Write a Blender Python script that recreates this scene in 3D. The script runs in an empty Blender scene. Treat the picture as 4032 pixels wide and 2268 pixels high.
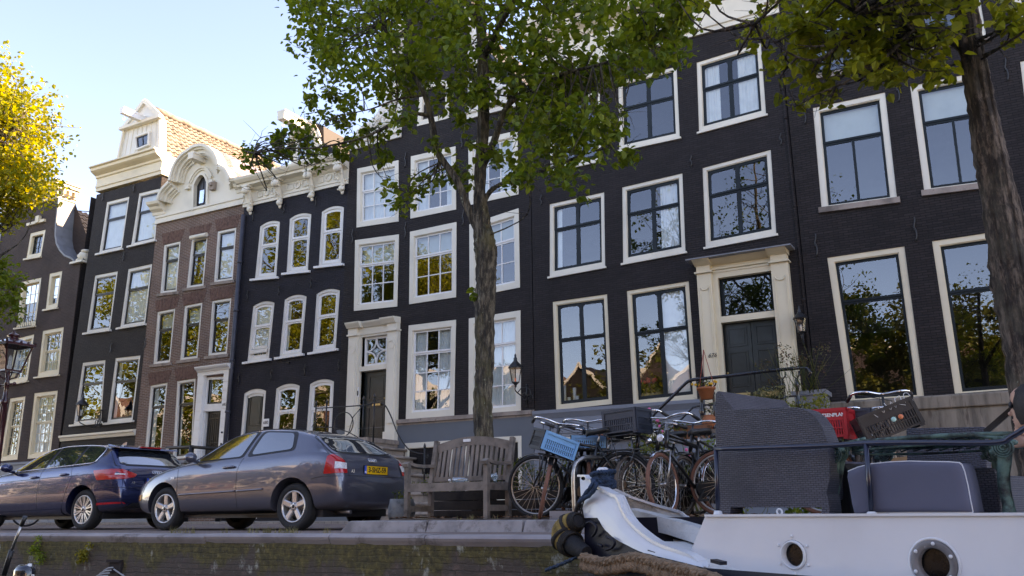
import bpy, bmesh, math, random
from mathutils import Vector, Matrix
from mathutils.bvhtree import BVHTree
from mathutils.geometry import tessellate_polygon
R = math.radians; PI = math.pi
SC = bpy.context.scene; COL = SC.collection
# ---------------------------------------------------------------- camera, sky, sun
FPX, PITCH, ROLL, YAW, EYE = 3382.0, R(14.72), R(-0.57), R(29.1), 0.19
FWD = Vector((-math.sin(YAW)*math.cos(PITCH), math.cos(YAW)*math.cos(PITCH), math.sin(PITCH)))
_r = Vector((math.cos(YAW), math.sin(YAW), 0)); _u = _r.cross(FWD)
RGT = _r*math.cos(ROLL)+_u*math.sin(ROLL); UP = -_r*math.sin(ROLL)+_u*math.cos(ROLL)
CAMP = Vector((0, 0, EYE))
cam = bpy.data.cameras.new('camera'); camo = bpy.data.objects.new('camera', cam); COL.objects.link(camo)
cam.sensor_width = 36; cam.lens = 36*FPX/4032; cam.clip_start = .05; cam.clip_end = 2000
camo.matrix_world = Matrix(((RGT.x, UP.x, -FWD.x, 0), (RGT.y, UP.y, -FWD.y, 0), (RGT.z, UP.z, -FWD.z, EYE), (0, 0, 0, 1)))
SC.camera = camo
SUN_AZ, SUN_EL = 45, 31
wd = bpy.data.worlds.new('World'); SC.world = wd; wd.use_nodes = True
_n = wd.node_tree.nodes; sky = _n.new('ShaderNodeTexSky'); sky.sky_type = 'NISHITA'; sky.sun_disc = False
sky.sun_elevation = R(SUN_EL); sky.sun_rotation = R(SUN_AZ); sky.air_density = .85; sky.dust_density = .15; sky.ozone_density = 3.0
wd.node_tree.links.new(sky.outputs[0], _n['Background'].inputs[0]); _n['Background'].inputs[1].default_value = .15
sd = bpy.data.lights.new('sun', 'SUN'); sd.energy = 5.0; sd.angle = R(.5); sd.color = (1, .86, .66)
so = bpy.data.objects.new('sun', sd); COL.objects.link(so)
_d = Vector((math.sin(R(SUN_AZ))*math.cos(R(SUN_EL)), math.cos(R(SUN_AZ))*math.cos(R(SUN_EL)), math.sin(R(SUN_EL))))
so.rotation_euler = _d.to_track_quat('Z', 'Y').to_euler(); so.location = (10, 40, 40)
SC.view_settings.view_transform = 'Standard'; SC.view_settings.look = 'None'; SC.view_settings.exposure = 2.12
if hasattr(SC.view_settings, 'use_white_balance'): SC.view_settings.use_white_balance = True; SC.view_settings.white_balance_temperature = 8900; SC.view_settings.white_balance_tint = 26
SC.cycles.max_bounces = 6; SC.cycles.transparent_max_bounces = 12
# ---------------------------------------------------------------- measuring: where a sight line meets a plane
CR = {'A':(0,300,1.449),'B':(0,1200,1.357),'C':(900,400,1.449),'D':(900,1200,1.357),'E':(1800,1200,1.3565),'F':(2700,1300,1.497),'G':(3200,1400,1.6695),
 'H':(1900,400,1.2075),'I':(2900,0,1.449),'J':(2800,800,1.610),'K':(900,0,1.288),'L':(0,1700,2.5514),'M':(500,1650,2.898),'N':(1050,1650,2.898),'O':(1550,1650,2.898),
 'Q':(2000,1600,2.898),'S':(2350,1550,2.634),'T':(3750,1450,2.2305),'U':(2150,1850,3.467),'V':(0,600,2.07),'W':(0,1250,2.23),'X':(550,1350,2.898),'Y':(3050,1500,2.634),
 'Z':(2550,1400,2.898),'a':(600,400,2.898),'b':(2650,850,2.415),'p':(0,0,1),'d':(0,0,1/1.5652)}
def ray(c, x, y):
    a, b, s = CR[c]; X = a+x/s-2016; Y = 1134-(b+y/s)
    return FWD*FPX + RGT*X + UP*Y
def onY(c, x, y, Y):
    r = ray(c, x, y); return CAMP + r*(Y/r.y)
def onX(c, x, y, X):
    r = ray(c, x, y); return CAMP + r*(X/r.x)
def onZ(c, x, y, Z):
    r = ray(c, x, y); return CAMP + r*((Z-EYE)/r.z)
def onP(c, x, y, p, n):
    r = ray(c, x, y); n = Vector(n); return CAMP + r*((Vector(p)-CAMP).dot(n)/r.dot(n))
FY = 20.0
def F(c, x, y, d=0): return onY(c, x, y, FY+d)
# ---------------------------------------------------------------- objects
def empty(name, label, cat, loc=(0,0,0), rz=0, group=None):
    o = bpy.data.objects.new(name, None); COL.objects.link(o); o.location = loc; o.rotation_euler = (0, 0, rz)
    o.empty_display_size = .2
    return tag(o, label, cat, group)
def tag(o, label, cat, group=None):
    o['label'] = label; o['category'] = cat
    if group: o['group'] = group
    return o
def org(o):
    v = Vector((0, 0, 0))
    while o is not None: v = v+o.location; o = o.parent
    return v
class MB:
    def __init__(s): s.v = []; s.f = []; s.m = []; s.mi = 0; s.sm = []; s.smooth = False
    def add(s, vs, fs):
        b = len(s.v); s.v += [tuple(v) for v in vs]
        for f in fs: s.f.append([b+i for i in f]); s.m.append(s.mi); s.sm.append(s.smooth)
        return s
    def box(s, c, sz, rz=0, M=None):
        hx, hy, hz = sz[0]/2, sz[1]/2, sz[2]/2; P = []
        for x in (-hx, hx):
            for y in (-hy, hy):
                for z in (-hz, hz):
                    p = Vector((x, y, z))
                    if M: p = M @ p
                    elif rz: p = Vector((x*math.cos(rz)-y*math.sin(rz), x*math.sin(rz)+y*math.cos(rz), z))
                    P.append(p+Vector(c))
        return s.add(P, [(0,1,3,2),(4,6,7,5),(0,4,5,1),(2,3,7,6),(0,2,6,4),(1,5,7,3)])
    def bar(s, a, b, w, h, up=(0,0,1)):
        a = Vector(a); b = Vector(b); d = (b-a); L = d.length
        if L < 1e-6: return s
        d.normalize(); u = Vector(up)
        if abs(d.dot(u)) > .97: u = Vector((0, 1, 0))
        sx = d.cross(u).normalized(); uu = sx.cross(d); P = []
        for q in (a, b):
            for i, j in ((-1,-1),(1,-1),(1,1),(-1,1)): P.append(q+sx*(i*w/2)+uu*(j*h/2))
        return s.add(P, [(3,2,1,0),(4,5,6,7),(0,1,5,4),(1,2,6,5),(2,3,7,6),(3,0,4,7)])
    def tube(s, pts, r, n=8, closed=False, caps=True):
        pts = [Vector(p) for p in pts]; m = len(pts)
        rs = r if isinstance(r, (list, tuple)) else [r]*m
        b = len(s.v); prev = None; V = []
        for i, p in enumerate(pts):
            if closed: t = pts[(i+1) % m]-pts[i-1]
            else: t = pts[min(i+1, m-1)]-pts[max(i-1, 0)]
            if t.length < 1e-9: t = Vector((0, 0, 1))
            t.normalize()
            if prev is None:
                a = Vector((0, 0, 1)) if abs(t.z) < .9 else Vector((1, 0, 0)); u = t.cross(a).normalized()
            else:
                u = prev - t*prev.dot(t)
                u = u.normalized() if u.length > 1e-6 else t.orthogonal().normalized()
            prev = u; w = t.cross(u)
            for k in range(n):
                an = 2*PI*k/n; V.append(p+(u*math.cos(an)+w*math.sin(an))*rs[i])
        Fc = []
        for i in range(m if closed else m-1):
            j = (i+1) % m
            for k in range(n):
                k2 = (k+1) % n; Fc.append((i*n+k, i*n+k2, j*n+k2, j*n+k))
        sm = s.smooth; s.smooth = True; s.add(V, Fc); s.smooth = sm
        if caps and not closed:
            for i, fl in ((0, 1), (m-1, 0)):
                q = [b+i*n+k for k in range(n)]
                if fl: q.reverse()
                s.f.append(q); s.m.append(s.mi); s.sm.append(False)
        return s
    def lathe(s, prof, c=(0,0,0), n=16, axis='Z', M=None, sm=True):
        V = []; m = len(prof); c = Vector(c)
        for (r_, h) in prof:
            for k in range(n):
                an = 2*PI*k/n; x, y = r_*math.cos(an), r_*math.sin(an)
                p = Vector((x, y, h)) if axis == 'Z' else Vector((x, h, y)) if axis == 'Y' else Vector((h, x, y))
                if M: p = M @ p
                V.append(p+c)
        Fc = []
        for i in range(m-1):
            for k in range(n):
                k2 = (k+1) % n; q = (i*n+k, i*n+k2, (i+1)*n+k2, (i+1)*n+k); Fc.append(q if axis != 'Y' else q[::-1])
        o = s.smooth; s.smooth = sm; s.add(V, Fc); s.smooth = o
        return s
    def prism(s, pts, off):            # polygon (list of 3D points) pushed along off, closed
        pts = [Vector(p) for p in pts]; off = Vector(off); n = len(pts)
        tri = tessellate_polygon([pts])
        V = pts+[p+off for p in pts]
        Fc = [tuple(t) for t in tri]+[tuple(i+n for i in reversed(t)) for t in tri]
        Fc += [(i, i+n, (i+1) % n+n, (i+1) % n) for i in range(n)]
        return s.add(V, Fc)
    def ball(s, c, r, n=10, m=7, sq=(1,1,1)):
        pr = [(max(1e-4, math.sin(PI*i/m)), -math.cos(PI*i/m)) for i in range(m+1)]
        return s.lathe([(a*r, b*r) for a, b in pr], c, n, M=Matrix.Diagonal(sq).to_3x3())
    def build(s, name, mats, parent=None, o=None, label=None, fixn=True):
        if not s.f: return None
        if o is None: o = org(parent) if parent is not None else Vector((0, 0, 0))
        me = bpy.data.meshes.new(name)
        me.from_pydata([(v[0]-o[0], v[1]-o[1], v[2]-o[2]) for v in s.v], [], s.f)
        if not isinstance(mats, (list, tuple)): mats = [mats]
        for m in mats: me.materials.append(m)
        if len(mats) > 1: me.polygons.foreach_set('material_index', s.m)
        me.polygons.foreach_set('use_smooth', s.sm)
        if fixn and len(s.f) < 60000:
            bm = bmesh.new(); bm.from_mesh(me); bmesh.ops.recalc_face_normals(bm, faces=bm.faces); bm.to_mesh(me); bm.free()
        me.update()
        ob = bpy.data.objects.new(name, me); COL.objects.link(ob)
        if parent is not None: ob.parent = parent
        else: ob.location = o
        if label: ob['label'] = label
        return ob
def struct(o): o['kind'] = 'structure'; return o
def stuff(o): o['kind'] = 'stuff'; return o
def copy_tree(o, parent=None):
    c = o.copy(); COL.objects.link(c)
    if parent is not None: c.parent = parent
    for ch in list(o.children): copy_tree(ch, c)
    return c
def rings(c, r, n=24, ax='Y', M=None):
    P = []
    for k in range(n):
        a = 2*PI*k/n; p = Vector((r*math.cos(a), 0, r*math.sin(a))) if ax == 'Y' else Vector((0, r*math.cos(a), r*math.sin(a))) if ax == 'X' else Vector((r*math.cos(a), r*math.sin(a), 0))
        if M: p = M @ p
        P.append(Vector(c)+p)
    return P
def smoothpath(pts, k=6):
    pts = [Vector(p) for p in pts]; out = []
    for i in range(len(pts)-1):
        p0 = pts[max(i-1, 0)]; p1 = pts[i]; p2 = pts[i+1]; p3 = pts[min(i+2, len(pts)-1)]
        for j in range(k):
            t = j/k; out.append(.5*((2*p1)+(p2-p0)*t+(2*p0-5*p1+4*p2-p3)*t*t+(-p0+3*p1-3*p2+p3)*t**3))
    out.append(pts[-1]); return out
FONT = bpy.data.fonts.get('Bfont') or bpy.data.fonts.load('<builtin>')
def text(txt, name, mat, parent, loc, size, ex=.003, xdir=(1,0,0), up=(0,0,1), shear=0, bold=0):
    cu = bpy.data.curves.new(name, 'FONT'); cu.body = txt; cu.size = size; cu.extrude = ex; cu.align_x = 'CENTER'; cu.align_y = 'CENTER'; cu.font = FONT; cu.shear = shear; cu.offset = bold; cu.resolution_u = 3
    t = bpy.data.objects.new('tmp', cu); COL.objects.link(t)
    dg = bpy.context.evaluated_depsgraph_get(); me = bpy.data.meshes.new_from_object(t.evaluated_get(dg)); bpy.data.objects.remove(t)
    X = Vector(xdir).normalized(); U = Vector(up); Z = X.cross(U).normalized(); U = Z.cross(X)
    Mx = Matrix(((X.x, U.x, Z.x, 0), (X.y, U.y, Z.y, 0), (X.z, U.z, Z.z, 0), (0, 0, 0, 1)))
    me.transform(Matrix.Translation(Vector(loc)-(org(parent) if parent else Vector()))@Mx)
    me.materials.clear(); me.materials.append(mat)
    o = bpy.data.objects.new(name, me); COL.objects.link(o)
    if parent: o.parent = parent
    return o
# ---------------------------------------------------------------- materials
def _mat(name):
    m = bpy.data.materials.new(name); m.use_nodes = True; t = m.node_tree; t.nodes.clear()
    o = t.nodes.new('ShaderNodeOutputMaterial'); p = t.nodes.new('ShaderNodeBsdfPrincipled'); t.links.new(p.outputs[0], o.inputs[0])
    return m, t, p, o
def nd(t, k, **a):
    n = t.nodes.new(k)
    for q, v in a.items():
        if q.startswith('i_'):
            n.inputs[q[2:].replace('_', ' ')].default_value = v
        else: setattr(n, q, v)
    return n
def coords(t, scale=(1,1,1), kind='Object'):
    tc = nd(t, 'ShaderNodeTexCoord'); mp = nd(t, 'ShaderNodeMapping'); mp.inputs['Scale'].default_value = scale
    t.links.new(tc.outputs[kind], mp.inputs[0]); return mp.outputs[0]
def ramp(t, fac, stops):
    r = nd(t, 'ShaderNodeValToRGB'); e = r.color_ramp.elements
    while len(e) < len(stops): e.new(.5)
    for k, (p, c) in enumerate(stops): e[k].position = p; e[k].color = (*c, 1) if len(c) == 3 else c
    t.links.new(fac, r.inputs[0]); return r.outputs[0]
def mixc(t, fac, a, b, mode='MIX'):
    m = nd(t, 'ShaderNodeMix', data_type='RGBA', blend_type=mode)
    for s, v in ((0, fac), (6, a), (7, b)):
        if hasattr(v, 'node'): t.links.new(v, m.inputs[s])
        elif s == 0: m.inputs[0].default_value = v
        else: m.inputs[s].default_value = (*v, 1)
    return m.outputs[2]
def bump(t, p, h, s=.3, dist=.01, prev=None):
    b = nd(t, 'ShaderNodeBump'); b.inputs['Strength'].default_value = s; b.inputs['Distance'].default_value = dist
    t.links.new(h, b.inputs['Height'])
    if prev: t.links.new(prev, b.inputs['Normal'])
    t.links.new(b.outputs[0], p.inputs['Normal']); return b.outputs[0]
def noise(t, vec, sc, det=4, rough=.55):
    n = nd(t, 'ShaderNodeTexNoise'); n.inputs['Scale'].default_value = sc; n.inputs['Detail'].default_value = det; n.inputs['Roughness'].default_value = rough
    t.links.new(vec, n.inputs['Vector']); return n.outputs[0]
def M(name, col, rough=.6, metal=0, var=.12, vs=3, bs=30, bd=.15, stretch=(1,1,1), coat=0, dirt=None, dist=.01, spec=.5):
    m, t, p, o = _mat(name); v = coords(t, stretch)
    n1 = noise(t, v, vs, 6)
    c2 = tuple(max(0, c*(1-2.2*var)) for c in col); c3 = tuple(min(1, c*(1+1.2*var)) for c in col)
    c = ramp(t, n1, [(.3, c2), (.5, col), (.72, c3)])
    if dirt:
        n2 = noise(t, v, dirt[1], 8, .7); k = ramp(t, n2, [(dirt[2], (0,0,0)), (min(1, dirt[2]+.12), (1,1,1))]); c = mixc(t, k, c, dirt[0])
    t.links.new(c, p.inputs['Base Color'])
    p.inputs['Roughness'].default_value = rough; p.inputs['Metallic'].default_value = metal; p.inputs['Coat Weight'].default_value = coat; p.inputs['Specular IOR Level'].default_value = spec
    if bd: bump(t, p, noise(t, v, bs, 4), bd, dist)
    return m
def brick(name, c1, c2, mort, bw=.215, bh=.058, ms=.009, rough=.75, bs=.6, spec=.4, squash=None, stain=.5):
    m, t, p, o = _mat(name); tc = nd(t, 'ShaderNodeTexCoord'); sx = nd(t, 'ShaderNodeSeparateXYZ'); t.links.new(tc.outputs['Object'], sx.inputs[0])
    ax = nd(t, 'ShaderNodeMath', operation='ADD'); t.links.new(sx.outputs[0], ax.inputs[0]); t.links.new(sx.outputs[1], ax.inputs[1])
    cb = nd(t, 'ShaderNodeCombineXYZ'); t.links.new(ax.outputs[0], cb.inputs[0]); t.links.new(sx.outputs[2], cb.inputs[1])
    nz = nd(t, 'ShaderNodeTexNoise'); nz.inputs['Scale'].default_value = 1.3; t.links.new(cb.outputs[0], nz.inputs['Vector'])
    vm = nd(t, 'ShaderNodeVectorMath', operation='MULTIPLY_ADD'); vm.inputs[1].default_value = (.02, .03, 0)
    t.links.new(nz.outputs['Color'], vm.inputs[0]); t.links.new(cb.outputs[0], vm.inputs[2])
    b = nd(t, 'ShaderNodeTexBrick'); b.offset = .5; b.inputs['Scale'].default_value = 1; b.inputs['Brick Width'].default_value = bw; b.inputs['Row Height'].default_value = bh
    b.inputs['Mortar Size'].default_value = ms; b.inputs['Mortar Smooth'].default_value = .3; b.inputs['Bias'].default_value = -.1
    b.inputs['Color1'].default_value = (*c1, 1); b.inputs['Color2'].default_value = (*c2, 1); b.inputs['Mortar'].default_value = (*mort, 1)
    t.links.new(vm.outputs[0], b.inputs['Vector'])
    n2 = noise(t, tc.outputs['Object'], .9, 7, .65); k = ramp(t, n2, [(.3, (1-stain*.6,)*3), (.7, (1+stain*.5,)*3)])
    c = mixc(t, 1.0, b.outputs[0], k, 'MULTIPLY'); t.links.new(c, p.inputs['Base Color'])
    p.inputs['Roughness'].default_value = rough; p.inputs['Specular IOR Level'].default_value = spec
    inv = nd(t, 'ShaderNodeMath', operation='SUBTRACT'); inv.inputs[0].default_value = 1; t.links.new(b.outputs['Fac'], inv.inputs[1])
    n3 = noise(t, tc.outputs['Object'], 14, 4, .6)
    nb = bump(t, p, n3, .6, .03); bump(t, p, inv.outputs[0], min(1, bs*1.5), .014, nb)
    return m
def glassmat(name, refl=.3, rough=.0, tint=(.75,.8,.8), wav=.04, ws=1.6):
    m = bpy.data.materials.new(name); m.use_nodes = True; t = m.node_tree; t.nodes.clear()
    o = nd(t, 'ShaderNodeOutputMaterial'); tr = nd(t, 'ShaderNodeBsdfTransparent'); gl = nd(t, 'ShaderNodeBsdfGlossy'); mx = nd(t, 'ShaderNodeMixShader')
    tr.inputs[0].default_value = (*tint, 1); gl.inputs['Roughness'].default_value = rough; gl.inputs['Color'].default_value = (.92, .96, 1, 1)
    lw = nd(t, 'ShaderNodeLayerWeight'); lw.inputs['Blend'].default_value = .5; pw = nd(t, 'ShaderNodeMath', operation='POWER'); pw.inputs[1].default_value = 4; t.links.new(lw.outputs['Facing'], pw.inputs[0])
    ad = nd(t, 'ShaderNodeMath', operation='MULTIPLY_ADD', use_clamp=True); ad.inputs[1].default_value = .9; ad.inputs[2].default_value = refl; t.links.new(pw.outputs[0], ad.inputs[0])
    t.links.new(ad.outputs[0], mx.inputs[0]); t.links.new(tr.outputs[0], mx.inputs[1]); t.links.new(gl.outputs[0], mx.inputs[2]); t.links.new(mx.outputs[0], o.inputs[0])
    if wav:
        v = coords(t); b = nd(t, 'ShaderNodeBump'); b.inputs['Strength'].default_value = wav; b.inputs['Distance'].default_value = .05
        t.links.new(noise(t, v, ws, 1), b.inputs['Height']); t.links.new(b.outputs[0], gl.inputs['Normal'])
    return m
def leafmat(name, cols, tr=.45, gloss=.06):
    m, t, p, o = _mat(name); g = nd(t, 'ShaderNodeNewGeometry'); n = noise(t, coords(t), .7, 3)
    a = nd(t, 'ShaderNodeMath', operation='MULTIPLY_ADD'); a.inputs[1].default_value = .55; t.links.new(g.outputs['Random Per Island'], a.inputs[0])
    b = nd(t, 'ShaderNodeMath', operation='MULTIPLY'); b.inputs[1].default_value = .45; t.links.new(n, b.inputs[0]); t.links.new(b.outputs[0], a.inputs[2])
    c = ramp(t, a.outputs[0], [(.15+.25*k, q) for k, q in enumerate(cols)])
    t.links.new(c, p.inputs['Base Color']); p.inputs['Roughness'].default_value = .5; p.inputs['Specular IOR Level'].default_value = .35
    tl = nd(t, 'ShaderNodeBsdfTranslucent'); c2 = mixc(t, 1.0, c, (1.5, 1.25, .35), 'MULTIPLY'); t.links.new(c2, tl.inputs[0])
    mx = nd(t, 'ShaderNodeMixShader'); mx.inputs[0].default_value = tr; t.links.new(p.outputs[0], mx.inputs[1]); t.links.new(tl.outputs[0], mx.inputs[2]); t.links.new(mx.outputs[0], o.inputs[0])
    return m
WHITE = M('white_paint', (.70, .68, .63), .45, var=.05, vs=1.2, bs=9, bd=.06, dirt=((.5, .47, .41), 2.4, .66))
CREAM = M('cream_paint', (.72, .63, .46), .45, var=.05, vs=1.1, bs=9, bd=.06, dirt=((.52, .44, .31), 2.2, .67))
CREAM2 = M('pale_cream_paint', (.74, .69, .58), .45, var=.05, vs=1.1, bs=9, bd=.06, dirt=((.55, .5, .4), 2.2, .67))
WHITE2 = M('bright_white_paint', (.78, .78, .77), .4, var=.03, bs=9, bd=.04)
DGREEN = M('dark_green_paint', (.008, .015, .019), .45, var=.2, vs=2, bs=12, bd=.05, spec=.25)
BLACKP = M('black_paint', (.012, .011, .012), .35, var=.3, vs=3, bs=30, bd=.15)
BRK_BLACK = brick('painted_black_brick', (.019, .0145, .0155), (.029, .023, .0235), (.008, .0065, .007), spec=.3, rough=.7)
BRK_NAVY = brick('painted_navy_brick', (.0145, .0140, .022), (.0225, .021, .031), (.006, .006, .010), spec=.3, rough=.7)
BRK_TAR = brick('tarred_brick', (.020, .0155, .0155), (.033, .026, .0255), (.008, .0065, .0065), spec=.3, rough=.75)
BRK_BROWN = brick('brown_red_brick', (.185, .105, .082), (.13, .078, .064), (.32, .27, .23), rough=.85, bs=.5, ms=.008)
BRK_PURPLE = brick('purple_brown_brick', (.062, .040, .038), (.044, .030, .030), (.075, .06, .055), rough=.85, bs=.4)
BRK_RED = brick('red_brick', (.25, .10, .06), (.18, .07, .045), (.30, .25, .2), rough=.85)
SOLDIER = M('arch_brick', (.165, .088, .068), .85, var=.25, vs=9, bs=30, bd=.4)
PLGREY = M('blue_grey_plaster', (.19, .215, .26), .6, var=.06, vs=1, bs=18, bd=.08, dirt=((.14, .16, .19), 1.5, .62))
PLGREY2 = M('dark_grey_plaster', (.11, .13, .155), .6, var=.06, vs=1, bs=18, bd=.08)
STONE = M('weathered_sandstone', (.30, .245, .21), .85, var=.22, vs=3, bs=22, bd=.4, dirt=((.13, .105, .09), 3, .6), stretch=(1, 1, .7))
STONE2 = M('stained_stone', (.22, .18, .14), .85, var=.25, vs=2.5, bs=22, bd=.4, dirt=((.10, .075, .058), 3, .56), stretch=(2.2, 2.2, .35))
LEAD = M('grey_lead', (.20, .21, .23), .5, var=.12, vs=3, bs=6, bd=.2)
SLATE = M('dark_roof', (.014, .014, .017), .7, var=.2)
DOORG = M('door_green', (.008, .014, .014), .32, var=.1, bs=5, bd=.04, coat=.08)
CURT = M('net_curtain', (.86, .86, .84), .9, var=.05, vs=4, bs=40, bd=.1)
BLIND = M('roller_blind', (.60, .63, .57), .8, var=.05, vs=2, bs=20, bd=.05)
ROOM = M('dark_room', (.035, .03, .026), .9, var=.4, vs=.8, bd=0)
WOODIN = M('warm_interior', (.14, .09, .055), .8, var=.4, vs=.7, bd=0)
GLASS = glassmat('window_glass', .12)
GLASS2 = glassmat('plate_glass', .14, wav=.015)
BRASS = M('brass', (.45, .33, .16), .35, metal=1, bd=.05)
IRON = M('black_iron', (.012, .012, .013), .45, var=.3, bs=40, bd=.2, coat=.2)
# ---------------------------------------------------------------- house kit
class House:
    def __init__(s, label, x0, x1, cat='house'):
        s.x0, s.x1 = x0, x1; s.root = empty('canal_house', label, cat, ((x0+x1)/2, FY, 0), group='canal houses facing the quay'); s.o = Vector(s.root.location); s.holes = []
    def P(s, mb, name, mat, parent=None, label=None): return mb.build(name, mat, parent or s.root, s.o, label)
def inp(poly, x, z):
    c = False; n = len(poly)
    for i in range(n):
        a, b = poly[i], poly[i-1]
        if (a.z > z) != (b.z > z) and x < (b.x-a.x)*(z-a.z)/(b.z-a.z)+a.x: c = not c
    return c
def wall(h, outer, mat, name='wall', rev=.16, d=0, revmat=None):
    """facade sheet with real openings and their reveals"""
    mb = MB(); outer = [Vector((p.x, FY+d, p.z)) for p in outer]
    holes = [[Vector((p.x, FY+d, p.z)) for p in q] for q in h.holes if inp(outer, sum(p.x for p in q)/len(q), sum(p.z for p in q)/len(q))]
    cl = []
    for q in holes: cl.append(q)
    tri = tessellate_polygon([outer]+cl); V = outer[:]
    for q in cl: V += q
    mb.add(V, [tuple(t) for t in tri])
    for q in cl:
        n = len(q); mb.add(q+[p+Vector((0, rev, 0)) for p in q], [(i, (i+1) % n, (i+1) % n+n, i+n) for i in range(n)])
    o = mb.build(name, mat, h.root, h.o, fixn=False); return o
class Q:
    """bilinear patch on the facade: s right, t up, d into the house"""
    def __init__(s, tl, tr, br, bl, arch=0, d=0):
        s.c = [Vector(q) for q in (bl, br, tr, tl)]; s.W = ((s.c[1]-s.c[0]).length+(s.c[2]-s.c[3]).length)/2; s.H = ((s.c[3]-s.c[0]).length+(s.c[2]-s.c[1]).length)/2; s.a = arch; s.d = d
    def __call__(s, u, v, d=0):
        b, r, t, l = s.c; p = (b*(1-u)+r*u)*(1-v)+(l*(1-u)+t*u)*v
        return p+Vector((0, d+s.d, s.a*max(0, v)*(1-(2*u-1)**2)))
    def box(s, mb, u0, u1, v0, v1, d0, d1, n=None):
        n = n or (8 if s.a else 1)
        if u1-u0 < .12: n = 1
        V = []; Fc = []
        for k in range(n+1):
            u = u0+(u1-u0)*k/n; V += [s(u, v0, d0), s(u, v1, d0), s(u, v1, d1), s(u, v0, d1)]
        for k in range(n):
            a = 4*k; b = a+4; Fc += [(a, b, b+1, a+1), (a+1, b+1, b+2, a+2), (a+2, b+2, b+3, a+3), (a+3, b+3, b, a)]
        Fc += [(0, 1, 2, 3), (4*n+3, 4*n+2, 4*n+1, 4*n)]
        mb.add(V, Fc)
    def rim(s, mb, u0, u1, v0, v1, wx, wy, d0, d1, wyb=None):
        ux = wx/s.W; vy = wy/s.H; vb = (wyb if wyb is not None else wy)/s.H
        s.box(mb, u0, u0+ux, v0, v1, d0, d1); s.box(mb, u1-ux, u1, v0, v1, d0, d1)
        s.box(mb, u0+ux, u1-ux, v0, v0+vb, d0, d1, 1); s.box(mb, u0+ux, u1-ux, v1-vy, v1, d0, d1)
        return u0+ux, u1-ux, v0+vb, v1-vy
    def sheet(s, mb, u0, u1, v0, v1, d, n=None, fold=0, k=0):
        n = n or (8 if s.a else 1); V = []
        for i in range(n+1):
            u = u0+(u1-u0)*i/n; dd = d+fold*math.sin(i*1.9+k)*(.6+.4*math.sin(i*.7+k))
            V += [s(u, v0, dd), s(u, v1, dd*1)]
        mb.smooth = bool(fold); mb.add(V, [(2*i, 2*i+2, 2*i+3, 2*i+1) for i in range(n)]); mb.smooth = False
    def outline(s):
        n = 10 if s.a else 1
        return [s(0, 0), s(1, 0)]+[s(1-i/n, 1) for i in range(n+1)]
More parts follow.
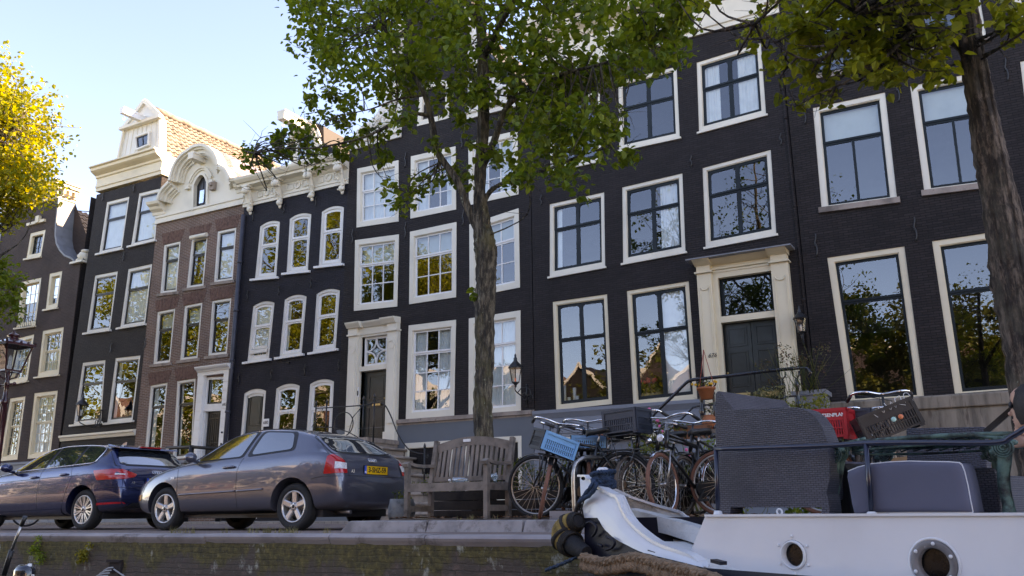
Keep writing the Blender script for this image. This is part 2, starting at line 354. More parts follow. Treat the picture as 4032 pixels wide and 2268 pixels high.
def window(h, q, fm, sm, fw=.11, sw=.05, tr=.36, top=(1, 1), bot=(1, 1), mun=.022, sill=None, cur='', head=.0, split=None, hole=True, prow=.02, glass=None, room=True, fwb=None, rnd=0, label=None, sash_d=.07, rail=.05):
    """fm frame paint, sm sash paint; tr = share of the height above the transom; top/bot = panes (columns, rows)"""
    if hole: h.holes.append(q.outline())
    e = .004
    mb = MB(); i0 = q.rim(mb, -e, 1+e, -e, 1+e, fw, fw*1.0+head, prow, .15, fwb if fwb else fw*.9)
    # an inner bead of the frame
    q.rim(mb, *i0, .018, .018, prow+.025, .14); i0 = (i0[0]+.018/q.W, i0[1]-.018/q.W, i0[2]+.018/q.H, i0[3]-.018/q.H)
    wn = h.P(mb, 'window', fm, label=label)
    u0, u1, v0, v1 = i0; vt = v1-(v1-v0)*tr; mb = MB(); s0 = sash_d
    parts = []
    for (a, b, c, d, (nc, nr), dd) in ((u0, u1, vt, v1, top, s0), (u0, u1, v0, vt, bot, s0+.022)):
        if d-c < .02: continue
        g = q.rim(mb, a, b, c, d, sw, sw if c == vt or tr == 0 else rail, dd, dd+.04, rail if c == vt else sw*1.3)
        mw = mun if not split or nc != 2 else split
        for k in range(1, nc):
            u = g[0]+(g[1]-g[0])*k/nc; q.box(mb, u-mw/2/q.W, u+mw/2/q.W, g[2], g[3], dd+.004, dd+.036)
        for k in range(1, nr):
            v = g[2]+(g[3]-g[2])*k/nr; q.box(mb, g[0], g[1], v-mun/2/q.H, v+mun/2/q.H, dd+.006, dd+.034)
        if rnd and c == vt:          # rounded upper corners of the top panes
            for k in range(nc):
                ua = g[0]+(g[1]-g[0])*k/nc+(mw/2/q.W if k else 0); ub = g[0]+(g[1]-g[0])*(k+1)/nc-(mw/2/q.W if k < nc-1 else 0)
                for (uc, sx) in ((ua, 1), (ub, -1)):
                    rr = rnd; pts = [q(uc, g[3], dd+.01)]+[q(uc+sx*(rr-rr*math.sin(t))/q.W, g[3]-(rr-rr*math.cos(t))/q.H, dd+.01) for t in (0, .4, .8, 1.17, 1.57)]
                    mb.prism(pts, (0, .02, 0))
        parts.append((g, dd+.022))
    h.P(mb, 'sash', sm, wn)
    mb = MB()
    rt = random.Random(int(q.c[0].x*77+q.c[0].z*31)); pk = [(top, parts[0])] if len(parts) == 1 else list(zip((top, bot), parts)); pk = [(bot, parts[0])] if len(parts) == 1 else pk
    for (nc, nr), (g, dd) in pk:          # every pane sits a little askew in its rebate
        for a_ in range(nc):
            for b_ in range(nr):
                u_0 = g[0]-.008+(g[1]-g[0]+.016)*a_/nc; u_1 = g[0]-.008+(g[1]-g[0]+.016)*(a_+1)/nc; v_0 = g[2]-.005+(g[3]-g[2]+.01)*b_/nr; v_1 = g[2]-.005+(g[3]-g[2]+.01)*(b_+1)/nr; w_ = (u_1-u_0)*q.W; tx, ty = rt.uniform(-.008, .008)*w_, rt.uniform(-.008, .008)*w_
                n_ = 8 if q.a else 1; Vp = []
                for i_ in range(n_+1): uu = u_0+(u_1-u_0)*i_/n_; kx = tx*(2*i_/n_-1); Vp += [q(uu, v_0, dd+kx-ty), q(uu, v_1, dd+kx+ty)]
                mb.add(Vp, [(2*i_, 2*i_+2, 2*i_+3, 2*i_+1) for i_ in range(n_)])
    h.P(mb, 'pane', glass or GLASS, wn)
    if sill:
        mat, hh, pr, ov = sill; mb = MB(); q.box(mb, -ov/q.W, 1+ov/q.W, -hh/q.H-e, -e, -pr, .1, 1); h.P(mb, 'window_sill', mat, wn)
    if cur:
        rn = random.Random(sum(map(ord, cur))+int(q.W*1000)+int(q.c[0].x*10))
        mb = MB(); cm = CURT
        for tok in cur.split():
            k = rn.random()*6
            if tok == 'full': q.sheet(mb, u0, u1, v0, v1, .16, 56, .022, k)
            elif tok == 'L': q.sheet(mb, u0, u0+(u1-u0)*.3, v0, v1, .16, 20, .025, k)
            elif tok == 'l': q.sheet(mb, u0, u0+(u1-u0)*.14, v0, v1, .16, 12, .02, k)
            elif tok == 'R': q.sheet(mb, u0+(u1-u0)*.62, u1, v0, v1, .16, 22, .025, k)
            elif tok == 'RR': q.sheet(mb, u0+(u1-u0)*.5, u1, v0, v1, .16, 12, .008, k)
            elif tok == 'r': q.sheet(mb, u1-(u1-u0)*.2, u1, v0, v1, .16, 12, .02, k)
            elif tok == 'low': q.sheet(mb, u0, u1, v0, vt-.02, .22, 40, .02, k)
            elif tok[0] == 'b': cm = BLIND; f = float(tok[1:] or .3); q.sheet(mb, u0, u1, v1-(v1-v0)*f, v1, .2, 1)
        h.P(mb, 'curtain' if cm is CURT else 'blind', cm, wn)
    return wn
def band(mb, a, b, prof, ends=True):
    """moulding: profile [(out, up)...] closed polygon swept from a to b along the facade"""
    a = Vector(a); b = Vector(b); n = len(prof)
    V = [p+Vector((0, -o, u)) for p in (a, b) for o, u in prof]
    Fc = [(i, (i+1) % n, (i+1) % n+n, i+n) for i in range(n)]
    mb.add(V, Fc)
    if ends:
        tri = tessellate_polygon([[Vector((0, o, u)) for o, u in prof]])
        mb.add(V[:n], [tuple(t) for t in tri]); mb.add(V[n:], [tuple(reversed(t)) for t in tri])
def ribbon(mb, pts, w0, w1, d0, d1, flip=1):
    """moulding that follows a path on the facade, between offsets w0..w1 to one side, depths d0..d1"""
    pts = [Vector(p) for p in pts]; V = []
    for i, p in enumerate(pts):
        t = (pts[min(i+1, len(pts)-1)]-pts[max(i-1, 0)]).normalized(); nrm = Vector((-t.z, 0, t.x))*flip
        V += [p+nrm*w0+Vector((0, d0, 0)), p+nrm*w1+Vector((0, d0, 0)), p+nrm*w1+Vector((0, d1, 0)), p+nrm*w0+Vector((0, d1, 0))]
    Fc = []
    for i in range(len(pts)-1):
        a = 4*i; b = a+4; Fc += [(a, b, b+1, a+1), (a+1, b+1, b+2, a+2), (a+2, b+2, b+3, a+3), (a+3, b+3, b, a)]
    n = 4*len(pts)-4; Fc += [(0, 1, 2, 3), (n+3, n+2, n+1, n)]
    mb.add(V, Fc)
def shell(h, x0, x1, z1, depth=11, roofz=None, roofmat=SLATE, wallmat=None, yr=0, ridge=True, sidemat=None):
    """side walls, back wall, dark rooms and roof behind the facade"""
    mb = MB(); y0 = FY+.02; y1 = FY+depth
    for x in (x0+.01, x1-.01): mb.add([(x, y0, -.2), (x, y1, -.2), (x, y1, z1), (x, y0, z1)], [(0, 1, 2, 3)])
    mb.add([(x0, y1, -.2), (x1, y1, -.2), (x1, y1, z1), (x0, y1, z1)], [(0, 1, 2, 3)])
    h.P(mb, 'side_wall', sidemat or BRK_TAR)
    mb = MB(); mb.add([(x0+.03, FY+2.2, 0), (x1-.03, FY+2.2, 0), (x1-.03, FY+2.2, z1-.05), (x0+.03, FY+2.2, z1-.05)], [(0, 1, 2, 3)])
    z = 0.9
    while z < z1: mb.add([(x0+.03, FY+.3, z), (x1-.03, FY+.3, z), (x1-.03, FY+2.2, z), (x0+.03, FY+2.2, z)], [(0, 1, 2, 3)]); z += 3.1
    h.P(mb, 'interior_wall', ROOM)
    if roofz:
        mb = MB(); xm = (x0+x1)/2; y0 = FY+.35+yr
        mb.add([(x0, y0, z1), (x1, y0, z1), (xm, y0, roofz), (x0, y1, z1), (x1, y1, z1), (xm, y1, roofz)], [(0, 3, 5, 2), (1, 2, 5, 4), (0, 2, 1), (3, 4, 5), (0, 1, 4, 3)])
        h.P(mb, 'roof', roofmat)
def anchors(h, pts, s=.3):
    for p in pts:
        mb = MB(); c = Vector(p)+Vector((0, -.03, 0))
        P = [c+Vector((.035*math.sin(t*5)*(1 if t < .6 else -1)+.0, 0, s*(t-.5))) for t in [k/10 for k in range(11)]]
        mb.tube(P, .016, 5); mb.tube([c+Vector((0, .05, 0)), c+Vector((0, -.02, 0))], .014, 5)
        h.P(mb, 'wall_anchor', IRON)
def cc(*a):      # window quad from the survey: crop letter + 4 corners, each may name its own crop
    out = []; i = 0; c = a[0]; i = 1
    while i < len(a):
        if isinstance(a[i], str): c = a[i]; i += 1
        out.append(F(c, a[i], a[i+1])); i += 2
    return out
CROWN = [(0, 0), (.10, 0), (.13, .05), (.20, .09), (.22, .16), (.34, .20), (.36, .27), (.42, .30), (.44, .36), (.40, .38), (0, .40)]
def scale(prof, a, b): return [(o*a, u*b) for o, u in prof]
def arc(c, rx, rz, a0, a1, n=12): return [Vector(c)+Vector((rx*math.cos(a0+(a1-a0)*k/n), 0, rz*math.sin(a0+(a1-a0)*k/n))) for k in range(n+1)]
def drain(h, a, b, r=.05, mat=None, y=-.08):
    mb = MB(); mb.tube([Vector(a)+Vector((0, y, 0)), Vector(b)+Vector((0, y, 0))], r, 8)
    for k in range(1, 6):
        p = Vector(a).lerp(Vector(b), k/6)+Vector((0, y, 0)); mb.tube([p-Vector((0, 0, .04)), p+Vector((0, 0, .04))], r*1.3, 8)
    h.P(mb, 'drainpipe', mat or LEAD)
def beam(h, c, ax, ay, ex, ey, w=.2, hh=.24, mat=None, name='hoist_beam', d=0):
    """hoisting beam: leaves the wall at (ax,ay) and ends where the sight line (ex,ey) crosses its own vertical plane"""
    p = F(c, ax, ay, d); e = onX(c, ex, ey, p.x); L = max(.5, p.y-e.y)
    mb = MB(); prof = [(-.5, -.5), (.5, -.5), (.5, .2), (.6, .3), (.6, .5), (-.6, .5), (-.6, .3), (-.5, .2)]
    mb.prism([p+Vector((a*w, .1, b*hh)) for a, b in prof], (0, -L-.1, 0))
    o = h.P(mb, name, mat or WHITE)
    q = p+Vector((0, -L+.12, -hh/2)); mb = MB()
    mb.tube([q+Vector((0, 0, 0)), q+Vector((0, 0, -.08)), q+Vector((0, .05, -.14)), q+Vector((0, .03, -.22)), q+Vector((0, -.04, -.23)), q+Vector((0, -.06, -.17))], .014, 5)
    h.P(mb, 'hook', IRON if mat is None else mat, o)
    return o
PANT = {}
def pantiles(h, A, B, C_, D, name, mat, cols=22, rows=14, lift=.035):
    """roof slope with rows of S-shaped pantiles. A,B lower edge; D,C upper edge"""
    mb = MB(); A, B, C_, D = map(Vector, (A, B, C_, D)); nn = (B-A).cross(D-A).normalized()
    if nn.z < 0: nn = -nn
    mb.smooth = True; K = 4
    for r in range(rows):
        v0 = r/rows; v1 = (r+1.12)/rows; V = []; n = cols*K
        for i in range(n+1):
            u = i/n; w = lift*math.sin(2*PI*i/K)
            for v, up in ((v0, .045), (v1, .0)):
                p = (A*(1-u)+B*u)*(1-v)+(D*(1-u)+C_*u)*v; V.append(p+nn*(up+w))
        mb.add(V, [(2*i, 2*i+2, 2*i+3, 2*i+1) for i in range(n)])
        W = [V[2*i] for i in range(n+1)]; W2 = [p-nn*.04 for p in W]; sm = mb.smooth; mb.smooth = False
        mb.add(W+W2, [(i, i+1, i+1+n+1, i+n+1) for i in range(n)]); mb.smooth = sm
    return h.P(mb, name, mat)
def panel_door(h, q, mat, panels, d=.12, knob=None, name='door', label=None):
    mb = MB(); q.box(mb, 0, 1, 0, 1, d, d+.05, 1); o = None
    for (u0, u1, v0, v1) in panels:
        q.rim(mb, u0, u1, v0, v1, .03, .03, d-.018, d+.01)
        a = .06; q.box(mb, u0+a/q.W, u1-a/q.W, v0+a/q.H, v1-a/q.H, d-.012, d+.01, 1)
    o = h.P(mb, name, mat, label=label)
    if knob:
        mb = MB(); p = q(knob[0], knob[1], d-.05); mb.ball(p, .035, 8, 6); mb.tube([p, p+Vector((0, .06, 0))], .015, 6); h.P(mb, 'door_knob', BRASS, o)
    return o
# ================================================================ purple-brown neck gable house at the far left
h = House('purple brown brick house with a grey leaded neck gable and small-paned cream windows, farthest left', -38.2, -30.5); H1 = h
pr = [F('V', *a) for a in ((478, 372), (468, 470), (455, 600), (452, 680), (462, 745), (490, 800), (530, 845), (575, 862), (600, 880), (640, 905))]
xc = -34.35; br = Vector((-30.45, FY, 0)); mir = lambda p: Vector((2*xc-p.x, p.y, p.z))
sh = Vector((-30.5, FY, pr[-1].z)); pr[-1] = Vector((-30.95, FY, sh.z))
kw = dict(fw=.15, sw=.045, fwb=.16, sash_d=.11)
g4 = dict(mun=.02, **kw)
window(h, Q(*cc('V', 245, 660, 372, 628, 335, 845, 210, 868)), CREAM, DGREEN, tr=.0, bot=(2, 3), sill=(CREAM, .07, .08, .06), **g4)
window(h, Q(*cc('V', 172, 1055, 338, 1018, 288, 1410, 130, 1430)), CREAM, CREAM, tr=0, bot=(3, 4), sill=(CREAM, .07, .08, .06), **g4)
window(h, Q(*cc('V', 402, 988, 508, 965, 468, 1262, 368, 1280)), CREAM, CREAM, tr=0, bot=(1, 3), sill=(CREAM, .07, .08, .08), **g4)
window(h, Q(*cc('W', 372, 118, 560, 82, 515, 500, 325, 522)), CREAM, CREAM, tr=.46, top=(4, 2), bot=(4, 2), sill=(CREAM, .06, .09, .1), cur='low', **g4)
window(h, Q(*cc('W', 140, 188, 300, 145, 240, 556, 60, 590)), CREAM, CREAM, tr=.46, top=(4, 2), bot=(4, 2), sill=(CREAM, .06, .09, .1), **g4)
window(h, Q(*cc('W', 298, 665, 508, 640, 440, 1222, 235, 1242)), CREAM, CREAM, tr=.46, top=(4, 3), bot=(4, 3), cur='full', **g4)
window(h, Q(*cc('W', 85, 712, 224, 690, 152, 1248, -10, 1262)), CREAM, CREAM, tr=.46, top=(4, 3), bot=(4, 3), **g4)
for zz, hh in ((4.05, 2.3), (7.2, 1.75)):
    window(h, Q(*[Vector((x, FY, z)) for x, z in ((-37.4, zz), (-36.3, zz), (-36.3, zz-hh), (-37.4, zz-hh))]), CREAM, CREAM, tr=.46, top=(4, 2), bot=(4, 2), **g4)
outl = [Vector((-38.2, FY, 0)), br, sh]+pr[::-1]+[mir(p) for p in pr]+[mir(sh)]
outl[0] = Vector((2*xc+30.45, FY, 0)); outl[-1] = mir(sh)
wall(h, outl, BRK_PURPLE)
shell(h, 2*xc+30.45, -30.45, 9.6)
for s_ in (pr, [mir(p) for p in pr]):
    mb = MB(); V = [p+Vector((0, -.02, 0)) for p in s_]+[p+Vector((0, .75, 0)) for p in s_]; n = len(s_); mb.add(V, [(i, i+1, i+1+n, i+n) for i in range(n-1)])
    ribbon(mb, s_, -.02, .05, -.03, .02, 1 if s_ is pr else -1)
    h.P(mb, 'gable_coping', LEAD)
mb = MB(); mb.add([pr[0]+Vector((0, .75, 0)), mir(pr[0])+Vector((0, .75, 0)), mir(sh)+Vector((0, .75, 0)), sh+Vector((0, .75, 0))], [(0, 1, 2, 3)])
for s_ in (sh, mir(sh)): pass
mb.add([sh, sh+Vector((0, 11, 0)), br+Vector((0, 11, 0)), br], [(0, 1, 2, 3)]); h.P(mb, 'gable_back', BRK_PURPLE)
# cornice with dentils, returned on the right side
a = mir(pr[0]); b = pr[0]; mb = MB(); hz = .75
for (o, z0, z1) in ((.04, 0, .13), (.10, .13, .36), (.26, .36, .46), (.34, .46, .60), (.40, .60, .66)):
    mb.box(((a.x+b.x)/2, FY+.35-o/2+.02, b.z+(z0+z1)/2), (b.x-a.x+2*o*.8, .8+o, z1-z0))
n = 13
for k in range(n):
    x = a.x+.06+(b.x-a.x-.12)*k/(n-1); mb.box((x, FY-.15, b.z+.27), (.10, .16, .17)); mb.box((x, FY-.12, b.z+.17), (.08, .08, .08))
for k in range(3): mb.box((b.x+.14, FY+.1+.25*k, b.z+.27), (.16, .10, .17))
h.P(mb, 'cornice', CREAM)
# claw piece stone
c = F('V', 645, 850); mb = MB(); mb.box((sh.x-.13, FY+.2, sh.z+.04), (.75, .66, .08)); mb.ball((sh.x-.02, FY+.2, sh.z+.30), .2, 10, 7, (1, 1.5, 1.25)); mb.ball((sh.x+.05, FY+.2, sh.z+.50), .13, 10, 7, (1.3, 2, .7)); mb.ball((sh.x-.3, FY+.12, sh.z+.18), .12, 8, 6, (1.3, 1, .8)); mb.ball((sh.x-.2, FY+.05, sh.z+.33), .09, 8, 6)
h.P(mb, 'claw_piece', CREAM2)
xr = xc; pantiles(h, (-30.3, FY+.8, 9.4), (-30.3, FY+9, 9.4), (xr, FY+9, 13.4), (xr, FY+.8, 13.4), 'roof', SLATE, 30, 15)
mb = MB(); q = F('V', 145, 1300); x0 = F('V', 165, 1330).x; x1 = F('V', 300, 1330).x; zb = F('V', 300, 1345).z-.35
for k in range(9):
    x = x0+(x1-x0)*k/8; mb.tube([(x, FY-.18, zb), (x+.05, FY-.25, zb+.12), (x-.04, FY-.2, zb+.25), (x, FY-.18, zb+.36)], .01, 5)
mb.tube([(x0, FY-.18, zb), (x1, FY-.18, zb)], .012, 5); mb.tube([(x0, FY-.18, zb+.36), (x1, FY-.18, zb+.36)], .012, 5)
for x in (x0, x1): mb.tube([(x, FY-.18, zb+.2), (x, FY+.05, zb+.2)], .012, 5)
h.P(mb, 'flower_guard', IRON)
mb = MB(); a = F('W', 0, 1312); b = F('W', 480, 1225); zt = F('W', 300, 1262).z
band(mb, (2*xc+30.45, FY, 0), (-30.47, FY, 0), [(.0, 0), (.06, 0), (.06, zt-.12), (.10, zt-.10), (.10, zt-.03), (.03, zt), (0, zt)]); h.P(mb, 'plinth', PLGREY)
mb = MB(); mb.box((F('V', 300, 590).x, FY-.04, F('V', 320, 570).z), (1.2, .1, .12)); mb.box((F('V', 322, 555).x, FY-.06, F('V', 322, 555).z+.02), (.22, .14, .3)); h.P(mb, 'stone_band', CREAM)
mb = MB(); mb.tube([F('V', 560, 470, .6), (-30.2, FY+2.5, F('V', 765, 630, 2.5).z)], .02, 5); h.P(mb, 'stay_rod', IRON)
# ================================================================ black house with the panelled dormer
h = House('tall black brick house with cream cornice, white boarded dormer and orange-brown tiled roof', -30.42, -26.2); H2 = h
k2 = dict(fw=.10, sw=.05, sash_d=.06, head=.02)
S2 = (WHITE, .07, .09, .10)
for q, c_, b_ in (((('A', 608, 718, 738, 686, 695, 983, 563, 1012)), 'full', .34), ((('A', 792, 668, 910, 640, 885, 935, 745, 968)), 'full', .36),
           ((('A', 540, 1137, 672, 1112, 'B', 588, 132, 460, 150)), '', .33), ((('A', 730, 1100, 868, 1070, 'B', 775, 100, 640, 122)), 'full', .35),
           ((('B', 440, 310, 563, 295, 540, 624, 390, 640)), '', .34), ((('B', 615, 285, 750, 270, 708, 616, 570, 630)), 'l', .36)):
    window(h, Q(*cc(*q)), WHITE, BLACKP, tr=b_, sill=S2, cur=c_, **k2)
for q in (('L', 668, 212, 955, 190, 940, 330, 650, 340), ('L', 1015, 190, 1280, 180, 1275, 320, 1005, 325)):
    window(h, Q(*cc(*q)), WHITE, BLACKP, tr=0, fw=.07, sw=.04, prow=.04)
tl = F('A', 575, 655); tr_ = F('A', 960, 550); zc = (tl.z+tr_.z)/2; xl, xr = -30.45, -26.2; zc = 12.62
tl.x = -29.98
wall(h, [Vector((-30.45, FY, 0)), Vector((xr, FY, 0)), Vector((xr, FY, zc)), Vector((-30.0, FY, zc))], BRK_BLACK)
shell(h, -30.4, xr, zc, wallmat=BRK_BLACK)
mb = MB(); a = Vector((-30.02, FY, tl.z)); b = Vector((xr+.03, FY, F('A', 965, 548).z)); zt = onY('A', 540, 505, FY-.45).z
Ht = zt-a.z
band(mb, a, b, [(0, 0), (.05, 0), (.05, .13), (.09, .15), (.09, .24), (.06, .26), (.06, Ht*.55), (.12, Ht*.58), (.14, Ht*.66), (.30, Ht*.74), (.38, Ht*.80), (.40, Ht*.9), (.48, Ht*.93), (.48, Ht*.98), (.40, Ht), (-.3, Ht), (-.3, 0)])
h.P(mb, 'cornice', CREAM)
for x in (a.x, b.x-.1): mb = MB(); mb.box((x+.05, FY+.45, (a.z+b.z)/2+Ht*.45), (.12, .9, Ht*.86)); h.P(mb, 'cornice_return', WHITE2)
# dormer: boarded front with eaves, pediment and window
d = .12; base = onY('A', 672, 455, FY-.2); ctop = (a.z+b.z)/2+Ht
P1 = onY('A', 676, 452, FY+d); P2 = onY('A', 716, 305, FY+d); P3 = onY('A', 832, 152, FY+d); P4 = onY('A', 918, 240, FY+d); P5 = onY('A', 930, 372, FY+d)
P1.z = P5.z = ctop-.25
mb = MB(); mb.prism([P1, P5, P4, P3, P2], (0, .25, 0))
o = h.P(mb, 'dormer', WHITE)
mb = MB()
for k in range(9):
    u = k/8; p = P1.lerp(P5, u); t_ = P2.lerp(P4, u); n_ = (t_-p); mb.bar(p+Vector((0, -.008, 0)), p+n_*.98+Vector((0, -.008, 0)), .012, .016, (0, 1, 0))
for p, q in ((P2, P4),): mb.bar(p+Vector((-.15, -.1, .0)), q+Vector((.15, -.1, 0)), .22, .12)
mb.bar(P2+Vector((-.12, -.06, .0)), P3+Vector((0, -.06, .06)), .16, .10, (0, 1, 0)); mb.bar(P4+Vector((.12, -.06, .0)), P3+Vector((0, -.065, .06)), .16, .10, (0, 1, 0))
mb.bar(P1+Vector((0, -.03, 0)), P2+Vector((0, -.03, 0)), .08, .14, (0, 1, 0)); mb.bar(P5+Vector((0, -.03, 0)), P4+Vector((0, -.03, 0)), .08, .14, (0, 1, 0))
h.P(mb, 'trim', CREAM2, o)
q = Q(*[onY('A', *c, FY+d-.05) for c in ((772, 345), (858, 315), (853, 395), (780, 425))]); 
window(h, q, WHITE, BLACKP, tr=0, bot=(2, 1), fw=.07, sw=.04, hole=False, prow=-.06, sash_d=-.04, mun=.05)
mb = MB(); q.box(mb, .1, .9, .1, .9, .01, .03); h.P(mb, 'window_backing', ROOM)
beam(h, 'A', 822, 250, 695, 190, .2, .26, WHITE2, d=d)
TILE = M('sunlit_pantile', (.29, .235, .18), .8, var=.3, vs=5, bs=20, bd=.3)
ra = onY('A', 900, 205, FY+.5); xm = ra.x
pantiles(h, (P5.x+.05, FY+.35, P5.z-.2), (xm+1.95, FY+9.5, P5.z-.2), (xm+.05, FY+9.5, ra.z), (xm, FY+.35, ra.z), 'roof', TILE, 38, 13)
pantiles(h, (P1.x-.05, FY+.35, P5.z-.2), (P1.x-.05, FY+9.5, P5.z-.2), (xm-.05, FY+9.5, ra.z), (xm-.05, FY+.35, ra.z), 'roof', TILE, 30, 10)
mb = MB(); mb.tube([(xm, FY+.3+.5*k, ra.z+.04+.03*(k % 2)) for k in range(19)], .13, 8); h.P(mb, 'ridge', TILE)
a = F('B', 318, 712); b = F('B', 730, 690); mb = MB(); band(mb, Vector((-30.35, FY, (a.z+b.z)/2)), Vector((xr, FY, (a.z+b.z)/2+.02)), [(0, -.1), (.05, -.1), (.08, 0), (.13, .03), (.13, .1), (0, .12)]); h.P(mb, 'string_course', CREAM2)
mb = MB(); band(mb, Vector((-30.43, FY, 0)), Vector((xr, FY, 0)), [(0, 0), (.07, 0), (.07, .85), (.02, .9), (0, .9)]); h.P(mb, 'plinth', PLGREY)
anchors(h, [F('A', 765, 640), F('A', 588, 690), F('A', 707, 1030), F('B', 595, 230), F('B', 778, 205)], .35)
# ================================================================ brown brick house, white bell gable
h = House('narrow brown brick house with a white bell gable and a rusticated white door surround', -26.2, -21.7); H3 = h
k3 = dict(fw=.085, sw=.045, sash_d=.07)
S3 = (STONE, .10, .05, .12)
Wn = [(('A', 935, 963, 1030, 940, 1008, 1228, 912, 1240), 'full', .33), (('A', 1092, 930, 1185, 908, 1160, 1196, 1062, 1210), 'b.3', .33), (('A', 1240, 885, 1348, 862, 1328, 1162, 1218, 1177), 'full', .33),
      (('A', 897, 1345, 1000, 1324, 'B', 908, 308, 817, 318), 'b.35', .35), (('A', 1052, 1310, 1155, 1290, 'B', 1055, 285, 960, 297), 'b.3', .35), (('A', 1208, 1282, 1320, 1264, 'B', 1212, 262, 1110, 273), '', .35),
      (('B', 803, 432, 895, 416, 858, 808, 768, 815), 'L', .3), (('B', 945, 408, 1045, 393, 1025, 815, 920, 826), 'l', .3)]
for i, (q, c_, t_) in enumerate(Wn):
    qq = Q(*cc(*q)); window(h, qq, WHITE, BLACKP, tr=t_, sill=S3 if i < 6 else None, cur=c_, **k3)
    mb = MB(); n = 15; 
    for k in range(n):          # flat brick arch of splayed bricks
        u = (k+.5)/n; p = qq(u*1.1-.05, 1)+Vector((0, -.003, .02)); e = p+Vector(((u-.5)*.28, 0, .42)); mb.bar(p, e, qq.W/n*.86, .02, (0, 1, 0))
    h.P(mb, 'brick_arch', SOLDIER)
zb0 = F('a', 48, 1400).z; zb1 = F('a', 1055, 1165).z; xl, xr = -26.2, -21.72
Dd = F('X', 735, 390)
# door opening: transom light and door
qt = Q(*cc('X', 765, 395, 985, 385, 965, 690, 738, 708)); qd = Q(*cc('X', 735, 750, 955, 742, 905, 1449, 675, 1490))
qall = Q(qt.c[3], qt.c[2], Vector((qt.c[2].x, FY, .75)), Vector((qt.c[3].x, FY, .75)))
h.holes.append(qall.outline())
wall(h, [Vector((xl, FY, 0)), Vector((xr, FY, 0)), Vector((xr, FY, zb1+.02)), Vector((xl, FY, zb0+.02))], BRK_BROWN)
shell(h, xl, xr, 11.2)
mb = MB(); qall.rim(mb, 0, 1, 0, 1, .08, .08, .0, .14); vt = (qt.c[0].z-qall.c[0].z)/qall.H; qall.box(mb, 0, 1, vt-.06, vt, -.03, .14, 1)
W_ = qall.W; zt = qall.c[3].z; zl = .55; nb = 14
for sx, xx in ((-1, qall.c[0].x), (1, qall.c[1].x)):
    w = .30
    for k in range(nb):
        z0 = zl+(zt+.05-zl)*k/nb; z1 = zl+(zt+.05-zl)*(k+1)/nb; mb.box((xx+sx*(w/2+.005), FY-.05, (z0+z1)/2), (w, .12, z1-z0)); mb.box((xx+sx*(w/2+.005), FY-.085, (z0+z1)/2), (w-.05, .09, z1-z0-.06))
ct = zt+.05
band(mb, (qall.c[0].x-.32, FY, ct), (qall.c[1].x+.32, FY, ct), [(0, 0), (.12, 0), (.12, .12), (.16, .13), (.18, .17), (.25, .21), (.28, .26), (.28, .29), (0, .34)])
ds = h.P(mb, 'door_surround', WHITE2)
text('682', 'house_number', BLACKP, ds, (qall.c[1].x+.16, FY-.135, qd.c[3].z+.05), .13, .002, shear=.3)
mb = MB(); qt2 = Q(qt.c[3], qt.c[2], qt.c[1], qt.c[0]); qt2.rim(mb, .05, .95, .02, .96, .05, .05, .04, .1); tw = h.P(mb, 'transom_window', BLACKP, ds); mb = MB(); qt2.sheet(mb, .05, .95, .02, .96, .08); h.P(mb, 'pane', GLASS, tw)
qd = Q(Vector((qall.c[0].x+.08, FY, qt.c[0].z-.2)), Vector((qall.c[1].x-.08, FY, qt.c[0].z-.2)), Vector((qall.c[1].x-.08, FY, .75)), Vector((qall.c[0].x+.08, FY, .75)))
dr = panel_door(h, qd, BLACKP, [(.1, .9, .03, .27)], .12, (.1, .42))
mb = MB()
for k in range(7): u = .14+.72*k/6; qd.box(mb, u-.012, u+.012, .32, .96, .06, .08)
for v in (.34, .62, .9): qd.box(mb, .1, .9, v, v+.012, .065, .085)
mb.tube(rings(qd(.4, .63, .05), .1, 14), .012, 5, True); h.P(mb, 'door_grille', IRON, dr)
mb = MB(); 
for v in (.46, .56): mb.ball((qall.c[1].x+.16, FY-.14, .75+(qd.c[3].z-.75)*v*1.3), .035, 8, 6)
h.P(mb, 'door_bell', IRON, ds)
# bell gable
fr = lambda *a: [onY('a', x, y, FY-.4)+Vector((0, .4, 0)) for x, y in a]
cl = smoothpath(fr((45, 1115), (85, 1010), (180, 905)), 5); cu = smoothpath(fr((180, 900), (205, 800), (245, 700), (320, 600), (400, 540), (470, 495), (580, 482), (680, 545), (735, 640), (752, 715)), 4); cr = smoothpath(fr((755, 715), (830, 760), (890, 868)), 5)
shr = fr((1050, 835))[0]; shr.x = xr+.06
gl = [Vector((xl, FY-.02, zb0)), Vector((xr, FY-.02, zb1)), Vector((xr, FY-.02, shr.z))]+[p+Vector((0, -.02, 0)) for p in (cr[::-1]+cu[::-1]+cl[::-1])]+[Vector((xl-.02, FY-.02, cl[0].z))]
qa = Q(F('a', 490, 960), F('a', 632, 925), F('a', 625, 1212), F('a', 482, 1248), arch=.33)
hol = [p+Vector((0, -.02, 0)) for p in qa.outline()]
tri = tessellate_polygon([gl, hol]); mb = MB(); V = gl+hol; mb.add(V, [tuple(t) for t in tri]); n = len(hol); mb.add(hol+[p+Vector((0, .14, 0)) for p in hol], [(i, (i+1) % n, (i+1) % n+n, i+n) for i in range(n)])
n = len(gl); mb.add(gl+[p+Vector((0, .35, 0)) for p in gl], [(i, (i+1) % n, (i+1) % n+n, i+n) for i in range(n)]+[tuple(range(2*n-1, n-1, -1))])
gb = h.P(mb, 'gable', CREAM2)
mb = MB()
for path in (cl, cu, cr):
    for (w0, w1, d0) in ((-.01, .10, -.42), (.10, .17, -.34), (.17, .30, -.24), (.30, .36, -.16), (.36, .44, -.09)): ribbon(mb, path, w0, w1, d0, 0, -1)
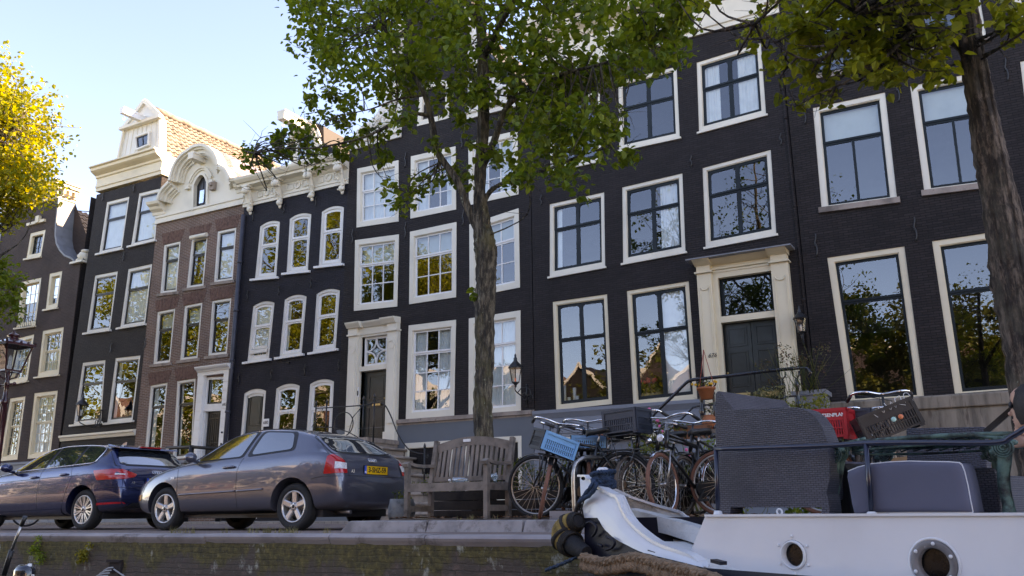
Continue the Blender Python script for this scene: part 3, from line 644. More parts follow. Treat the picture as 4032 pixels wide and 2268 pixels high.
for (a, b) in ((Vector((xl-.22, FY, cl[0].z-.30)), Vector((xl+.42, FY, cl[0].z-.34))), (Vector((cr[-1].x-.05, FY, shr.z-.28)), Vector((xr+.08, FY, shr.z-.30)))):
    band(mb, a, b, [(0, -.14), (.06, -.14), (.08, -.04), (.2, .05), (.24, .14), (.36, .2), (.4, .3), (0, .33)])
band(mb, Vector((xl-.03, FY-.02, zb0-.02)), Vector((xr+.02, FY-.02, zb1-.02)), [(0, 0), (.06, 0), (.06, .12), (.03, .13), (.03, .2), (.07, .22), (.07, .3), (0, .32)])
h.P(mb, 'moulding', CREAM2, gb)
mb = MB(); ap = [qa(0, 0), qa(0, 1)]+[qa(k/10, 1) for k in range(1, 10)]+[qa(1, 1), qa(1, 0)]
ribbon(mb, ap, 0, .09, -.08, 0, 1); ribbon(mb, ap[1:-1], .2, .27, -.07, 0, 1); ribbon(mb, ap[1:-1], .27, .33, -.11, 0, 1)
for x in (ap[1], ap[-2]): sx = -1 if x is ap[1] else 1; mb.box(x+Vector((sx*.29, -.08, -.05)), (.2, .14, .12))
h.P(mb, 'hatch_surround', CREAM2, gb)
mb = MB(); qa.box(mb, 0.01, .99, 0, .995, .08, .11); qa.box(mb, .49, .51, 0, .99, .06, .1, 1); hh = h.P(mb, 'loft_hatch', BLACKP, gb)
mb = MB(); p = F('a', 565, 1085, .05); mb.box(p, (.22, .03, .5)); h.P(mb, 'hatch_light', glassmat('hatch_glass', .5), hh)
mb = MB(); p = F('a', 693, 965, -.08); mb.box(p, (.22, .16, .3)); mb.box(p+Vector((0, -.1, .05)), (.12, .08, .12)); h.P(mb, 'flood_light', STONE, gb)
beam(h, 'a', 560, 665, 440, 585, .26, .26, CREAM2, d=-.1)
mb = MB(); n = len(cu); V = [p+Vector((0, .0, 0)) for p in cu+cr]; m = len(V); V += [p+Vector((0, 6, 0)) for p in V]; mb.add(V, [(i, i+1, i+1+m, i+m) for i in range(m-1)]); h.P(mb, 'roof', M('lead_purple_roof', (.30, .24, .27), .5, var=.2, vs=2))
mb = MB(); p = onY('p', 880+65, 400+255, FY+1.2); mb.box((xr-.1+.3, FY+3, 11.9), (.35, 4.2, .8)); h.P(mb, 'parapet', WHITE)
mb = MB(); p = F('A', 1135, 915, -.12); q0 = F('A', 1088, 922, -.1); q1 = F('A', 1180, 903, -.1); mb.tube([q0, q1], .075, 10); h.P(mb, 'rolled_awning', CREAM2)
mb = MB(); zt = F('Z', 0, 0).z; zt = F('X', 400, 1350).z
band(mb, (xl+.02, FY, 0), (qall.c[0].x-.33, FY, 0), [(0, 0), (.10, 0), (.10, zt-.25), (.16, zt-.2), (.16, zt-.12), (.22, zt-.08), (.22, zt), (0, zt+.02)]); h.P(mb, 'plinth', PLGREY)
# flowers behind the ground floor window
mb = MB(); c = F('X', 540, 1100, .35); rn = random.Random(5)
for k in range(26): mb.mi = rn.choice((0, 0, 1, 2)); mb.ball(c+Vector((rn.gauss(0, .09), rn.gauss(0, .05), rn.gauss(.12, .16))), rn.uniform(.02, .05), 6, 5)
mb.mi = 3
for k in range(8): mb.tube([c+Vector((0, 0, -.75)), c+Vector((rn.gauss(0, .08), 0, 0))], .008, 4)
fl = h.P(mb, 'tall_bouquet', [M('orange_petal', (.5, .09, .03), .6), M('pale_petal', (.5, .5, .55), .6), M('dark_leaf', (.03, .06, .02), .6), M('stem', (.1, .2, .05), .6)])
# ================================================================ navy house with segment-arched windows
h = House('navy black brick house with arched white windows, carved consoles and round-topped dormer', -21.7, -17.1); H4 = h
k4 = dict(fw=.09, sw=.07, sash_d=.05, rail=.07)
S4 = (WHITE2, .07, .09, .13); xl, xr = -21.72, -17.12
Wn = [(('C', 178, 712, 293, 686, 272, 1000, 148, 1012), '', .4), (('C', 347, 668, 472, 643, 452, 965, 328, 978), '', .4), (('C', 530, 628, 658, 602, 643, 925, 512, 940), '', .4),
      (('C', 138, 1168, 262, 1148, 'D', 215, 288, 98, 305), 'full', .4), (('C', 318, 1130, 445, 1112, 'D', 390, 262, 270, 280), 'l', .42), (('C', 500, 1098, 635, 1078, 'D', 572, 235, 448, 254), '', .42),
      (('D', 253, 448, 380, 433, 345, 790, 222, 800), 'r', .38), (('D', 433, 424, 563, 410, 545, 790, 405, 800), '', .38)]
for i, (q, c_, t_) in enumerate(Wn): window(h, Q(*cc(*q), arch=.11), WHITE, WHITE2, tr=t_, sill=S4 if i < 6 else None, cur=c_, **k4)
# basement-level door with leaded transom
q = Q(*cc('D', 82, 474, 200, 460, 168, 860, 42, 868), arch=.11); q.c[0].z = q.c[1].z = .12; h.holes.append(q.outline())
mb = MB(); u0, u1, v0, v1 = q.rim(mb, -.004, 1.004, 0, 1.004, .11, .09, .02, .15, .02); vt = (F('D', 140, 598).z-.12)/q.H; q.box(mb, u0, u1, vt-.07/q.H, vt, .0, .14, 1); q.rim(mb, u0, u1, vt, v1, .06, .05, .05, .12); fr_ = h.P(mb, 'door_frame', WHITE)
mb = MB(); q.sheet(mb, u0, u1, vt, v1, .1); h.P(mb, 'pane', GLASS, fr_)
mb = MB(); lead = []
for k in range(-1, 2): mb.tube([q((u0+u1)/2+k*.1, vt+.02, .09), q((u0+u1)/2+k*.1+.04, (vt+v1)/2, .09), q((u0+u1)/2+k*.1, v1-.02, .09)], .012, 4)
mb.tube([q(u0, vt+.1, .09), q(u1, vt+.1, .09)], .01, 4); mb.tube([q(u0, vt+.16, .09), q(u1, vt+.16, .09)], .01, 4); h.P(mb, 'leading', WHITE, fr_)
qd = Q(q(u0, vt-.07/q.H), q(u1, vt-.07/q.H), q(u1, 0), q(u0, 0)); panel_door(h, qd, DOORG, [(.15, .85, .55, .9), (.15, .85, .1, .48)], .1, (.9, .45))
zt = (F('C', 125, 595).z+F('C', 670, 470).z)/2
wall(h, [Vector((xl, FY, 0)), Vector((xr, FY, 0)), Vector((xr, FY, zt+.1)), Vector((xl, FY, zt+.1))], BRK_NAVY)
shell(h, xl, xr, zt+1.2)
mb = MB(); za = F('C', 125, 597).z; zb = F('C', 670, 472).z; zt0 = onY('C', 80, 440, FY-.5).z; zt1 = onY('C', 680, 300, FY-.5).z
A_ = Vector((xl-.02, FY, za)); B_ = Vector((xr+.02, FY, zb)); Ht = (zt0+zt1)/2-(za+zb)/2+.12
band(mb, A_, B_, [(0, 0), (.05, 0), (.05, .1), (.08, .11), (.08, .16), (.03, .18), (.03, Ht*.55), (.10, Ht*.6), (.14, Ht*.66), (.36, Ht*.7), (.38, Ht*.78), (.44, Ht*.8), (.52, Ht*.9), (.54, Ht*.96), (.54, Ht), (-.3, Ht+.05), (-.3, 0)])
co = h.P(mb, 'cornice', CREAM2)
cx = [F('C', x, y).x for x, y in ((140, 560), (308, 515), (490, 470), (662, 425))]
for i in range(3):
    mb = MB(); x0 = cx[i]+.22; x1 = cx[i+1]-.22; u = ((x0+x1)/2-xl)/(xr-xl); z0 = za+(zb-za)*u+.25; z1 = z0+Ht*.24; xm = (x0+x1)/2; zm = (z0+z1)/2; r_ = (z1-z0)*.52; y = FY-.045
    for sx in (-1, 1):
        xe = x0 if sx < 0 else x1; xi = xm+sx*(r_+.1)
        for p, q_ in (((xe, z0), (xi, z0)), ((xe, z1), (xi, z1)), ((xe, z0), (xe, z1)), ((xi, z0), (xi, z1))): mb.bar((p[0], y, p[1]), (q_[0], y, q_[1]), .035, .03)
    mb.tube(rings((xm, y, zm), r_, 20), .03, 6, True); mb.tube(rings((xm, y, zm), r_*.78, 20), .018, 6, True)
    h.P(mb, 'frieze_panel', CREAM2, co)
for i, x in enumerate(cx):
    mb = MB(); u = (x-xl)/(xr-xl); z0 = za+(zb-za)*u-.28; zz = z0+Ht*.62+.28
    S_ = [Vector((x, FY-.06-.30*max(0, (k/10))**1.7, z0+.1+(zz-z0-.1)*k/10)) for k in range(11)]
    mb.tube(S_, [.06+.07*(k/10) for k in range(11)], 8); rn = random.Random(i)
    for k in range(16):
        t_ = rn.random(); p = S_[int(t_*10)]; mb.ball(p+Vector((rn.uniform(-.12, .12), -.06-rn.random()*.05, rn.uniform(-.03, .03))), rn.uniform(.025, .05), 6, 5)
    mb.ball((x, FY-.38, zz-.12), .15, 9, 7, (1.1, .7, .9)); mb.ball((x, FY-.12, z0+.12), .11, 8, 6, (1.1, .8, 1)); mb.ball((x, FY-.08, z0), .06, 8, 6, (1, .8, 1.4)); mb.box((x, FY-.22, zz+.03), (.3, .44, .06))
    h.P(mb, 'console', CREAM2, co)
anchors(h, [F('C', *p) for p in ((140, 655), (318, 610), (498, 570), (108, 1105), (288, 1075), (471, 1035))]+[F('D', *p) for p in ((55, 395), (228, 375), (407, 350), (588, 325))], .34)
# dormer with a round head, and its beam
qd = Q(*[F('C', *p, .25) for p in ((380, 255), (487, 228), (487, 320), (383, 345))], arch=.5); zc = (zt0+zt1)/2
mb = MB(); ol = qd.outline(); ctr = qd(.5, .5); big = [ctr+(p-ctr)*1.42 for p in ol]; big[0].z = big[1].z = zc-.1; hol = ol
tri = tessellate_polygon([big, hol]); V = big+hol; mb.add(V, [tuple(t) for t in tri]); n = len(hol); mb.add(hol+[p+Vector((0, .14, 0)) for p in hol], [(i, (i+1) % n, (i+1) % n+n, i+n) for i in range(n)])
n = len(big); mb.add(big+[p+Vector((0, .5, 0)) for p in big], [(i, (i+1) % n, (i+1) % n+n, i+n) for i in range(n)])
ap = [p for p in big[2:]]; ribbon(mb, ap, -.02, .1, -.16, .0, -1); ribbon(mb, ap, -.02, .18, -.08, 0, -1)
dm = h.P(mb, 'dormer', CREAM2)
mb = MB(); qd.rim(mb, 0, 1, 0, 1, .06, .06, .05, .1); qd.box(mb, .47, .53, 0, 1.0, .05, .09, 1); qd.box(mb, 0, 1, .55, .6, .055, .085, 1); h.P(mb, 'dormer_window_frame', WHITE2, dm)
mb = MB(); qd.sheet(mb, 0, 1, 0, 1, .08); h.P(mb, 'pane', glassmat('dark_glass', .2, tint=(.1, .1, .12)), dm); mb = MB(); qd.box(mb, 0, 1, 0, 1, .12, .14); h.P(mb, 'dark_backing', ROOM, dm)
beam(h, 'C', 440, 150, 300, 52, .3, .32, CREAM2, d=.2)
mb = MB(); ctr = qd(.5, 1.2); x0, x1 = ctr.x-.75, ctr.x+.75; zr = ctr.z+.25
mb.prism([(x0, FY+.5, zc), (x1, FY+.5, zc), (x1-.15, FY+.5, zr-.35), (ctr.x, FY+.5, zr), (x0+.15, FY+.5, zr-.35)], (0, 1.9, 0)); h.P(mb, 'dormer_roof', SLATE, dm)
mb = MB(); mb.add([(xl, FY+.3, zc-.1), (xr, FY+.3, zc-.1), (xr, FY+5, zc+2.2), (xl, FY+5, zc+2.2), (xl, FY+9, zc-.1), (xr, FY+9, zc-.1)], [(0, 1, 2, 3), (3, 2, 5, 4), (0, 3, 4), (1, 5, 2)]); h.P(mb, 'roof', SLATE)
drain(h, (xl+.09, FY, za-.3), (xl+.0, FY, .1), .07, M('navy_pipe', (.05, .055, .075), .5))
pl = F('D', 200, 630, -.02); mb = MB(); mb.box(pl, (.24, .02, .24)); o = h.P(mb, 'number_plate', WHITE2); text('680', 'house_number', BLACKP, o, pl+Vector((0, -.013, 0)), .14, .001, bold=.002)
for k in range(1): mb = MB(); p = F('D', 315, 308, -.1); mb.tube([p, p+Vector((0, .12, .0))], .03, 6); h.P(mb, 'pipe_stub', IRON)
# ================================================================ black neck-gable house with a stone stoop
h = House('black brick house with white small-paned sash windows and a carved white neck gable', -17.1, -10.5); H5 = h
k5 = dict(fw=.14, sw=.05, sash_d=.05, fwb=.16, head=.03, mun=.03)
xl, xr = -17.12, -10.5
rows = [(('C', 737, 385, 970, 337, 970, 683, 733, 718), (3, 1), (3, 2), .38, 'full low'), (('C', 1043, 315, 1295, 258, 1298, 615, 1040, 667), (3, 1), (3, 2), .38, 'L r'), (('K', 1218, 720, 1465, 665, 1470, 985, 1222, 1040), (3, 1), (3, 2), .38, 'L R'),
        (('C', 725, 793, 972, 760, 962, 1168, 718, 1193), (3, 1), (3, 2), .34, 'b.32'), (('C', 1038, 745, 1300, 690, 1298, 1115, 1033, 1155), (3, 1), (3, 2), .34, 'b.3'), (('p', 1850, 885, 2042, 822, 2047, 1131, 1851, 1170), (3, 1), (3, 2), .34, 'b.3'),
        (('D', 965, 113, 1215, 83, 1205, 590, 950, 610), (3, 1), (3, 3), .28, 'L R'), (('p', 1848, 1256, 2049, 1224, 2051, 1622, 1847, 1640), (3, 1), (3, 3), .28, 'full'),
        (('K', 975, 432, 1122, 400, 1118, 600, 958, 640), (2, 1), (2, 1), .48, 'b.9'), (('K', 1222, 425, 1362, 392, 1364, 568, 1218, 605), (2, 1), (2, 1), .48, '')]
for q, tp, bt, t_, c_ in rows: window(h, Q(*cc(*q)), CREAM2, WHITE2, tr=t_, top=tp, bot=bt, cur=c_, prow=-.02, **k5)
# door set
ql = F('D', 700, 155); qt = Q(*cc('D', 722, 172, 850, 158, 845, 318, 718, 335)); xa, xb = qt.c[0].x-.05, qt.c[1].x+.05; zf = F('D', 775, 735).z
qo = Q(Vector((xa, FY, qt.c[3].z)), Vector((xb, FY, qt.c[2].z)), Vector((xb, FY, zf)), Vector((xa, FY, zf))); h.holes.append(qo.outline())
zs = F('K', 600, 762); zs1 = F('K', 880, 690)
nL = F('K', 882, 500).x; nR = -11.75+0; nR = 2*((xl+xr)/2)-nL
zsh = (zs.z+zs1.z)/2; zn = 17.2
outl = [Vector((xl, FY, 0)), Vector((xr, FY, 0)), Vector((xr, FY, zsh)), Vector((nR, FY, zsh)), Vector((nR, FY, zn)), Vector((nL, FY, zn)), Vector((nL, FY, zsh)), Vector((xl, FY, zsh))]
wall(h, outl, BRK_BLACK); shell(h, xl, xr, zsh-.3, roofz=16.6)
mb = MB(); mb.box(((nL+nR)/2, FY+.5, (zsh+zn)/2), (nR-nL-.02, .9, zn-zsh-.02)); h.P(mb, 'gable_back', BRK_BLACK)
for a, b in ((xl, nL), (nR, xr)): mb = MB(); band(mb, Vector((a, FY, zsh-.05)), Vector((b, FY, zsh-.05)), [(0, 0), (.06, 0), (.08, .12), (.14, .16), (.16, .28), (0, .32), (-.3, .32), (-.3, 0)]); h.P(mb, 'gable_moulding', WHITE)
mb = MB(); pts = [(nL-.3, zn), (nL-1, zn+.1), (nL-1, zn+.3)]
band(mb, Vector((nL-.1, FY, zn)), Vector((nR+.1, FY, zn)), scale(CROWN, .9, 1.2)); mb.prism([(nL-.1, FY, zn+.48), (nR+.1, FY, zn+.48), ((nL+nR)/2, FY, zn+1.5)], (0, .3, 0))
h.P(mb, 'gable_moulding', WHITE)
for sx, x0, xe in ((-1, nL, xl+.3), (1, nR, xr-.3)):
    mb = MB(); rn = random.Random(4); z0 = zsh+.27; w = abs(xe-x0); pts = [Vector((x0, FY-.02, z0)), Vector((xe, FY-.02, z0))]
    prof = [(1, 0), (.98, .18), (.85, .32), (.66, .42), (.45, .75), (.33, 1.2), (.28, 1.9), (.20, 2.6), (.12, 3.3), (0, 3.7)]
    crv = smoothpath([Vector((x0+sx*w*a, FY-.02, z0+b)) for a, b in prof], 4)
    mb.prism([Vector((x0, FY-.02, z0))]+crv, (0, .2, 0))
    mb.tube([p+Vector((-sx*.05, -.06, 0)) for p in crv], .09, 8)
    for k in range(150):
        i = rn.randrange(len(crv)); p = crv[i].lerp(Vector((x0, FY, crv[i].z)), rn.random()*.7); r_ = rn.uniform(.05, .12)
        mb.ball(p+Vector((0, -.08, rn.uniform(-.1, .05))), r_, 7, 5, (rn.uniform(.7, 1.4), .8, rn.uniform(.7, 1.4)))
    mb.tube([Vector((x0+sx*(.5+.25*math.cos(t)*(1-t/14)), FY-.16, z0+.35+.25*math.sin(t)*(1-t/14))) for t in [k*.6 for k in range(20)]], .055, 7)
    h.P(mb, 'carved_scroll', WHITE)
# pilasters, entablature
k5e = .5; p1 = F('D', 655, 175); p2 = F('D', 712, 168); p3 = F('D', 852, 150); p4 = F('D', 905, 140); zt = (p2.z+p3.z)/2
mb = MB()
for (a, b) in ((xa-.42, xa-.06), (xb+.06, xb+.42)):
    mb.box(((a+b)/2, FY-.07, (zf+zt)/2), (b-a, .16, zt-zf)); mb.box(((a+b)/2, FY-.165, (zf+zt)/2+.15), (b-a-.16, .04, zt-zf-.7)); mb.box(((a+b)/2, FY-.10, zf+.13), (b-a+.06, .22, .26))
    mb.box(((a+b)/2, FY-.10, zt+.05*k5e), (b-a+.06, .22, .1*k5e)); mb.box(((a+b)/2, FY-.10, zt+.28*k5e), (b-a-.02, .2, .36*k5e))
    mb.lathe([(.12, -.01), (.12, .02), (0, .02)], ((a+b)/2, FY-.19, zt-.42), 12, 'Y')
mb.box(((xa+xb)/2, FY-.04, zt+.24*k5e), (xb-xa+.2, .12, .44*k5e))
for a, b, ex in ((xa-.42, xa+.1, .12), (xb-.1, xb+.42, .12), (xa+.1, xb-.1, .0)): band(mb, (a, FY, zt+.46*k5e), (b, FY, zt+.46*k5e), [(0, 0), (.14+ex, 0), (.18+ex, .05), (.2+ex, .07), (.24+ex, .12), (.25+ex, .16), (0, .20)])
for x in (xa-.03, xb+.03): mb.box((x, FY+.02, (zf+zt)/2), (.06, .2, zt-zf))
mb.box(((xa+xb)/2, FY+.03, zt-.02), (xb-xa, .2, .06)); mb.box(((xa+xb)/2, FY+.02, qt.c[0].z-.06), (xb-xa, .22, .14))
ds = h.P(mb, 'door_surround', CREAM2)
mb = MB(); qt.rim(mb, .02, .98, .02, .98, .07, .07, .04, .11)
for a, b in (((.5, .02), (.98, .5)), ((.98, .5), (.5, .98)), ((.5, .98), (.02, .5)), ((.02, .5), (.5, .02))):
    P_ = [qt(a[0]+(b[0]-a[0])*t, a[1]+(b[1]-a[1])*t, .07)+(qt(.5, .5, .07)-qt((a[0]+b[0])/2, (a[1]+b[1])/2, .07))*(.55*math.sin(PI*t)) for t in [k/8 for k in range(9)]]; mb.tube(P_, .028, 6)
tw = h.P(mb, 'transom_window', WHITE2, ds); mb = MB(); qt.sheet(mb, .02, .98, .02, .98, .09); h.P(mb, 'pane', GLASS, tw)
qd = Q(Vector((xa+.03, FY, qt.c[0].z-.13)), Vector((xb-.03, FY, qt.c[0].z-.13)), Vector((xb-.03, FY, zf)), Vector((xa+.03, FY, zf)))
dr = panel_door(h, qd, DOORG, [(.2, .85, .60, .94), (.2, .85, .10, .5)], .12, (.88, .6)); mb = MB(); mb.box(qd(.55, .53, .09), (.3, .05, .09)); h.P(mb, 'letterbox', BRASS, dr)
mb = MB(); p = F('D', 693, 468, -.05); mb.box(p, (.1, .06, .3)); ic = h.P(mb, 'intercom', WHITE2, ds); mb = MB(); mb.box(p+Vector((0, -.035, -.03)), (.06, .02, .14)); h.P(mb, 'buttons', IRON, ic)
# sill band and plinth
z1 = F('D', 900, 618).z; z0 = F('D', 900, 648).z
mb = MB(); band(mb, (xb+.45, FY, z0), (xr, FY, z0), [(0, 0), (.06, 0), (.06, z1-z0-.12), (.12, z1-z0-.1), (.12, z1-z0), (0, z1-z0+.02)]); h.P(mb, 'stone_band', STONE)
bw = [cc('D', 950, 742, 1205, 726, 1200, 1050, 945, 1065), cc('E', 203, 708, 347, 702, 350, 905, 203, 915)]
bw[1][0].x = bw[1][3].x = -12.6
for q in bw:
    q[2].z = q[3].z = .45; qq = Q(*q); window(h, qq, CREAM2, WHITE2, fw=.1, sw=.05, tr=0, bot=(1, 2), prow=-.06, cur='', head=.04)
    mb = MB()
    for k in range(14): v = .1+.62*k/14; qq.box(mb, .12, .88, v, v+.012, .12, .14)
    h.P(mb, 'window_shutter', SLATE)
pl = [Vector((xl, FY-.05, 0)), Vector((xr, FY-.05, 0)), Vector((xr, FY-.05, z0)), Vector((xl, FY-.05, z0))]
hol = [[p+Vector((0, -.05, 0)) for p in Q(*q).outline()] for q in bw]
dh = [Vector((x, FY-.05, z)) for x, z in ((xa-.4, zf-.1), (xb+.4, zf-.1), (xb+.4, z0-.01), (xa-.4, z0-.01))]
tri = tessellate_polygon([pl]+hol+[dh]); V = pl[:]
for q in hol+[dh]: V += q
mb = MB(); mb.add(V, [tuple(t) for t in tri]); mb.add([pl[1], pl[2], pl[2]+Vector((0, .05, 0)), pl[1]+Vector((0, .05, 0))], [(0, 1, 2, 3)]); h.P(mb, 'plinth', PLGREY2)
anchors(h, [F('C', *p) for p in ((1008, 335), (1330, 225), (707, 770), (1008, 735), (1337, 665))], .5)
# ---- stoop of that house
st = empty('stone_stoop', 'sandstone stoop with moulded steps rising to the dark green panelled door', 'steps', ((xa+xb)/2, FY-.6, 0))
land = (xa-.9, xb+.45); ns = 8; yo = 1.5
mb = MB(); mb.box(((land[0]+land[1])/2, FY-yo/2-.01, zf-.06), (land[1]-land[0]+.1, yo, .12)); mb.box(((land[0]+land[1])/2, FY-yo/2-.01, zf-.16), (land[1]-land[0]+.02, yo-.1, .08)); mb.build('landing', STONE, st)
mb = MB(); mb.box(((land[0]+land[1])/2, FY-yo/2-.01, (zf-.2)/2), (land[1]-land[0]-.1, yo-.2, zf-.2)); mb.build('stoop_base', PLGREY2, st)
for k in range(ns):
    zt = zf-(k+1)*zf/(ns+1); x1 = land[1]+.32*(k+1); mb = MB(); hh = zf/(ns+1)
    mb.box(((land[1]-.2+x1)/2, FY-yo/2-.02, zt-.035), (x1-land[1]+.2, yo-.04, .07)); mb.box(((land[1]-.2+x1)/2-.03, FY-yo/2-.02, zt-.07-(hh-.07)/2), (x1-land[1]+.14, yo-.14, hh-.07))
    mb.tube([(x1, FY-yo+.02, zt-.035), (x1, FY-.05, zt-.035)], .038, 8); mb.tube([(x1, FY-yo+.02, zt-.035), (land[1]-.2, FY-yo+.02, zt-.035)], .038, 8)
    mb.build('step', STONE, st)
# iron railing with its hoop
rl = empty('iron_railing', 'thin black wrought iron railing with a round hoop on the sandstone stoop', 'railing', ((xa+xb)/2-.5, FY-yo+.08, zf))
yr_ = FY-yo+.08; G = lambda c, x, y: onY(c, x, y, yr_)
mb = MB()
tp = [G('D', 468, 553), G('D', 525, 550), G('D', 720, 537), G('D', 780, 525), G('D', 830, 532), G('D', 865, 590), G('D', 905, 690), G('D', 955, 765), G('D', 1000, 790), G('D', 1048, 797)]
mb.tube(smoothpath(tp, 4), .018, 6); mb.tube([G('D', 460, 655), G('D', 560, 655), G('D', 640, 680), G('D', 712, 720)], .014, 5); mb.tube([G('D', 720, 537), G('D', 665, 600), G('D', 640, 690)], .012, 5); mb.build('handrail', IRON, rl)
for (x, y, y2) in ((468, 530, 700), (525, 525, 710), (722, 505, 735), (780, 492, 740), (1048, 760, 1010)):
    mb = MB(); a = G('D', x, y); b = G('D', x-2, y2); b.x = a.x; mb.tube([b, a], .022, 6); mb.lathe([(.01, -.04), (.035, 0), (.03, .04), (.008, .1)], a, 8); mb.lathe([(.05, -.03), (.035, .03)], b, 8); mb.build('baluster', IRON, rl)
mb = MB(); c = G('D', 615, 638); mb.tube(rings(c, abs(G('D', 665, 638).x-c.x), 24), .016, 6, True); mb.tube([G('D', 1048, 797)+Vector((.05*math.cos(t)*(1-t/12)+.08, 0, -.07+.06*math.sin(t)*(1-t/12))) for t in [k*.7 for k in range(14)]], .01, 5); mb.build('hoop', IRON, rl)
# ================================================================ wide black house, dark green windows, cream double door
h = House('widest black brick house with dark green cross windows, cream frames and double front door', -10.5, -3.42); H6 = h
xl, xr = -10.48, -3.42
k6 = dict(fw=.10, sw=.07, sash_d=.08, split=.11, fwb=.13, rnd=.09)
rows = [(('H', 318, 487, 578, 430, 583, 783, 318, 832), .36, 'l', 1), (('H', 663, 407, 950, 340, 965, 712, 667, 768), .36, 'R', 1), (('H', 1045, 315, 1370, 228, 1397, 628, 1060, 692), .36, '', 1),
        (('H', 332, 952, 592, 915, 'E', 828, 530, 527, 562), .36, '', 0), (('H', 685, 900, 980, 853, 'E', 1283, 505, 940, 540), .38, 'RR', 0),
        (('K', 1630, 520, 1888, 458, 1890, 812, 1630, 868), .38, '', 1), (('K', 1975, 412, 2272, 336, 2288, 695, 1980, 762), .4, '', 1), (('d', 1752, 157, 1914, 107, 1927, 287, 1758, 332), .4, 'L R', 1)]
for i, (q, t_, c_, s_) in enumerate(rows):
    window(h, Q(*cc(*q)), CREAM2 if s_ else CREAM, DGREEN, tr=t_, top=(2, 1), bot=(2, 1), cur=c_, sill=(CREAM2, .05, .05, .04) if s_ else None, **k6)
qt = Q(*cc('b', 440, 600, 935, 522, 975, 905, 470, 968)); zb = F('Z', 1200, 640).z; xa, xb = qt.c[0].x-.02, qt.c[1].x+.02
zf6 = F('Z', 700, 850).z-.0
qo = Q(Vector((xa, FY, qt.c[3].z)), Vector((xb, FY, qt.c[2].z)), Vector((xb, FY, zb-.25)), Vector((xa, FY, zb-.25))); h.holes.append(qo.outline())
za0 = F('d', 1565, 150); zb0_ = F('d', 1985, 20)
ztop = (za0.z+zb0_.z)/2
wall(h, [Vector((xl, FY, 0)), Vector((xr, FY, 0)), Vector((xr, FY, ztop+.05)), Vector((xl, FY, ztop+.05))], BRK_BLACK)
shell(h, xl, xr, ztop+1.6, roofz=18.6)
mb = MB(); band(mb, (xl, FY, ztop), (xr+.05, FY, ztop), [(0, 0), (.06, 0), (.06, .12), (.1, .14), (.1, .24), (.05, .26), (.05, .95), (.12, 1.0), (.16, 1.12), (.45, 1.2), (.5, 1.35), (.62, 1.5), (.66, 1.66), (.6, 1.75), (-.3, 1.8), (-.3, 0)]); co = h.P(mb, 'cornice', CREAM2)
for x in (xr-.12, xl+.15): mb = MB(); mb.tube([(x, FY-.1-.28*(k/8)**2, ztop+.3+.85*k/8) for k in range(9)], [.07+.04*k/8 for k in range(9)], 8); mb.box((x, FY-.12, ztop+.34), (.3, .18, .1)); mb.ball((x, FY-.4, ztop+1.08), .13, 8, 6); h.P(mb, 'console', CREAM2, co)
pz = (F('b', 390, 575).z+F('b', 960, 450).z)/2
k6e = ((onY('b', 140, 420, FY-.5).z+onY('b', 1180, 225, FY-.5).z)/2-pz)/.92
L0, L1 = F('b', 255, 700).x, F('b', 392, 700).x; R0, R1 = F('b', 955, 600).x, F('b', 1120, 600).x
mb = MB()
for a, b in ((L0, L1), (R0, R1)):
    m_ = (a+b)/2; mb.box((m_, FY-.09, (zb-.25+pz)/2), (b-a, .2, pz-zb+.25))
    for s_ in (-1, 1): mb.box((m_+s_*(b-a)*.33, FY-.195, (zb+pz)/2-.1), (.02, .03, pz-zb-.5))
    mb.tube([(m_+(b-a)*.3*math.cos(t), FY-.2, pz-.32-.1*math.sin(t)) for t in [PI*k/8 for k in range(9)]], .014, 5)
    mb.box((m_, FY-.12, pz+.06*k6e), (b-a+.08, .28, .10*k6e)); mb.box((m_, FY-.11, pz+.3*k6e), (b-a-.02, .24, .42*k6e))
mb.box(((L1+R0)/2, FY-.03, pz+.28*k6e), (R0-L1+.05, .1, .54*k6e))
for k, z in enumerate((pz+.02, pz+.09)): mb.box(((L1+R0)/2, FY-.07-.02*k, z), (R0-L1+.05, .1, .05))
for a, b, ex in ((L0-.02, L1+.03, .14), (R0-.03, R1+.02, .14), (L1+.03, R0-.03, 0)): band(mb, (a, FY, pz+.5*k6e), (b, FY, pz+.5*k6e), [(0, 0), (.12+ex, 0), (.18+ex, .08*k6e), (.22+ex, .1*k6e), (.34+ex, .24*k6e), (.36+ex, .32*k6e), (0, .38*k6e)])
for x, w in ((xa, xa-L1), (xb, R0-xb)): mb.box((x-(w/2 if x == xa else -w/2), FY+.0, (zb-.25+pz)/2), (abs(w), .2, pz-zb+.25))
mb.box(((xa+xb)/2, FY+.0, pz-.06), (xb-xa, .2, .16)); zt_ = (qt.c[0].z+qt.c[1].z)/2; mb.box(((xa+xb)/2, FY+.01, zt_-.07), (xb-xa, .2, .15))
ds = h.P(mb, 'door_surround', CREAM)
mb = MB(); band(mb, (L0-.16, FY-.02, pz+.88*k6e-.04), (R1+.16, FY-.02, pz+.88*k6e-.04), [(0, 0), (.5, -.0), (.5, .03), (0, .06)]); h.P(mb, 'lead_flashing', LEAD, ds)
text('676', 'house_number', BLACKP, ds, F('b', 372, 1327, -.21), .14, .002, shear=.35)
mb = MB(); qt.rim(mb, .0, 1, .0, 1, .06, .06, .05, .11); tw = h.P(mb, 'transom_window', DGREEN, ds); mb = MB(); qt.sheet(mb, .0, 1, .0, 1, .09); h.P(mb, 'pane', GLASS, tw)
zd = zt_-.15
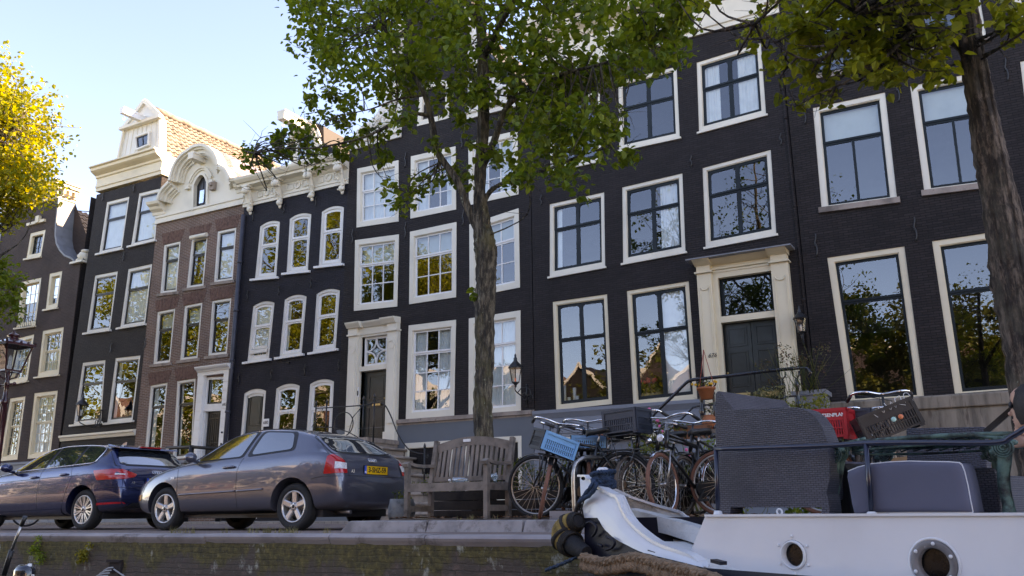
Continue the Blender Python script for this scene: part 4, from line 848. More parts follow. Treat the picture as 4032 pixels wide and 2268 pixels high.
for k, (a, b) in enumerate(((xa, (xa+xb)/2-.006), ((xa+xb)/2+.006, xb))):
    qd = Q(Vector((a, FY, zd)), Vector((b, FY, zd)), Vector((b, FY, zb-.25)), Vector((a, FY, zb-.25)))
    dr = panel_door(h, qd, DOORG, [(.15, .85, .76, .95), (.15, .85, .36, .71), (.15, .85, .14, .2)], .1, (.06 if k == 0 else .94, .5))
    mb = MB(); mb.box(qd(.5, .27, .07), (.42, .06, .12)); h.P(mb, 'letterbox', BRASS, dr)
zc0 = F('E', 850, 540).z
mb = MB(); band(mb, (xl, FY, 0), (L0, FY, 0), [(0, 0), (.06, 0), (.06, zc0-.62), (.09, zc0-.60), (.09, zc0-.24), (.07, zc0-.22), (.13, zc0-.12), (.16, zc0-.08), (.16, zc0), (0, zc0+.02)])
h.P(mb, 'plinth', PLGREY)
mb = MB(); zy = F('S', 60, 450).z; band(mb, (xl, FY, zy-.1), (L0-.2, FY, zy-.1), [(.06, 0), (.2, 0), (.2, .1), (.14, .12), (.06, .14)]); h.P(mb, 'stone_band', CREAM)
anchors(h, [F('H', 990, 285), F('H', 277, 470), F('H', 1415, 180), F('d', 1715, 160)], .3)
drain(h, (xr-.05, FY, 14), (xr-.05, FY, .3), .03, BRK_BLACK, -.02)
# things in the windows
def potted(name, lab, cat, c, s, leaf, pot, n=60, grp=None):
    e = empty(name, lab, cat, c, 0, grp); mb = MB(); mb.lathe([(.001, 0), (.6*s, 0), (.85*s, 1.1*s), (.95*s, 1.12*s), (.95*s, 1.3*s), (.8*s, 1.3*s), (.78*s, 1.1*s), (.001, 1.1*s)], c, 14); mb.build('pot', pot, e)
    mb = MB(); rn = random.Random(int(abs(c[0]*100))); leaves(mb, [(Vector(c)+Vector((0, 0, 1.9*s)), 1.3*s)], n, .35*s, rn); mb.build('foliage', leaf, e, fixn=False); return e
TERRA = M('terracotta', (.42, .14, .06), .8, var=.12, vs=4, bs=30, bd=.2)
# ================================================================ dark house at the right with tall plate windows
h = House('dark brick house at the right with tall plate windows on a stained stone base', -3.4, 5.6); H7 = h
xl, xr = -3.4, 5.6
k7 = dict(fw=.13, sw=.06, sash_d=.1, fwb=.03)
S7 = (STONE, .13, .06, .06)
g7 = GLASS2
rows = [(('I', 435, 615, 847, 525, 915, 1125, 484, 1183), .34, (1, 1), (2, 1), 'b.34', S7), (('I', 990, 490, 1425, 398, 1500, 1030, 1070, 1085), .34, (1, 1), (2, 1), 'b.33', S7), (('I', 1618, 350, 2060, 262, 2150, 900, 1695, 990), .34, (1, 1), (2, 1), '', S7),
        (('I', 372, 10, 795, -95, 850, 360, 412, 430), .35, (1, 1), (2, 1), 'b.3', S7), (('I', 940, -130, 1350, -235, 1425, 205, 1010, 270), .35, (1, 1), (2, 1), 'b.2', S7), (('I', 1540, -260, 1960, -370, 2040, 60, 1600, 130), .35, (1, 1), (2, 1), '', S7),
        (('J', 735, 345, 1225, 272, 1350, 1222, 868, 1252), .30, (1, 1), (1, 1), '', None), (('J', 1400, 240, 1900, 165, 2060, 1170, 1545, 1208), .33, (1, 1), (1, 1), '', None)]
for q, t_, tp, bt, c_, s_ in rows:
    window(h, Q(*cc(*q)), CREAM if not s_ else CREAM2, DGREEN, tr=t_, top=tp, bot=bt, cur=c_, sill=s_, glass=g7, mun=.06, **k7)
window(h, Q(*[Vector((x, FY, z)) for x, z in ((4.0, 5.1), (5.3, 5.1), (5.3, 2.2), (4.0, 2.2))]), CREAM, DGREEN, tr=.3, glass=g7, **k7)
for z in (13.6, 10.2, 6.6): window(h, Q(*[Vector((x, FY, zz)) for x, zz in ((3.9, z+1.3), (5.3, z+1.3), (5.3, z-.9), (3.9, z-.9))]), CREAM, DGREEN, tr=.34, bot=(2, 1), sill=S7, glass=g7, mun=.06, **k7)
wall(h, [Vector((xl, FY, 0)), Vector((xr, FY, 0)), Vector((xr, FY, 17.2)), Vector((xl, FY, 17.2))], BRK_TAR)
shell(h, xl, xr, 17.2, roofz=20)  # unseen wall top and roof, heights set for sun and shade on the trees
mb = MB(); band(mb, (xl, FY, 17.2), (xr, FY, 17.2), scale(CROWN, 1.4, 2)); h.P(mb, 'cornice', CREAM2)
zt = F('J', 1100, 1245).z; zm = F('J', 1500, 1300).z
mb = MB(); band(mb, (xl+.02, FY, zm), (xr, FY, zm), [(0, 0), (.12, 0), (.13, .02), (.13, zt-zm-.03), (.1, zt-zm), (0, zt-zm+.02)]); h.P(mb, 'stone_band', STONE2)
mb = MB(); band(mb, (xl+.02, FY, 0), (xr, FY, 0), [(0, 0), (.09, 0), (.09, zm-.06), (.05, zm), (0, zm)]); h.P(mb, 'plinth', STONE2)
a = F('G', 1170, 495); b = F('G', 1389, 470); mb = MB(); mb.box(((a.x+1.2+3.2)/2+.0, FY-.11, a.z), (3.2, .16, .12)); mb.box(((a.x+1.2+3.2)/2, FY-.085, a.z-.5), (3.0, .05, .85)); h.P(mb, 'basement_window', CREAM2)
anchors(h, [F('I', *p) for p in ((385, 650), (917, 520), (1535, 400), (1015, 1310), (450, 1400))], .55)
# unseen house beyond the right edge, its height set to shade the trees
h = House('dark brick canal house cut off by the right edge', 5.6, 22); wall(h, [Vector((5.62, FY, 0)), Vector((22, FY, 0)), Vector((22, FY, 16.6)), Vector((5.62, FY, 16.6))], BRK_BLACK); shell(h, 5.62, 22, 16.6, roofz=19.5)  # wholly out of view, height set to shade the trees
for o in list(h.root.children): pass
# ---------------------------------------------------------------- leaves
def leaves(mb, blobs, n, size, rn, up=.25, flat=.5):
    """n leaves spread through blobs [(centre, radius)], each a small folded leaf of two halves"""
    w = [b[1]**2.2 for b in blobs]; tot = sum(w); V = []; Fc = []
    for (c, r), ww in zip(blobs, w):
        m = max(1, int(n*ww/tot)); sq = r if isinstance(r, (int, float)) else r
        for k in range(m):
            a = rn.uniform(0, 2*PI); z = rn.uniform(-1, 1); q = math.sqrt(1-z*z); rr = r*(rn.random()**.42)*rn.uniform(.85, 1.12)
            p = c+Vector((q*math.cos(a), q*math.sin(a), z*.85))*rr
            s = size*rn.uniform(.6, 1.25); h = rn.uniform(0, 2*PI); tl = rn.gauss(-.5, .5)
            d = Vector((math.cos(h)*math.cos(tl), math.sin(h)*math.cos(tl), math.sin(tl))); side = d.cross(Vector((rn.gauss(0, .5), rn.gauss(0, .5), 1))).normalized(); nr = side.cross(d)
            i = len(V); f = nr*s*.12
            V += [p, p+d*s*.35+side*s*.42+f, p+d*s*.75+side*s*.30+f, p+d*s*1.1, p+d*s*.75-side*s*.30+f, p+d*s*.35-side*s*.42+f]
            Fc += [(i, i+1, i+2, i+3), (i, i+3, i+4, i+5)]
    mb.smooth = False; mb.add(V, Fc)
# ---------------------------------------------------------------- ground: quay, road, water
EDGE = 7.0
ASPH = brick('brick_road', (.085, .062, .055), (.065, .050, .048), (.04, .035, .03), bw=.21, bh=.1, rough=.9, bs=.3)
def floor_brick(name, c1, c2, mo, bw=.21, bh=.07):
    m = brick(name, c1, c2, mo, bw, bh, rough=.9, bs=.35); t = m.node_tree
    for n in t.nodes:
        if n.type == 'COMBXYZ':
            sx = [q for q in t.nodes if q.type == 'SEPXYZ'][0]; t.links.new(sx.outputs[0], n.inputs[0]); t.links.new(sx.outputs[1], n.inputs[1])
    return m
ROADM = floor_brick('road_clinker', (.27, .18, .15), (.21, .15, .13), (.13, .11, .09))
PAVM = floor_brick('pavement_brick', (.32, .27, .23), (.27, .225, .20), (.16, .14, .12))
COPE = M('coping_stone', (.30, .265, .26), .85, var=.18, vs=1.5, bs=18, bd=.4, dirt=((.13, .11, .10), 2.2, .56))
mb = MB(); mb.add([(-120, EDGE+.3, 0), (60, EDGE+.3, 0), (60, FY+.02, 0), (-120, FY+.02, 0)], [(0, 1, 2, 3)]); struct(mb.build('road', ROADM))
mb = MB(); mb.add([(-120, 16.6, .05), (60, 16.6, .05), (60, FY+.05, .05), (-120, FY+.05, .05), (-120, 16.6, 0), (60, 16.6, 0)], [(0, 1, 2, 3), (4, 5, 1, 0)]); struct(mb.build('pavement', PAVM))
mb = MB(); mb.add([(-400, FY+10, -.3), (400, FY+10, -.3), (400, 600, -.3), (-400, 600, -.3)], [(0, 1, 2, 3)]); struct(mb.build('ground', M('far_ground', (.1, .09, .08), .9)))
# coping: long stones with rounded nose, uneven joints
rn = random.Random(3); x = -60.0; mb = MB()
while x < 30:
    L = rn.uniform(1.1, 1.9); dz = rn.uniform(.0, .008); mb.smooth = False
    pr = [(.36, -.10), (.36, .0), (.06, .0), (.02, -.008), (-.0, -.03), (.01, -.055), (.04, -.10)]
    V = [Vector((xx, EDGE-.03+a, b+dz)) for xx in (x+.006, x+L-.006) for a, b in pr]; n = len(pr)
    mb.add(V, [(i, (i+1) % n, (i+1) % n+n, i+n) for i in range(n)]+[tuple(range(n)), tuple(range(2*n-1, n-1, -1))]); x += L
struct(mb.build('quay_coping', COPE))
def quaymat():
    m, t, p, o = _mat('mossy_quay_brick'); tc = nd(t, 'ShaderNodeTexCoord'); sx = nd(t, 'ShaderNodeSeparateXYZ'); t.links.new(tc.outputs['Object'], sx.inputs[0])
    cb = nd(t, 'ShaderNodeCombineXYZ'); t.links.new(sx.outputs[0], cb.inputs[0]); t.links.new(sx.outputs[2], cb.inputs[1])
    nz = nd(t, 'ShaderNodeTexNoise'); nz.inputs['Scale'].default_value = 5; nz.inputs['Detail'].default_value = 4; t.links.new(cb.outputs[0], nz.inputs['Vector'])
    vm = nd(t, 'ShaderNodeVectorMath', operation='MULTIPLY_ADD'); vm.inputs[1].default_value = (.035, .05, 0); t.links.new(nz.outputs['Color'], vm.inputs[0]); t.links.new(cb.outputs[0], vm.inputs[2])
    b = nd(t, 'ShaderNodeTexBrick'); b.inputs['Scale'].default_value = 1; b.inputs['Brick Width'].default_value = .17; b.inputs['Row Height'].default_value = .058; b.inputs['Mortar Size'].default_value = .008; b.inputs['Mortar Smooth'].default_value = .5
    b.inputs['Color1'].default_value = (.17, .115, .092, 1); b.inputs['Color2'].default_value = (.11, .082, .068, 1); b.inputs['Mortar'].default_value = (.075, .06, .048, 1)
    t.links.new(vm.outputs[0], b.inputs['Vector'])
    v = tc.outputs['Object']
    # moss hangs down from the coping in an uneven fringe, lime blooms lower
    z = sx.outputs[2]; n1 = noise(t, coords(t, (1.2, 1, .5)), 1.6, 7, .65)
    a = nd(t, 'ShaderNodeMath', operation='MULTIPLY_ADD'); a.inputs[1].default_value = 1.1; a.inputs[2].default_value = -.22; t.links.new(n1, a.inputs[0])
    s_ = nd(t, 'ShaderNodeMath', operation='ADD'); t.links.new(a.outputs[0], s_.inputs[0]); t.links.new(z, s_.inputs[1])
    k1 = ramp(t, s_.outputs[0], [(.0, (0,0,0)), (.09, (1,1,1))]); nf = noise(t, v, 14, 5, .7); nc = ramp(t, nf, [(.35, (.055, .045, .024)), (.55, (.12, .098, .036)), (.75, (.23, .18, .06))])
    earth = mixc(t, ramp(t, noise(t, v, 7, 6, .7), [(.38, (0,0,0)), (.5, (1,1,1))]), b.outputs[0], (.095, .074, .058))
    c = mixc(t, k1, earth, nc)
    n2 = noise(t, coords(t, (1.4, 1, .8)), 2.1, 8, .75); k2 = ramp(t, n2, [(.575, (0,0,0)), (.66, (1,1,1))]); c = mixc(t, k2, c, (.40, .40, .33))
    n3 = noise(t, v, 33, 3); k3 = ramp(t, n3, [(.68, (0,0,0)), (.72, (1,1,1))]); c = mixc(t, k3, c, (.16, .16, .14))
    t.links.new(c, p.inputs['Base Color']); p.inputs['Roughness'].default_value = .95
    inv = nd(t, 'ShaderNodeMath', operation='SUBTRACT'); inv.inputs[0].default_value = 1; t.links.new(b.outputs['Fac'], inv.inputs[1])
    nb = bump(t, p, noise(t, v, 28, 5, .7), .9, .02); bump(t, p, inv.outputs[0], .7, .012, nb); return m
mb = MB(); rn = random.Random(8); nx, nz_ = 420, 14; V = []
for i in range(nx+1):
    for j in range(nz_+1):
        V.append((-50+70*i/nx, EDGE+.01+rn.uniform(-.012, .012), -.05-1.45*j/nz_))
mb.smooth = True; mb.add(V, [(i*(nz_+1)+j, (i+1)*(nz_+1)+j, (i+1)*(nz_+1)+j+1, i*(nz_+1)+j+1) for i in range(nx) for j in range(nz_)]); struct(mb.build('quay_wall', quaymat()))
# water
m, t, p, o = _mat('canal_water'); p.inputs['Base Color'].default_value = (.012, .018, .013, 1); p.inputs['Roughness'].default_value = .06; p.inputs['IOR'].default_value = 1.33
bump(t, p, noise(t, coords(t, (1, 1.6, 1)), 1.8, 4), .35, .1)
mb = MB(); mb.add([(-200, -26, -1.35), (200, -26, -1.35), (200, EDGE+.1, -1.35), (-200, EDGE+.1, -1.35)], [(0, 1, 2, 3)]); struct(mb.build('water', m))
# opposite quay
mb = MB(); mb.add([(-200, -24, -1.5), (200, -24, -1.5), (200, -24, 0), (-200, -24, 0), (-200, -60, 0), (200, -60, 0)], [(0, 1, 2, 3), (3, 2, 5, 4)]); struct(mb.build('far_quay', PAVM))
# raised tree bed with kerb stones
KX0 = onY('N', 925, 1230, 8.4).x
mb = MB(); rn = random.Random(2); x = KX0; kz = .125; first = True
KERB = M('kerb_stone', (.32, .29, .28), .9, var=.2, vs=3, bs=25, bd=.5, dirt=((.14, .12, .11), 4, .52))
while x < 6:
    L = rn.uniform(.95, 1.25); a = .08 if first else .0
    V = [(x+.008+a*.0, 8.25, -.01), (x+L-.008, 8.25, -.01), (x+L-.008, 8.28, kz-.01), (x+.03+a, 8.28, kz-.01), (x+.05+a, 8.31, kz), (x+L-.03, 8.31, kz), (x+L-.03, 8.5, kz), (x+.05+a, 8.5, kz), (x+.008, 8.5, -.01), (x+L-.008, 8.5, -.01)]
    mb.add(V, [(0, 1, 2, 3), (3, 2, 5, 4), (4, 5, 6, 7), (7, 6, 9, 8), (0, 3, 4, 7, 8), (1, 9, 6, 5, 2)]); x += L; first = False
mb.add([(KX0+.01, 8.4, -.01), (KX0+.01, 12.6, -.01), (KX0+.08, 12.6, kz), (KX0+.08, 8.4, kz), (KX0+.28, 12.6, kz), (KX0+.28, 8.4, kz)], [(0, 1, 2, 3), (3, 2, 4, 5)])
struct(mb.build('kerb', KERB))
EARTH = M('bare_earth', (.12, .08, .055), .95, var=.3, vs=9, bs=30, bd=.8, dist=.03)
mb = MB(); rn = random.Random(9); nx, ny = 90, 26; V = []
for i in range(nx+1):
    for j in range(ny+1): V.append((KX0+.25+(6-KX0)*i/nx, 8.48+4.1*j/ny, kz-.012+rn.uniform(0, .03)*(0 if j == 0 else 1)))
mb.smooth = True; mb.add(V, [(i*(ny+1)+j, (i+1)*(ny+1)+j, (i+1)*(ny+1)+j+1, i*(ny+1)+j+1) for i in range(nx) for j in range(ny)]); struct(mb.build('tree_bed', EARTH))
# tufts of dry grass along the gutter, twigs and fallen leaves
mb = MB(); rn = random.Random(12)
def tuft(x, y, z, n, hgt):
    for k in range(n):
        a = rn.uniform(0, 2*PI); l = hgt*rn.uniform(.5, 1.2); lean = rn.uniform(.1, .9); p = Vector((x+rn.gauss(0, .03), y+rn.gauss(0, .02), z)); e = p+Vector((math.cos(a)*l*lean, math.sin(a)*l*lean, l)); w = Vector((-math.sin(a), math.cos(a), 0))*.004
        mb.add([p-w, p+w, e], [(0, 1, 2)])
for x in [onY('N', a, 1310, 7.5).x for a in (30, 60, 180, 230, 280, 330, 350, 700)]: tuft(x, 7.45, 0, 16, .08)
for x in [onY('M', a, 1310, 7.5).x for a in (530, 600, 700, 780, 1180, 1450, 1500, 1640)]: tuft(x, 7.45, 0, 12, .09)
for k in range(70): tuft(rn.uniform(KX0+.5, 2), rn.uniform(8.6, 9.2), kz, 4, .06)
stuff(mb.build('grass', M('dry_grass', (.22, .19, .08), .9, bd=0), fixn=False))
mb = MB(); LITM = M('fallen_leaf', (.16, .08, .04), .9, var=.4, vs=20, bd=0)
for k in range(420): 
    x = rn.uniform(KX0+.3, 1.5); y = rn.uniform(8.55, 9.5); a = rn.uniform(0, 6.3); s = rn.uniform(.02, .05); c, s_ = math.cos(a)*s, math.sin(a)*s; z = kz+.02
    mb.add([(x-c, y-s_, z), (x+s_, y-c, z+rn.uniform(0, .03)), (x+c, y+s_, z+.01), (x-s_, y+c, z+rn.uniform(0, .03))], [(0, 1, 2, 3)])
stuff(mb.build('leaf_litter', LITM, fixn=False))
mb = MB(); mb.box((-30, 13, -.8), (180, 11.2, 1.5)); struct(mb.build('quay_body', EARTH))
# ferns on the wall
FERN = leafmat('fern_leaf', [(.10, .16, .02), (.16, .24, .03), (.24, .30, .05)])
for i, (c, x, y, s, lab) in enumerate((('L', 410, 1190, .16, 'bright green fern tuft growing from the quay wall at the far left'), ('L', 865, 1215, .12, 'yellowing fern tuft growing from the quay wall right of the green one'))):
    p = onY(c, x, y, EDGE-.01); mb = MB(); rn = random.Random(i); leaves(mb, [(p+Vector((rn.gauss(0, s*.5), -.03, rn.gauss(0, s*.5))), s*.45) for k in range(7)], 420, .025, rn)
    tag(mb.build('fern', FERN if i == 0 else leafmat('yellow_fern', [(.16, .15, .02), (.25, .22, .03), (.3, .28, .05)]), fixn=False), lab, 'fern')
# mooring ring recess with grey line
mr = empty('mooring_recess', 'square iron recess in the quay wall with a grey line looped through it', 'mooring ring', onY('L', 1155, 1370, EDGE)); c = onY('L', 1155, 1360, EDGE-.0)
mb = MB(); mb.box(c+Vector((0, .0, .07)), (.26, .06, .03)); mb.box(c+Vector((.12, .0, -.03)), (.03, .06, .2)); mb.box(c+Vector((0, .01, 0)), (.2, .03, .12)); mb.build('recess', M('rust_iron', (.03, .02, .018), .9), mr)
mb = MB(); RP = M('grey_rope', (.35, .36, .36), .9, bs=90, bd=.5)
for k in range(4): mb.tube([c+Vector((.03-.2*math.sin(t)-.04*k*math.sin(t), -.05-.02*k, -.1+.1*math.cos(t)-.03*k)) for t in [.0+PI*1.6*j/12 for j in range(13)]], .009, 5)
mb.tube([c+Vector((.05, -.05, -.02)), c+Vector((.5, -.1, -.16)), c+Vector((1.0, -.2, -.33))], .009, 5); mb.build('line', RP, mr)
def barkmat(name, c1, c2, moss, lich=.635):
    m, t, p, o = _mat(name); v = coords(t, (1, 1, .22)); v2 = coords(t)
    n1 = noise(t, v, 17, 6, .75); n2 = noise(t, v2, 2.2, 5, .6); n3 = noise(t, v2, 9, 6, .7)
    c = ramp(t, n1, [(.42, tuple(q*.45 for q in c1)), (.5, c1), (.6, c2)]); c = mixc(t, ramp(t, n2, [(.50, (0,0,0)), (.64, (.6,.6,.6))]), c, moss)
    c = mixc(t, ramp(t, n3, [(lich, (0,0,0)), (lich+.03, (1,1,1))]), c, (.30, .33, .24))
    t.links.new(c, p.inputs['Base Color']); p.inputs['Roughness'].default_value = .95
    w = nd(t, 'ShaderNodeTexWave'); w.bands_direction = 'X'; w.inputs['Scale'].default_value = 5; w.inputs['Distortion'].default_value = 7; w.inputs['Detail'].default_value = 3; t.links.new(coords(t, (1, 1, .12)), w.inputs['Vector'])
    nb = bump(t, p, n1, 1.0, .03); bump(t, p, w.outputs['Fac'], .8, .03, nb); return m
BARK = barkmat('elm_bark', (.06, .05, .038), (.19, .16, .115), (.15, .135, .06))
BARK2 = barkmat('furrowed_bark', (.05, .036, .028), (.17, .125, .095), (.10, .085, .06), .68)
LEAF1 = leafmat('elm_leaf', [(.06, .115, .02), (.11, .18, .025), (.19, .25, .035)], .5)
LEAF2 = leafmat('yellowish_leaf', [(.10, .14, .02), (.18, .22, .025), (.28, .31, .04)], .5)
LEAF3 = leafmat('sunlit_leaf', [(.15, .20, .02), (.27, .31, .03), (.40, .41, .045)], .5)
LEAF4 = leafmat('far_leaf', [(.03, .05, .01), (.07, .09, .013), (.14, .14, .02)], .35)
def knobbly(pts, rs, k, amp, seed=0):
    rn = random.Random(seed); P = smoothpath(pts, k); n = len(P); out = []
    for i in range(n):
        t = i/(n-1)*(len(rs)-1); a = int(min(t, len(rs)-2)); r_ = rs[a]+(rs[a+1]-rs[a])*(t-a); out.append(r_*(1+rn.uniform(-amp, amp)))
    return P, out
def rough_tube(mb, pts, rs, n, amp, seed):
    """tube whose skin is broken up so that its outline is uneven"""
    b = len(mb.v); mb.tube(pts, rs, n); rn = random.Random(seed)
    m = len(pts)
    for i in range(m):
        for k in range(n):
            a = 2*PI*k/n; f = 1+amp*(math.sin(3*a+i*.35+seed)*.35+math.sin(5*a-i*.21)*.3+rn.uniform(-.35, .35))
            v = Vector(mb.v[b+i*n+k]); mb.v[b+i*n+k] = tuple(pts[i]+(v-pts[i])*f)
def burl(mb, c, r, n, seed):
    rn = random.Random(seed)
    for k in range(n*3): mb.ball(Vector(c)+Vector((rn.gauss(0, r*.35), rn.gauss(.04, r*.35), rn.gauss(0, r*.8))), r*rn.uniform(.25, .62), 8, 6, (1, 1, rn.uniform(1, 2)))
def twigs(mb, src, dst, rn, r0=.018):
    mid = (src+dst)/2+Vector((rn.gauss(0, .12), rn.gauss(0, .12), rn.gauss(-.05, .12)))*(dst-src).length; P = smoothpath([src, mid, dst], 4)
    mb.tube(P, [r0*(1-.75*i/(len(P)-1)) for i in range(len(P))], 5)
    for k in range(4):
        p = P[rn.randrange(3, len(P))]; e = p+Vector((rn.gauss(0, 1), rn.gauss(0, 1), rn.gauss(0, .8)))*min(.2, (dst-src).length*.22); q = (p+e)/2+Vector((rn.gauss(0, .04), 0, rn.gauss(0, .04))); mb.tube([p, q, e], [r0*.35, r0*.25, r0*.1], 4)
def tree_at(label, base, trunk, limbs, blobs, leafm, barkm, lsz, name='street_tree', seed=1, trough=.18, knobs=(), group='trees along the quay', tn=22):
    e = empty(name, label, 'tree', base, 0, group); rn = random.Random(seed)
    mb = MB(); P, r_ = knobbly(trunk[0], trunk[1], 8, .05, seed); rough_tube(mb, P, r_, tn, trough, seed)
    mb.smooth = True
    for c, r, n in knobs: burl(mb, c, r, n, seed+n)
    mb.smooth = False; mb.build('trunk', barkm, e)
    allp = list(P[len(P)//3:]); mb = MB()
    for pts, rs in limbs:
        L, q = knobbly(pts, rs, 6, .06, seed+len(allp)); rough_tube(mb, L, q, 9, .1, seed); allp += L[1:]
    tw = MB()
    for c, r, n in blobs:
        s = sorted(allp, key=lambda p: (p-c).length_squared)
        for k in range(1 if r < .45 else 2): twigs(tw, s[min(k*3, len(s)-1)], c+Vector((rn.gauss(0, r*.3), rn.gauss(0, r*.3), rn.gauss(0, r*.3))), rn, .012+.006*r)
    mb.v_off = len(mb.v); mb.add(tw.v, tw.f); mb.sm[-len(tw.f):] = [True]*len(tw.f) if tw.f else []
    mb.build('branches', barkm, e, fixn=False)
    mb = MB()
    for c, r, n in blobs: leaves(mb, [(c, r)], n, lsz, rn)
    mb.build('crown', leafm, e, fixn=False); return e
# ---- elm behind the bench, traced limb by limb at its own distance
TY = 10.2; D_ = lambda x, y, dy=0: onY('d', x, y, TY+dy)
tb = onY('d', 1217, 1120, TY); tb.z = .1
trunk = ([tb, D_(1219, 1120), D_(1216, 1000), D_(1218, 900), D_(1220, 800), D_(1222, 700), D_(1222, 620), D_(1210, 560), D_(1207, 480), D_(1214, 350), D_(1217, 230), D_(1212, 100), D_(1204, -120), D_(1195, -420), D_(1200, -700)],
         [.17, .13, .125, .125, .135, .148, .15, .125, .085, .088, .085, .08, .07, .05, .02])
limbs = [([D_(1210, 590), D_(1180, 530, -.1), D_(1150, 455, -.2), D_(1100, 380, -.3), D_(1085, 300, -.4), D_(1062, 225, -.5), D_(1010, 150, -.6), D_(960, 60, -.7)], [.07, .062, .055, .05, .048, .04, .03, .02]),
 ([D_(1088, 292, -.4), D_(1030, 288, -.6), D_(960, 325, -.8), D_(900, 350, -1), D_(790, 372, -1.2), D_(690, 372, -1.3), D_(640, 385, -1.3)], [.03, .026, .022, .018, .014, .01, .005]),
 ([D_(1065, 240, -.5), D_(1000, 250, -.8), D_(930, 275, -1), D_(850, 290, -1.2)], [.02, .016, .01, .005]),
 ([D_(1212, 520, 0), D_(1240, 475, .1), D_(1310, 445, .3), D_(1380, 425, .5), D_(1450, 395, .7), D_(1500, 380, .9)], [.04, .034, .028, .022, .014, .006]),
 ([D_(1214, 420), D_(1245, 350, -.1), D_(1275, 270, -.2), D_(1330, 225, -.3), D_(1420, 185, -.4), D_(1530, 155, -.5), D_(1650, 90, -.6)], [.055, .048, .042, .034, .028, .018, .008]),
 ([D_(1275, 270, -.2), D_(1300, 200, 0), D_(1340, 120, .2), D_(1370, 20, .4)], [.03, .026, .02, .01]),
 ([D_(1217, 260), D_(1190, 190, .4), D_(1130, 110, .8), D_(1060, 60, 1.2), D_(960, 10, 1.6)], [.04, .034, .028, .02, .01]),
 ([D_(1215, 150), D_(1260, 60, -.4), D_(1320, -40, -.8), D_(1420, -160, -1.2)], [.05, .04, .03, .015]), ([D_(1210, 60), D_(1130, -60, -.6), D_(1000, -180, -1), D_(850, -260, -1.2)], [.05, .04, .03, .015])]
rn = random.Random(7); bl = []
def spray(x0, x1, y0, y1, cnt, r, n, dd=1.3):
    for k in range(cnt): bl.append((D_(rn.uniform(x0, x1), rn.uniform(y0, y1), rn.uniform(-dd, dd)), r*rn.uniform(.7, 1.3), int(n*rn.uniform(.7, 1.3))))
spray(740, 880, -20, 60, 9, .38, 84); spray(760, 900, 50, 130, 8, .33, 64); spray(800, 940, 110, 200, 9, .33, 62); spray(880, 1000, 120, 250, 9, .33, 56)
spray(900, 1400, -30, 120, 34, .42, 72); spray(1000, 1500, 90, 200, 24, .38, 60); spray(1280, 1560, 150, 330, 20, .36, 66); spray(1380, 1560, 280, 430, 16, .33, 48)
spray(1400, 1720, -20, 110, 22, .36, 66); spray(1500, 1700, 80, 160, 9, .3, 46); spray(1270, 1420, 360, 460, 9, .26, 42); spray(1290, 1400, 300, 380, 7, .26, 38)
spray(620, 880, 355, 410, 12, .20, 34, .4); spray(690, 780, 325, 365, 5, .2, 34, .4); spray(770, 900, 235, 330, 9, .22, 38, .8); spray(860, 960, 320, 370, 6, .2, 32, .5)
spray(960, 1060, 390, 520, 9, .2, 26, .5); spray(1000, 1180, 200, 330, 10, .26, 45, 1); spray(1080, 1200, 330, 470, 8, .2, 24, .6); spray(1230, 1290, 380, 500, 4, .16, 16, .4); spray(1185, 1200, 690, 745, 2, .1, 12, .1)
spray(1470, 1500, 480, 500, 1, .14, 10, .1); spray(1560, 1600, 380, 430, 2, .2, 25, .2); spray(1175, 1250, 140, 260, 6, .28, 60)
spray(800, 1700, -150, -30, 30, .55, 60, 1.8); spray(850, 1600, -450, -150, 22, .7, 50, 2.4)
tree_at('tall elm with a knobbly mossy trunk rising behind the wooden bench', tb, trunk, limbs, bl, LEAF1, BARK, .105, 'elm_tree', 3, .22,
        [(D_(1228, 640, -.04), .11, 7), (D_(1206, 655, -.03), .09, 5), (D_(1232, 700, -.02), .08, 4), (D_(1204, 790, -.02), .06, 3), (D_(1228, 570), .05, 3)])
# ---- nearer tree at the right, trunk leaning through the frame
TY2 = 7.9; E_ = lambda x, y, dy=0: onY('d', x, y, TY2+dy)
tb = E_(2640, 1290); tb.z = .1
trunk = ([tb, E_(2628, 1150), E_(2602, 1000), E_(2572, 830), E_(2545, 680), E_(2520, 540), E_(2497, 420), E_(2475, 300), E_(2455, 180), E_(2435, 60), E_(2415, -60), E_(2400, -260), E_(2380, -600)], [.21, .19, .175, .162, .15, .142, .13, .115, .10, .095, .09, .07, .04])
limbs = [([E_(2458, 165), E_(2420, 110, -.05), E_(2360, 85, -.2), E_(2300, 70, -.4), E_(2240, 45, -.7), E_(2150, 30, -1)], [.085, .068, .055, .045, .03, .015]), ([E_(2240, 45, -.7), E_(2140, 90, -.9), E_(2060, 150, -1), E_(1980, 130, -1.1), E_(1900, 60, -1.2)], [.022, .018, .012, .008, .004]),
 ([E_(2300, 70, -.4), E_(2220, 150, -.7), E_(2120, 210, -.9), E_(2020, 250, -1)], [.02, .015, .01, .004]), ([E_(2430, 0), E_(2500, -80, .3), E_(2580, -160, .6)], [.07, .05, .02]), ([E_(2425, -30), E_(2330, -100, -.3), E_(2200, -160, -.8)], [.07, .05, .02])]
bl = []; rn = random.Random(17)
def spray2(x0, x1, y0, y1, cnt, r, n, dd=.9):
    for k in range(cnt): bl.append((E_(rn.uniform(x0, x1), rn.uniform(y0, y1), rn.uniform(-dd, dd)-.4), r*rn.uniform(.7, 1.3), int(n*rn.uniform(.7, 1.3))))
spray2(1890, 2080, 0, 100, 12, .17, 30, .5); spray2(1960, 2200, 40, 170, 15, .18, 34, .6); spray2(2050, 2400, -30, 110, 26, .22, 44); spray2(2150, 2380, 90, 190, 15, .17, 30, .6); spray2(2000, 2250, 150, 215, 10, .14, 20, .4); spray2(1985, 2130, 215, 265, 6, .13, 16, .3)
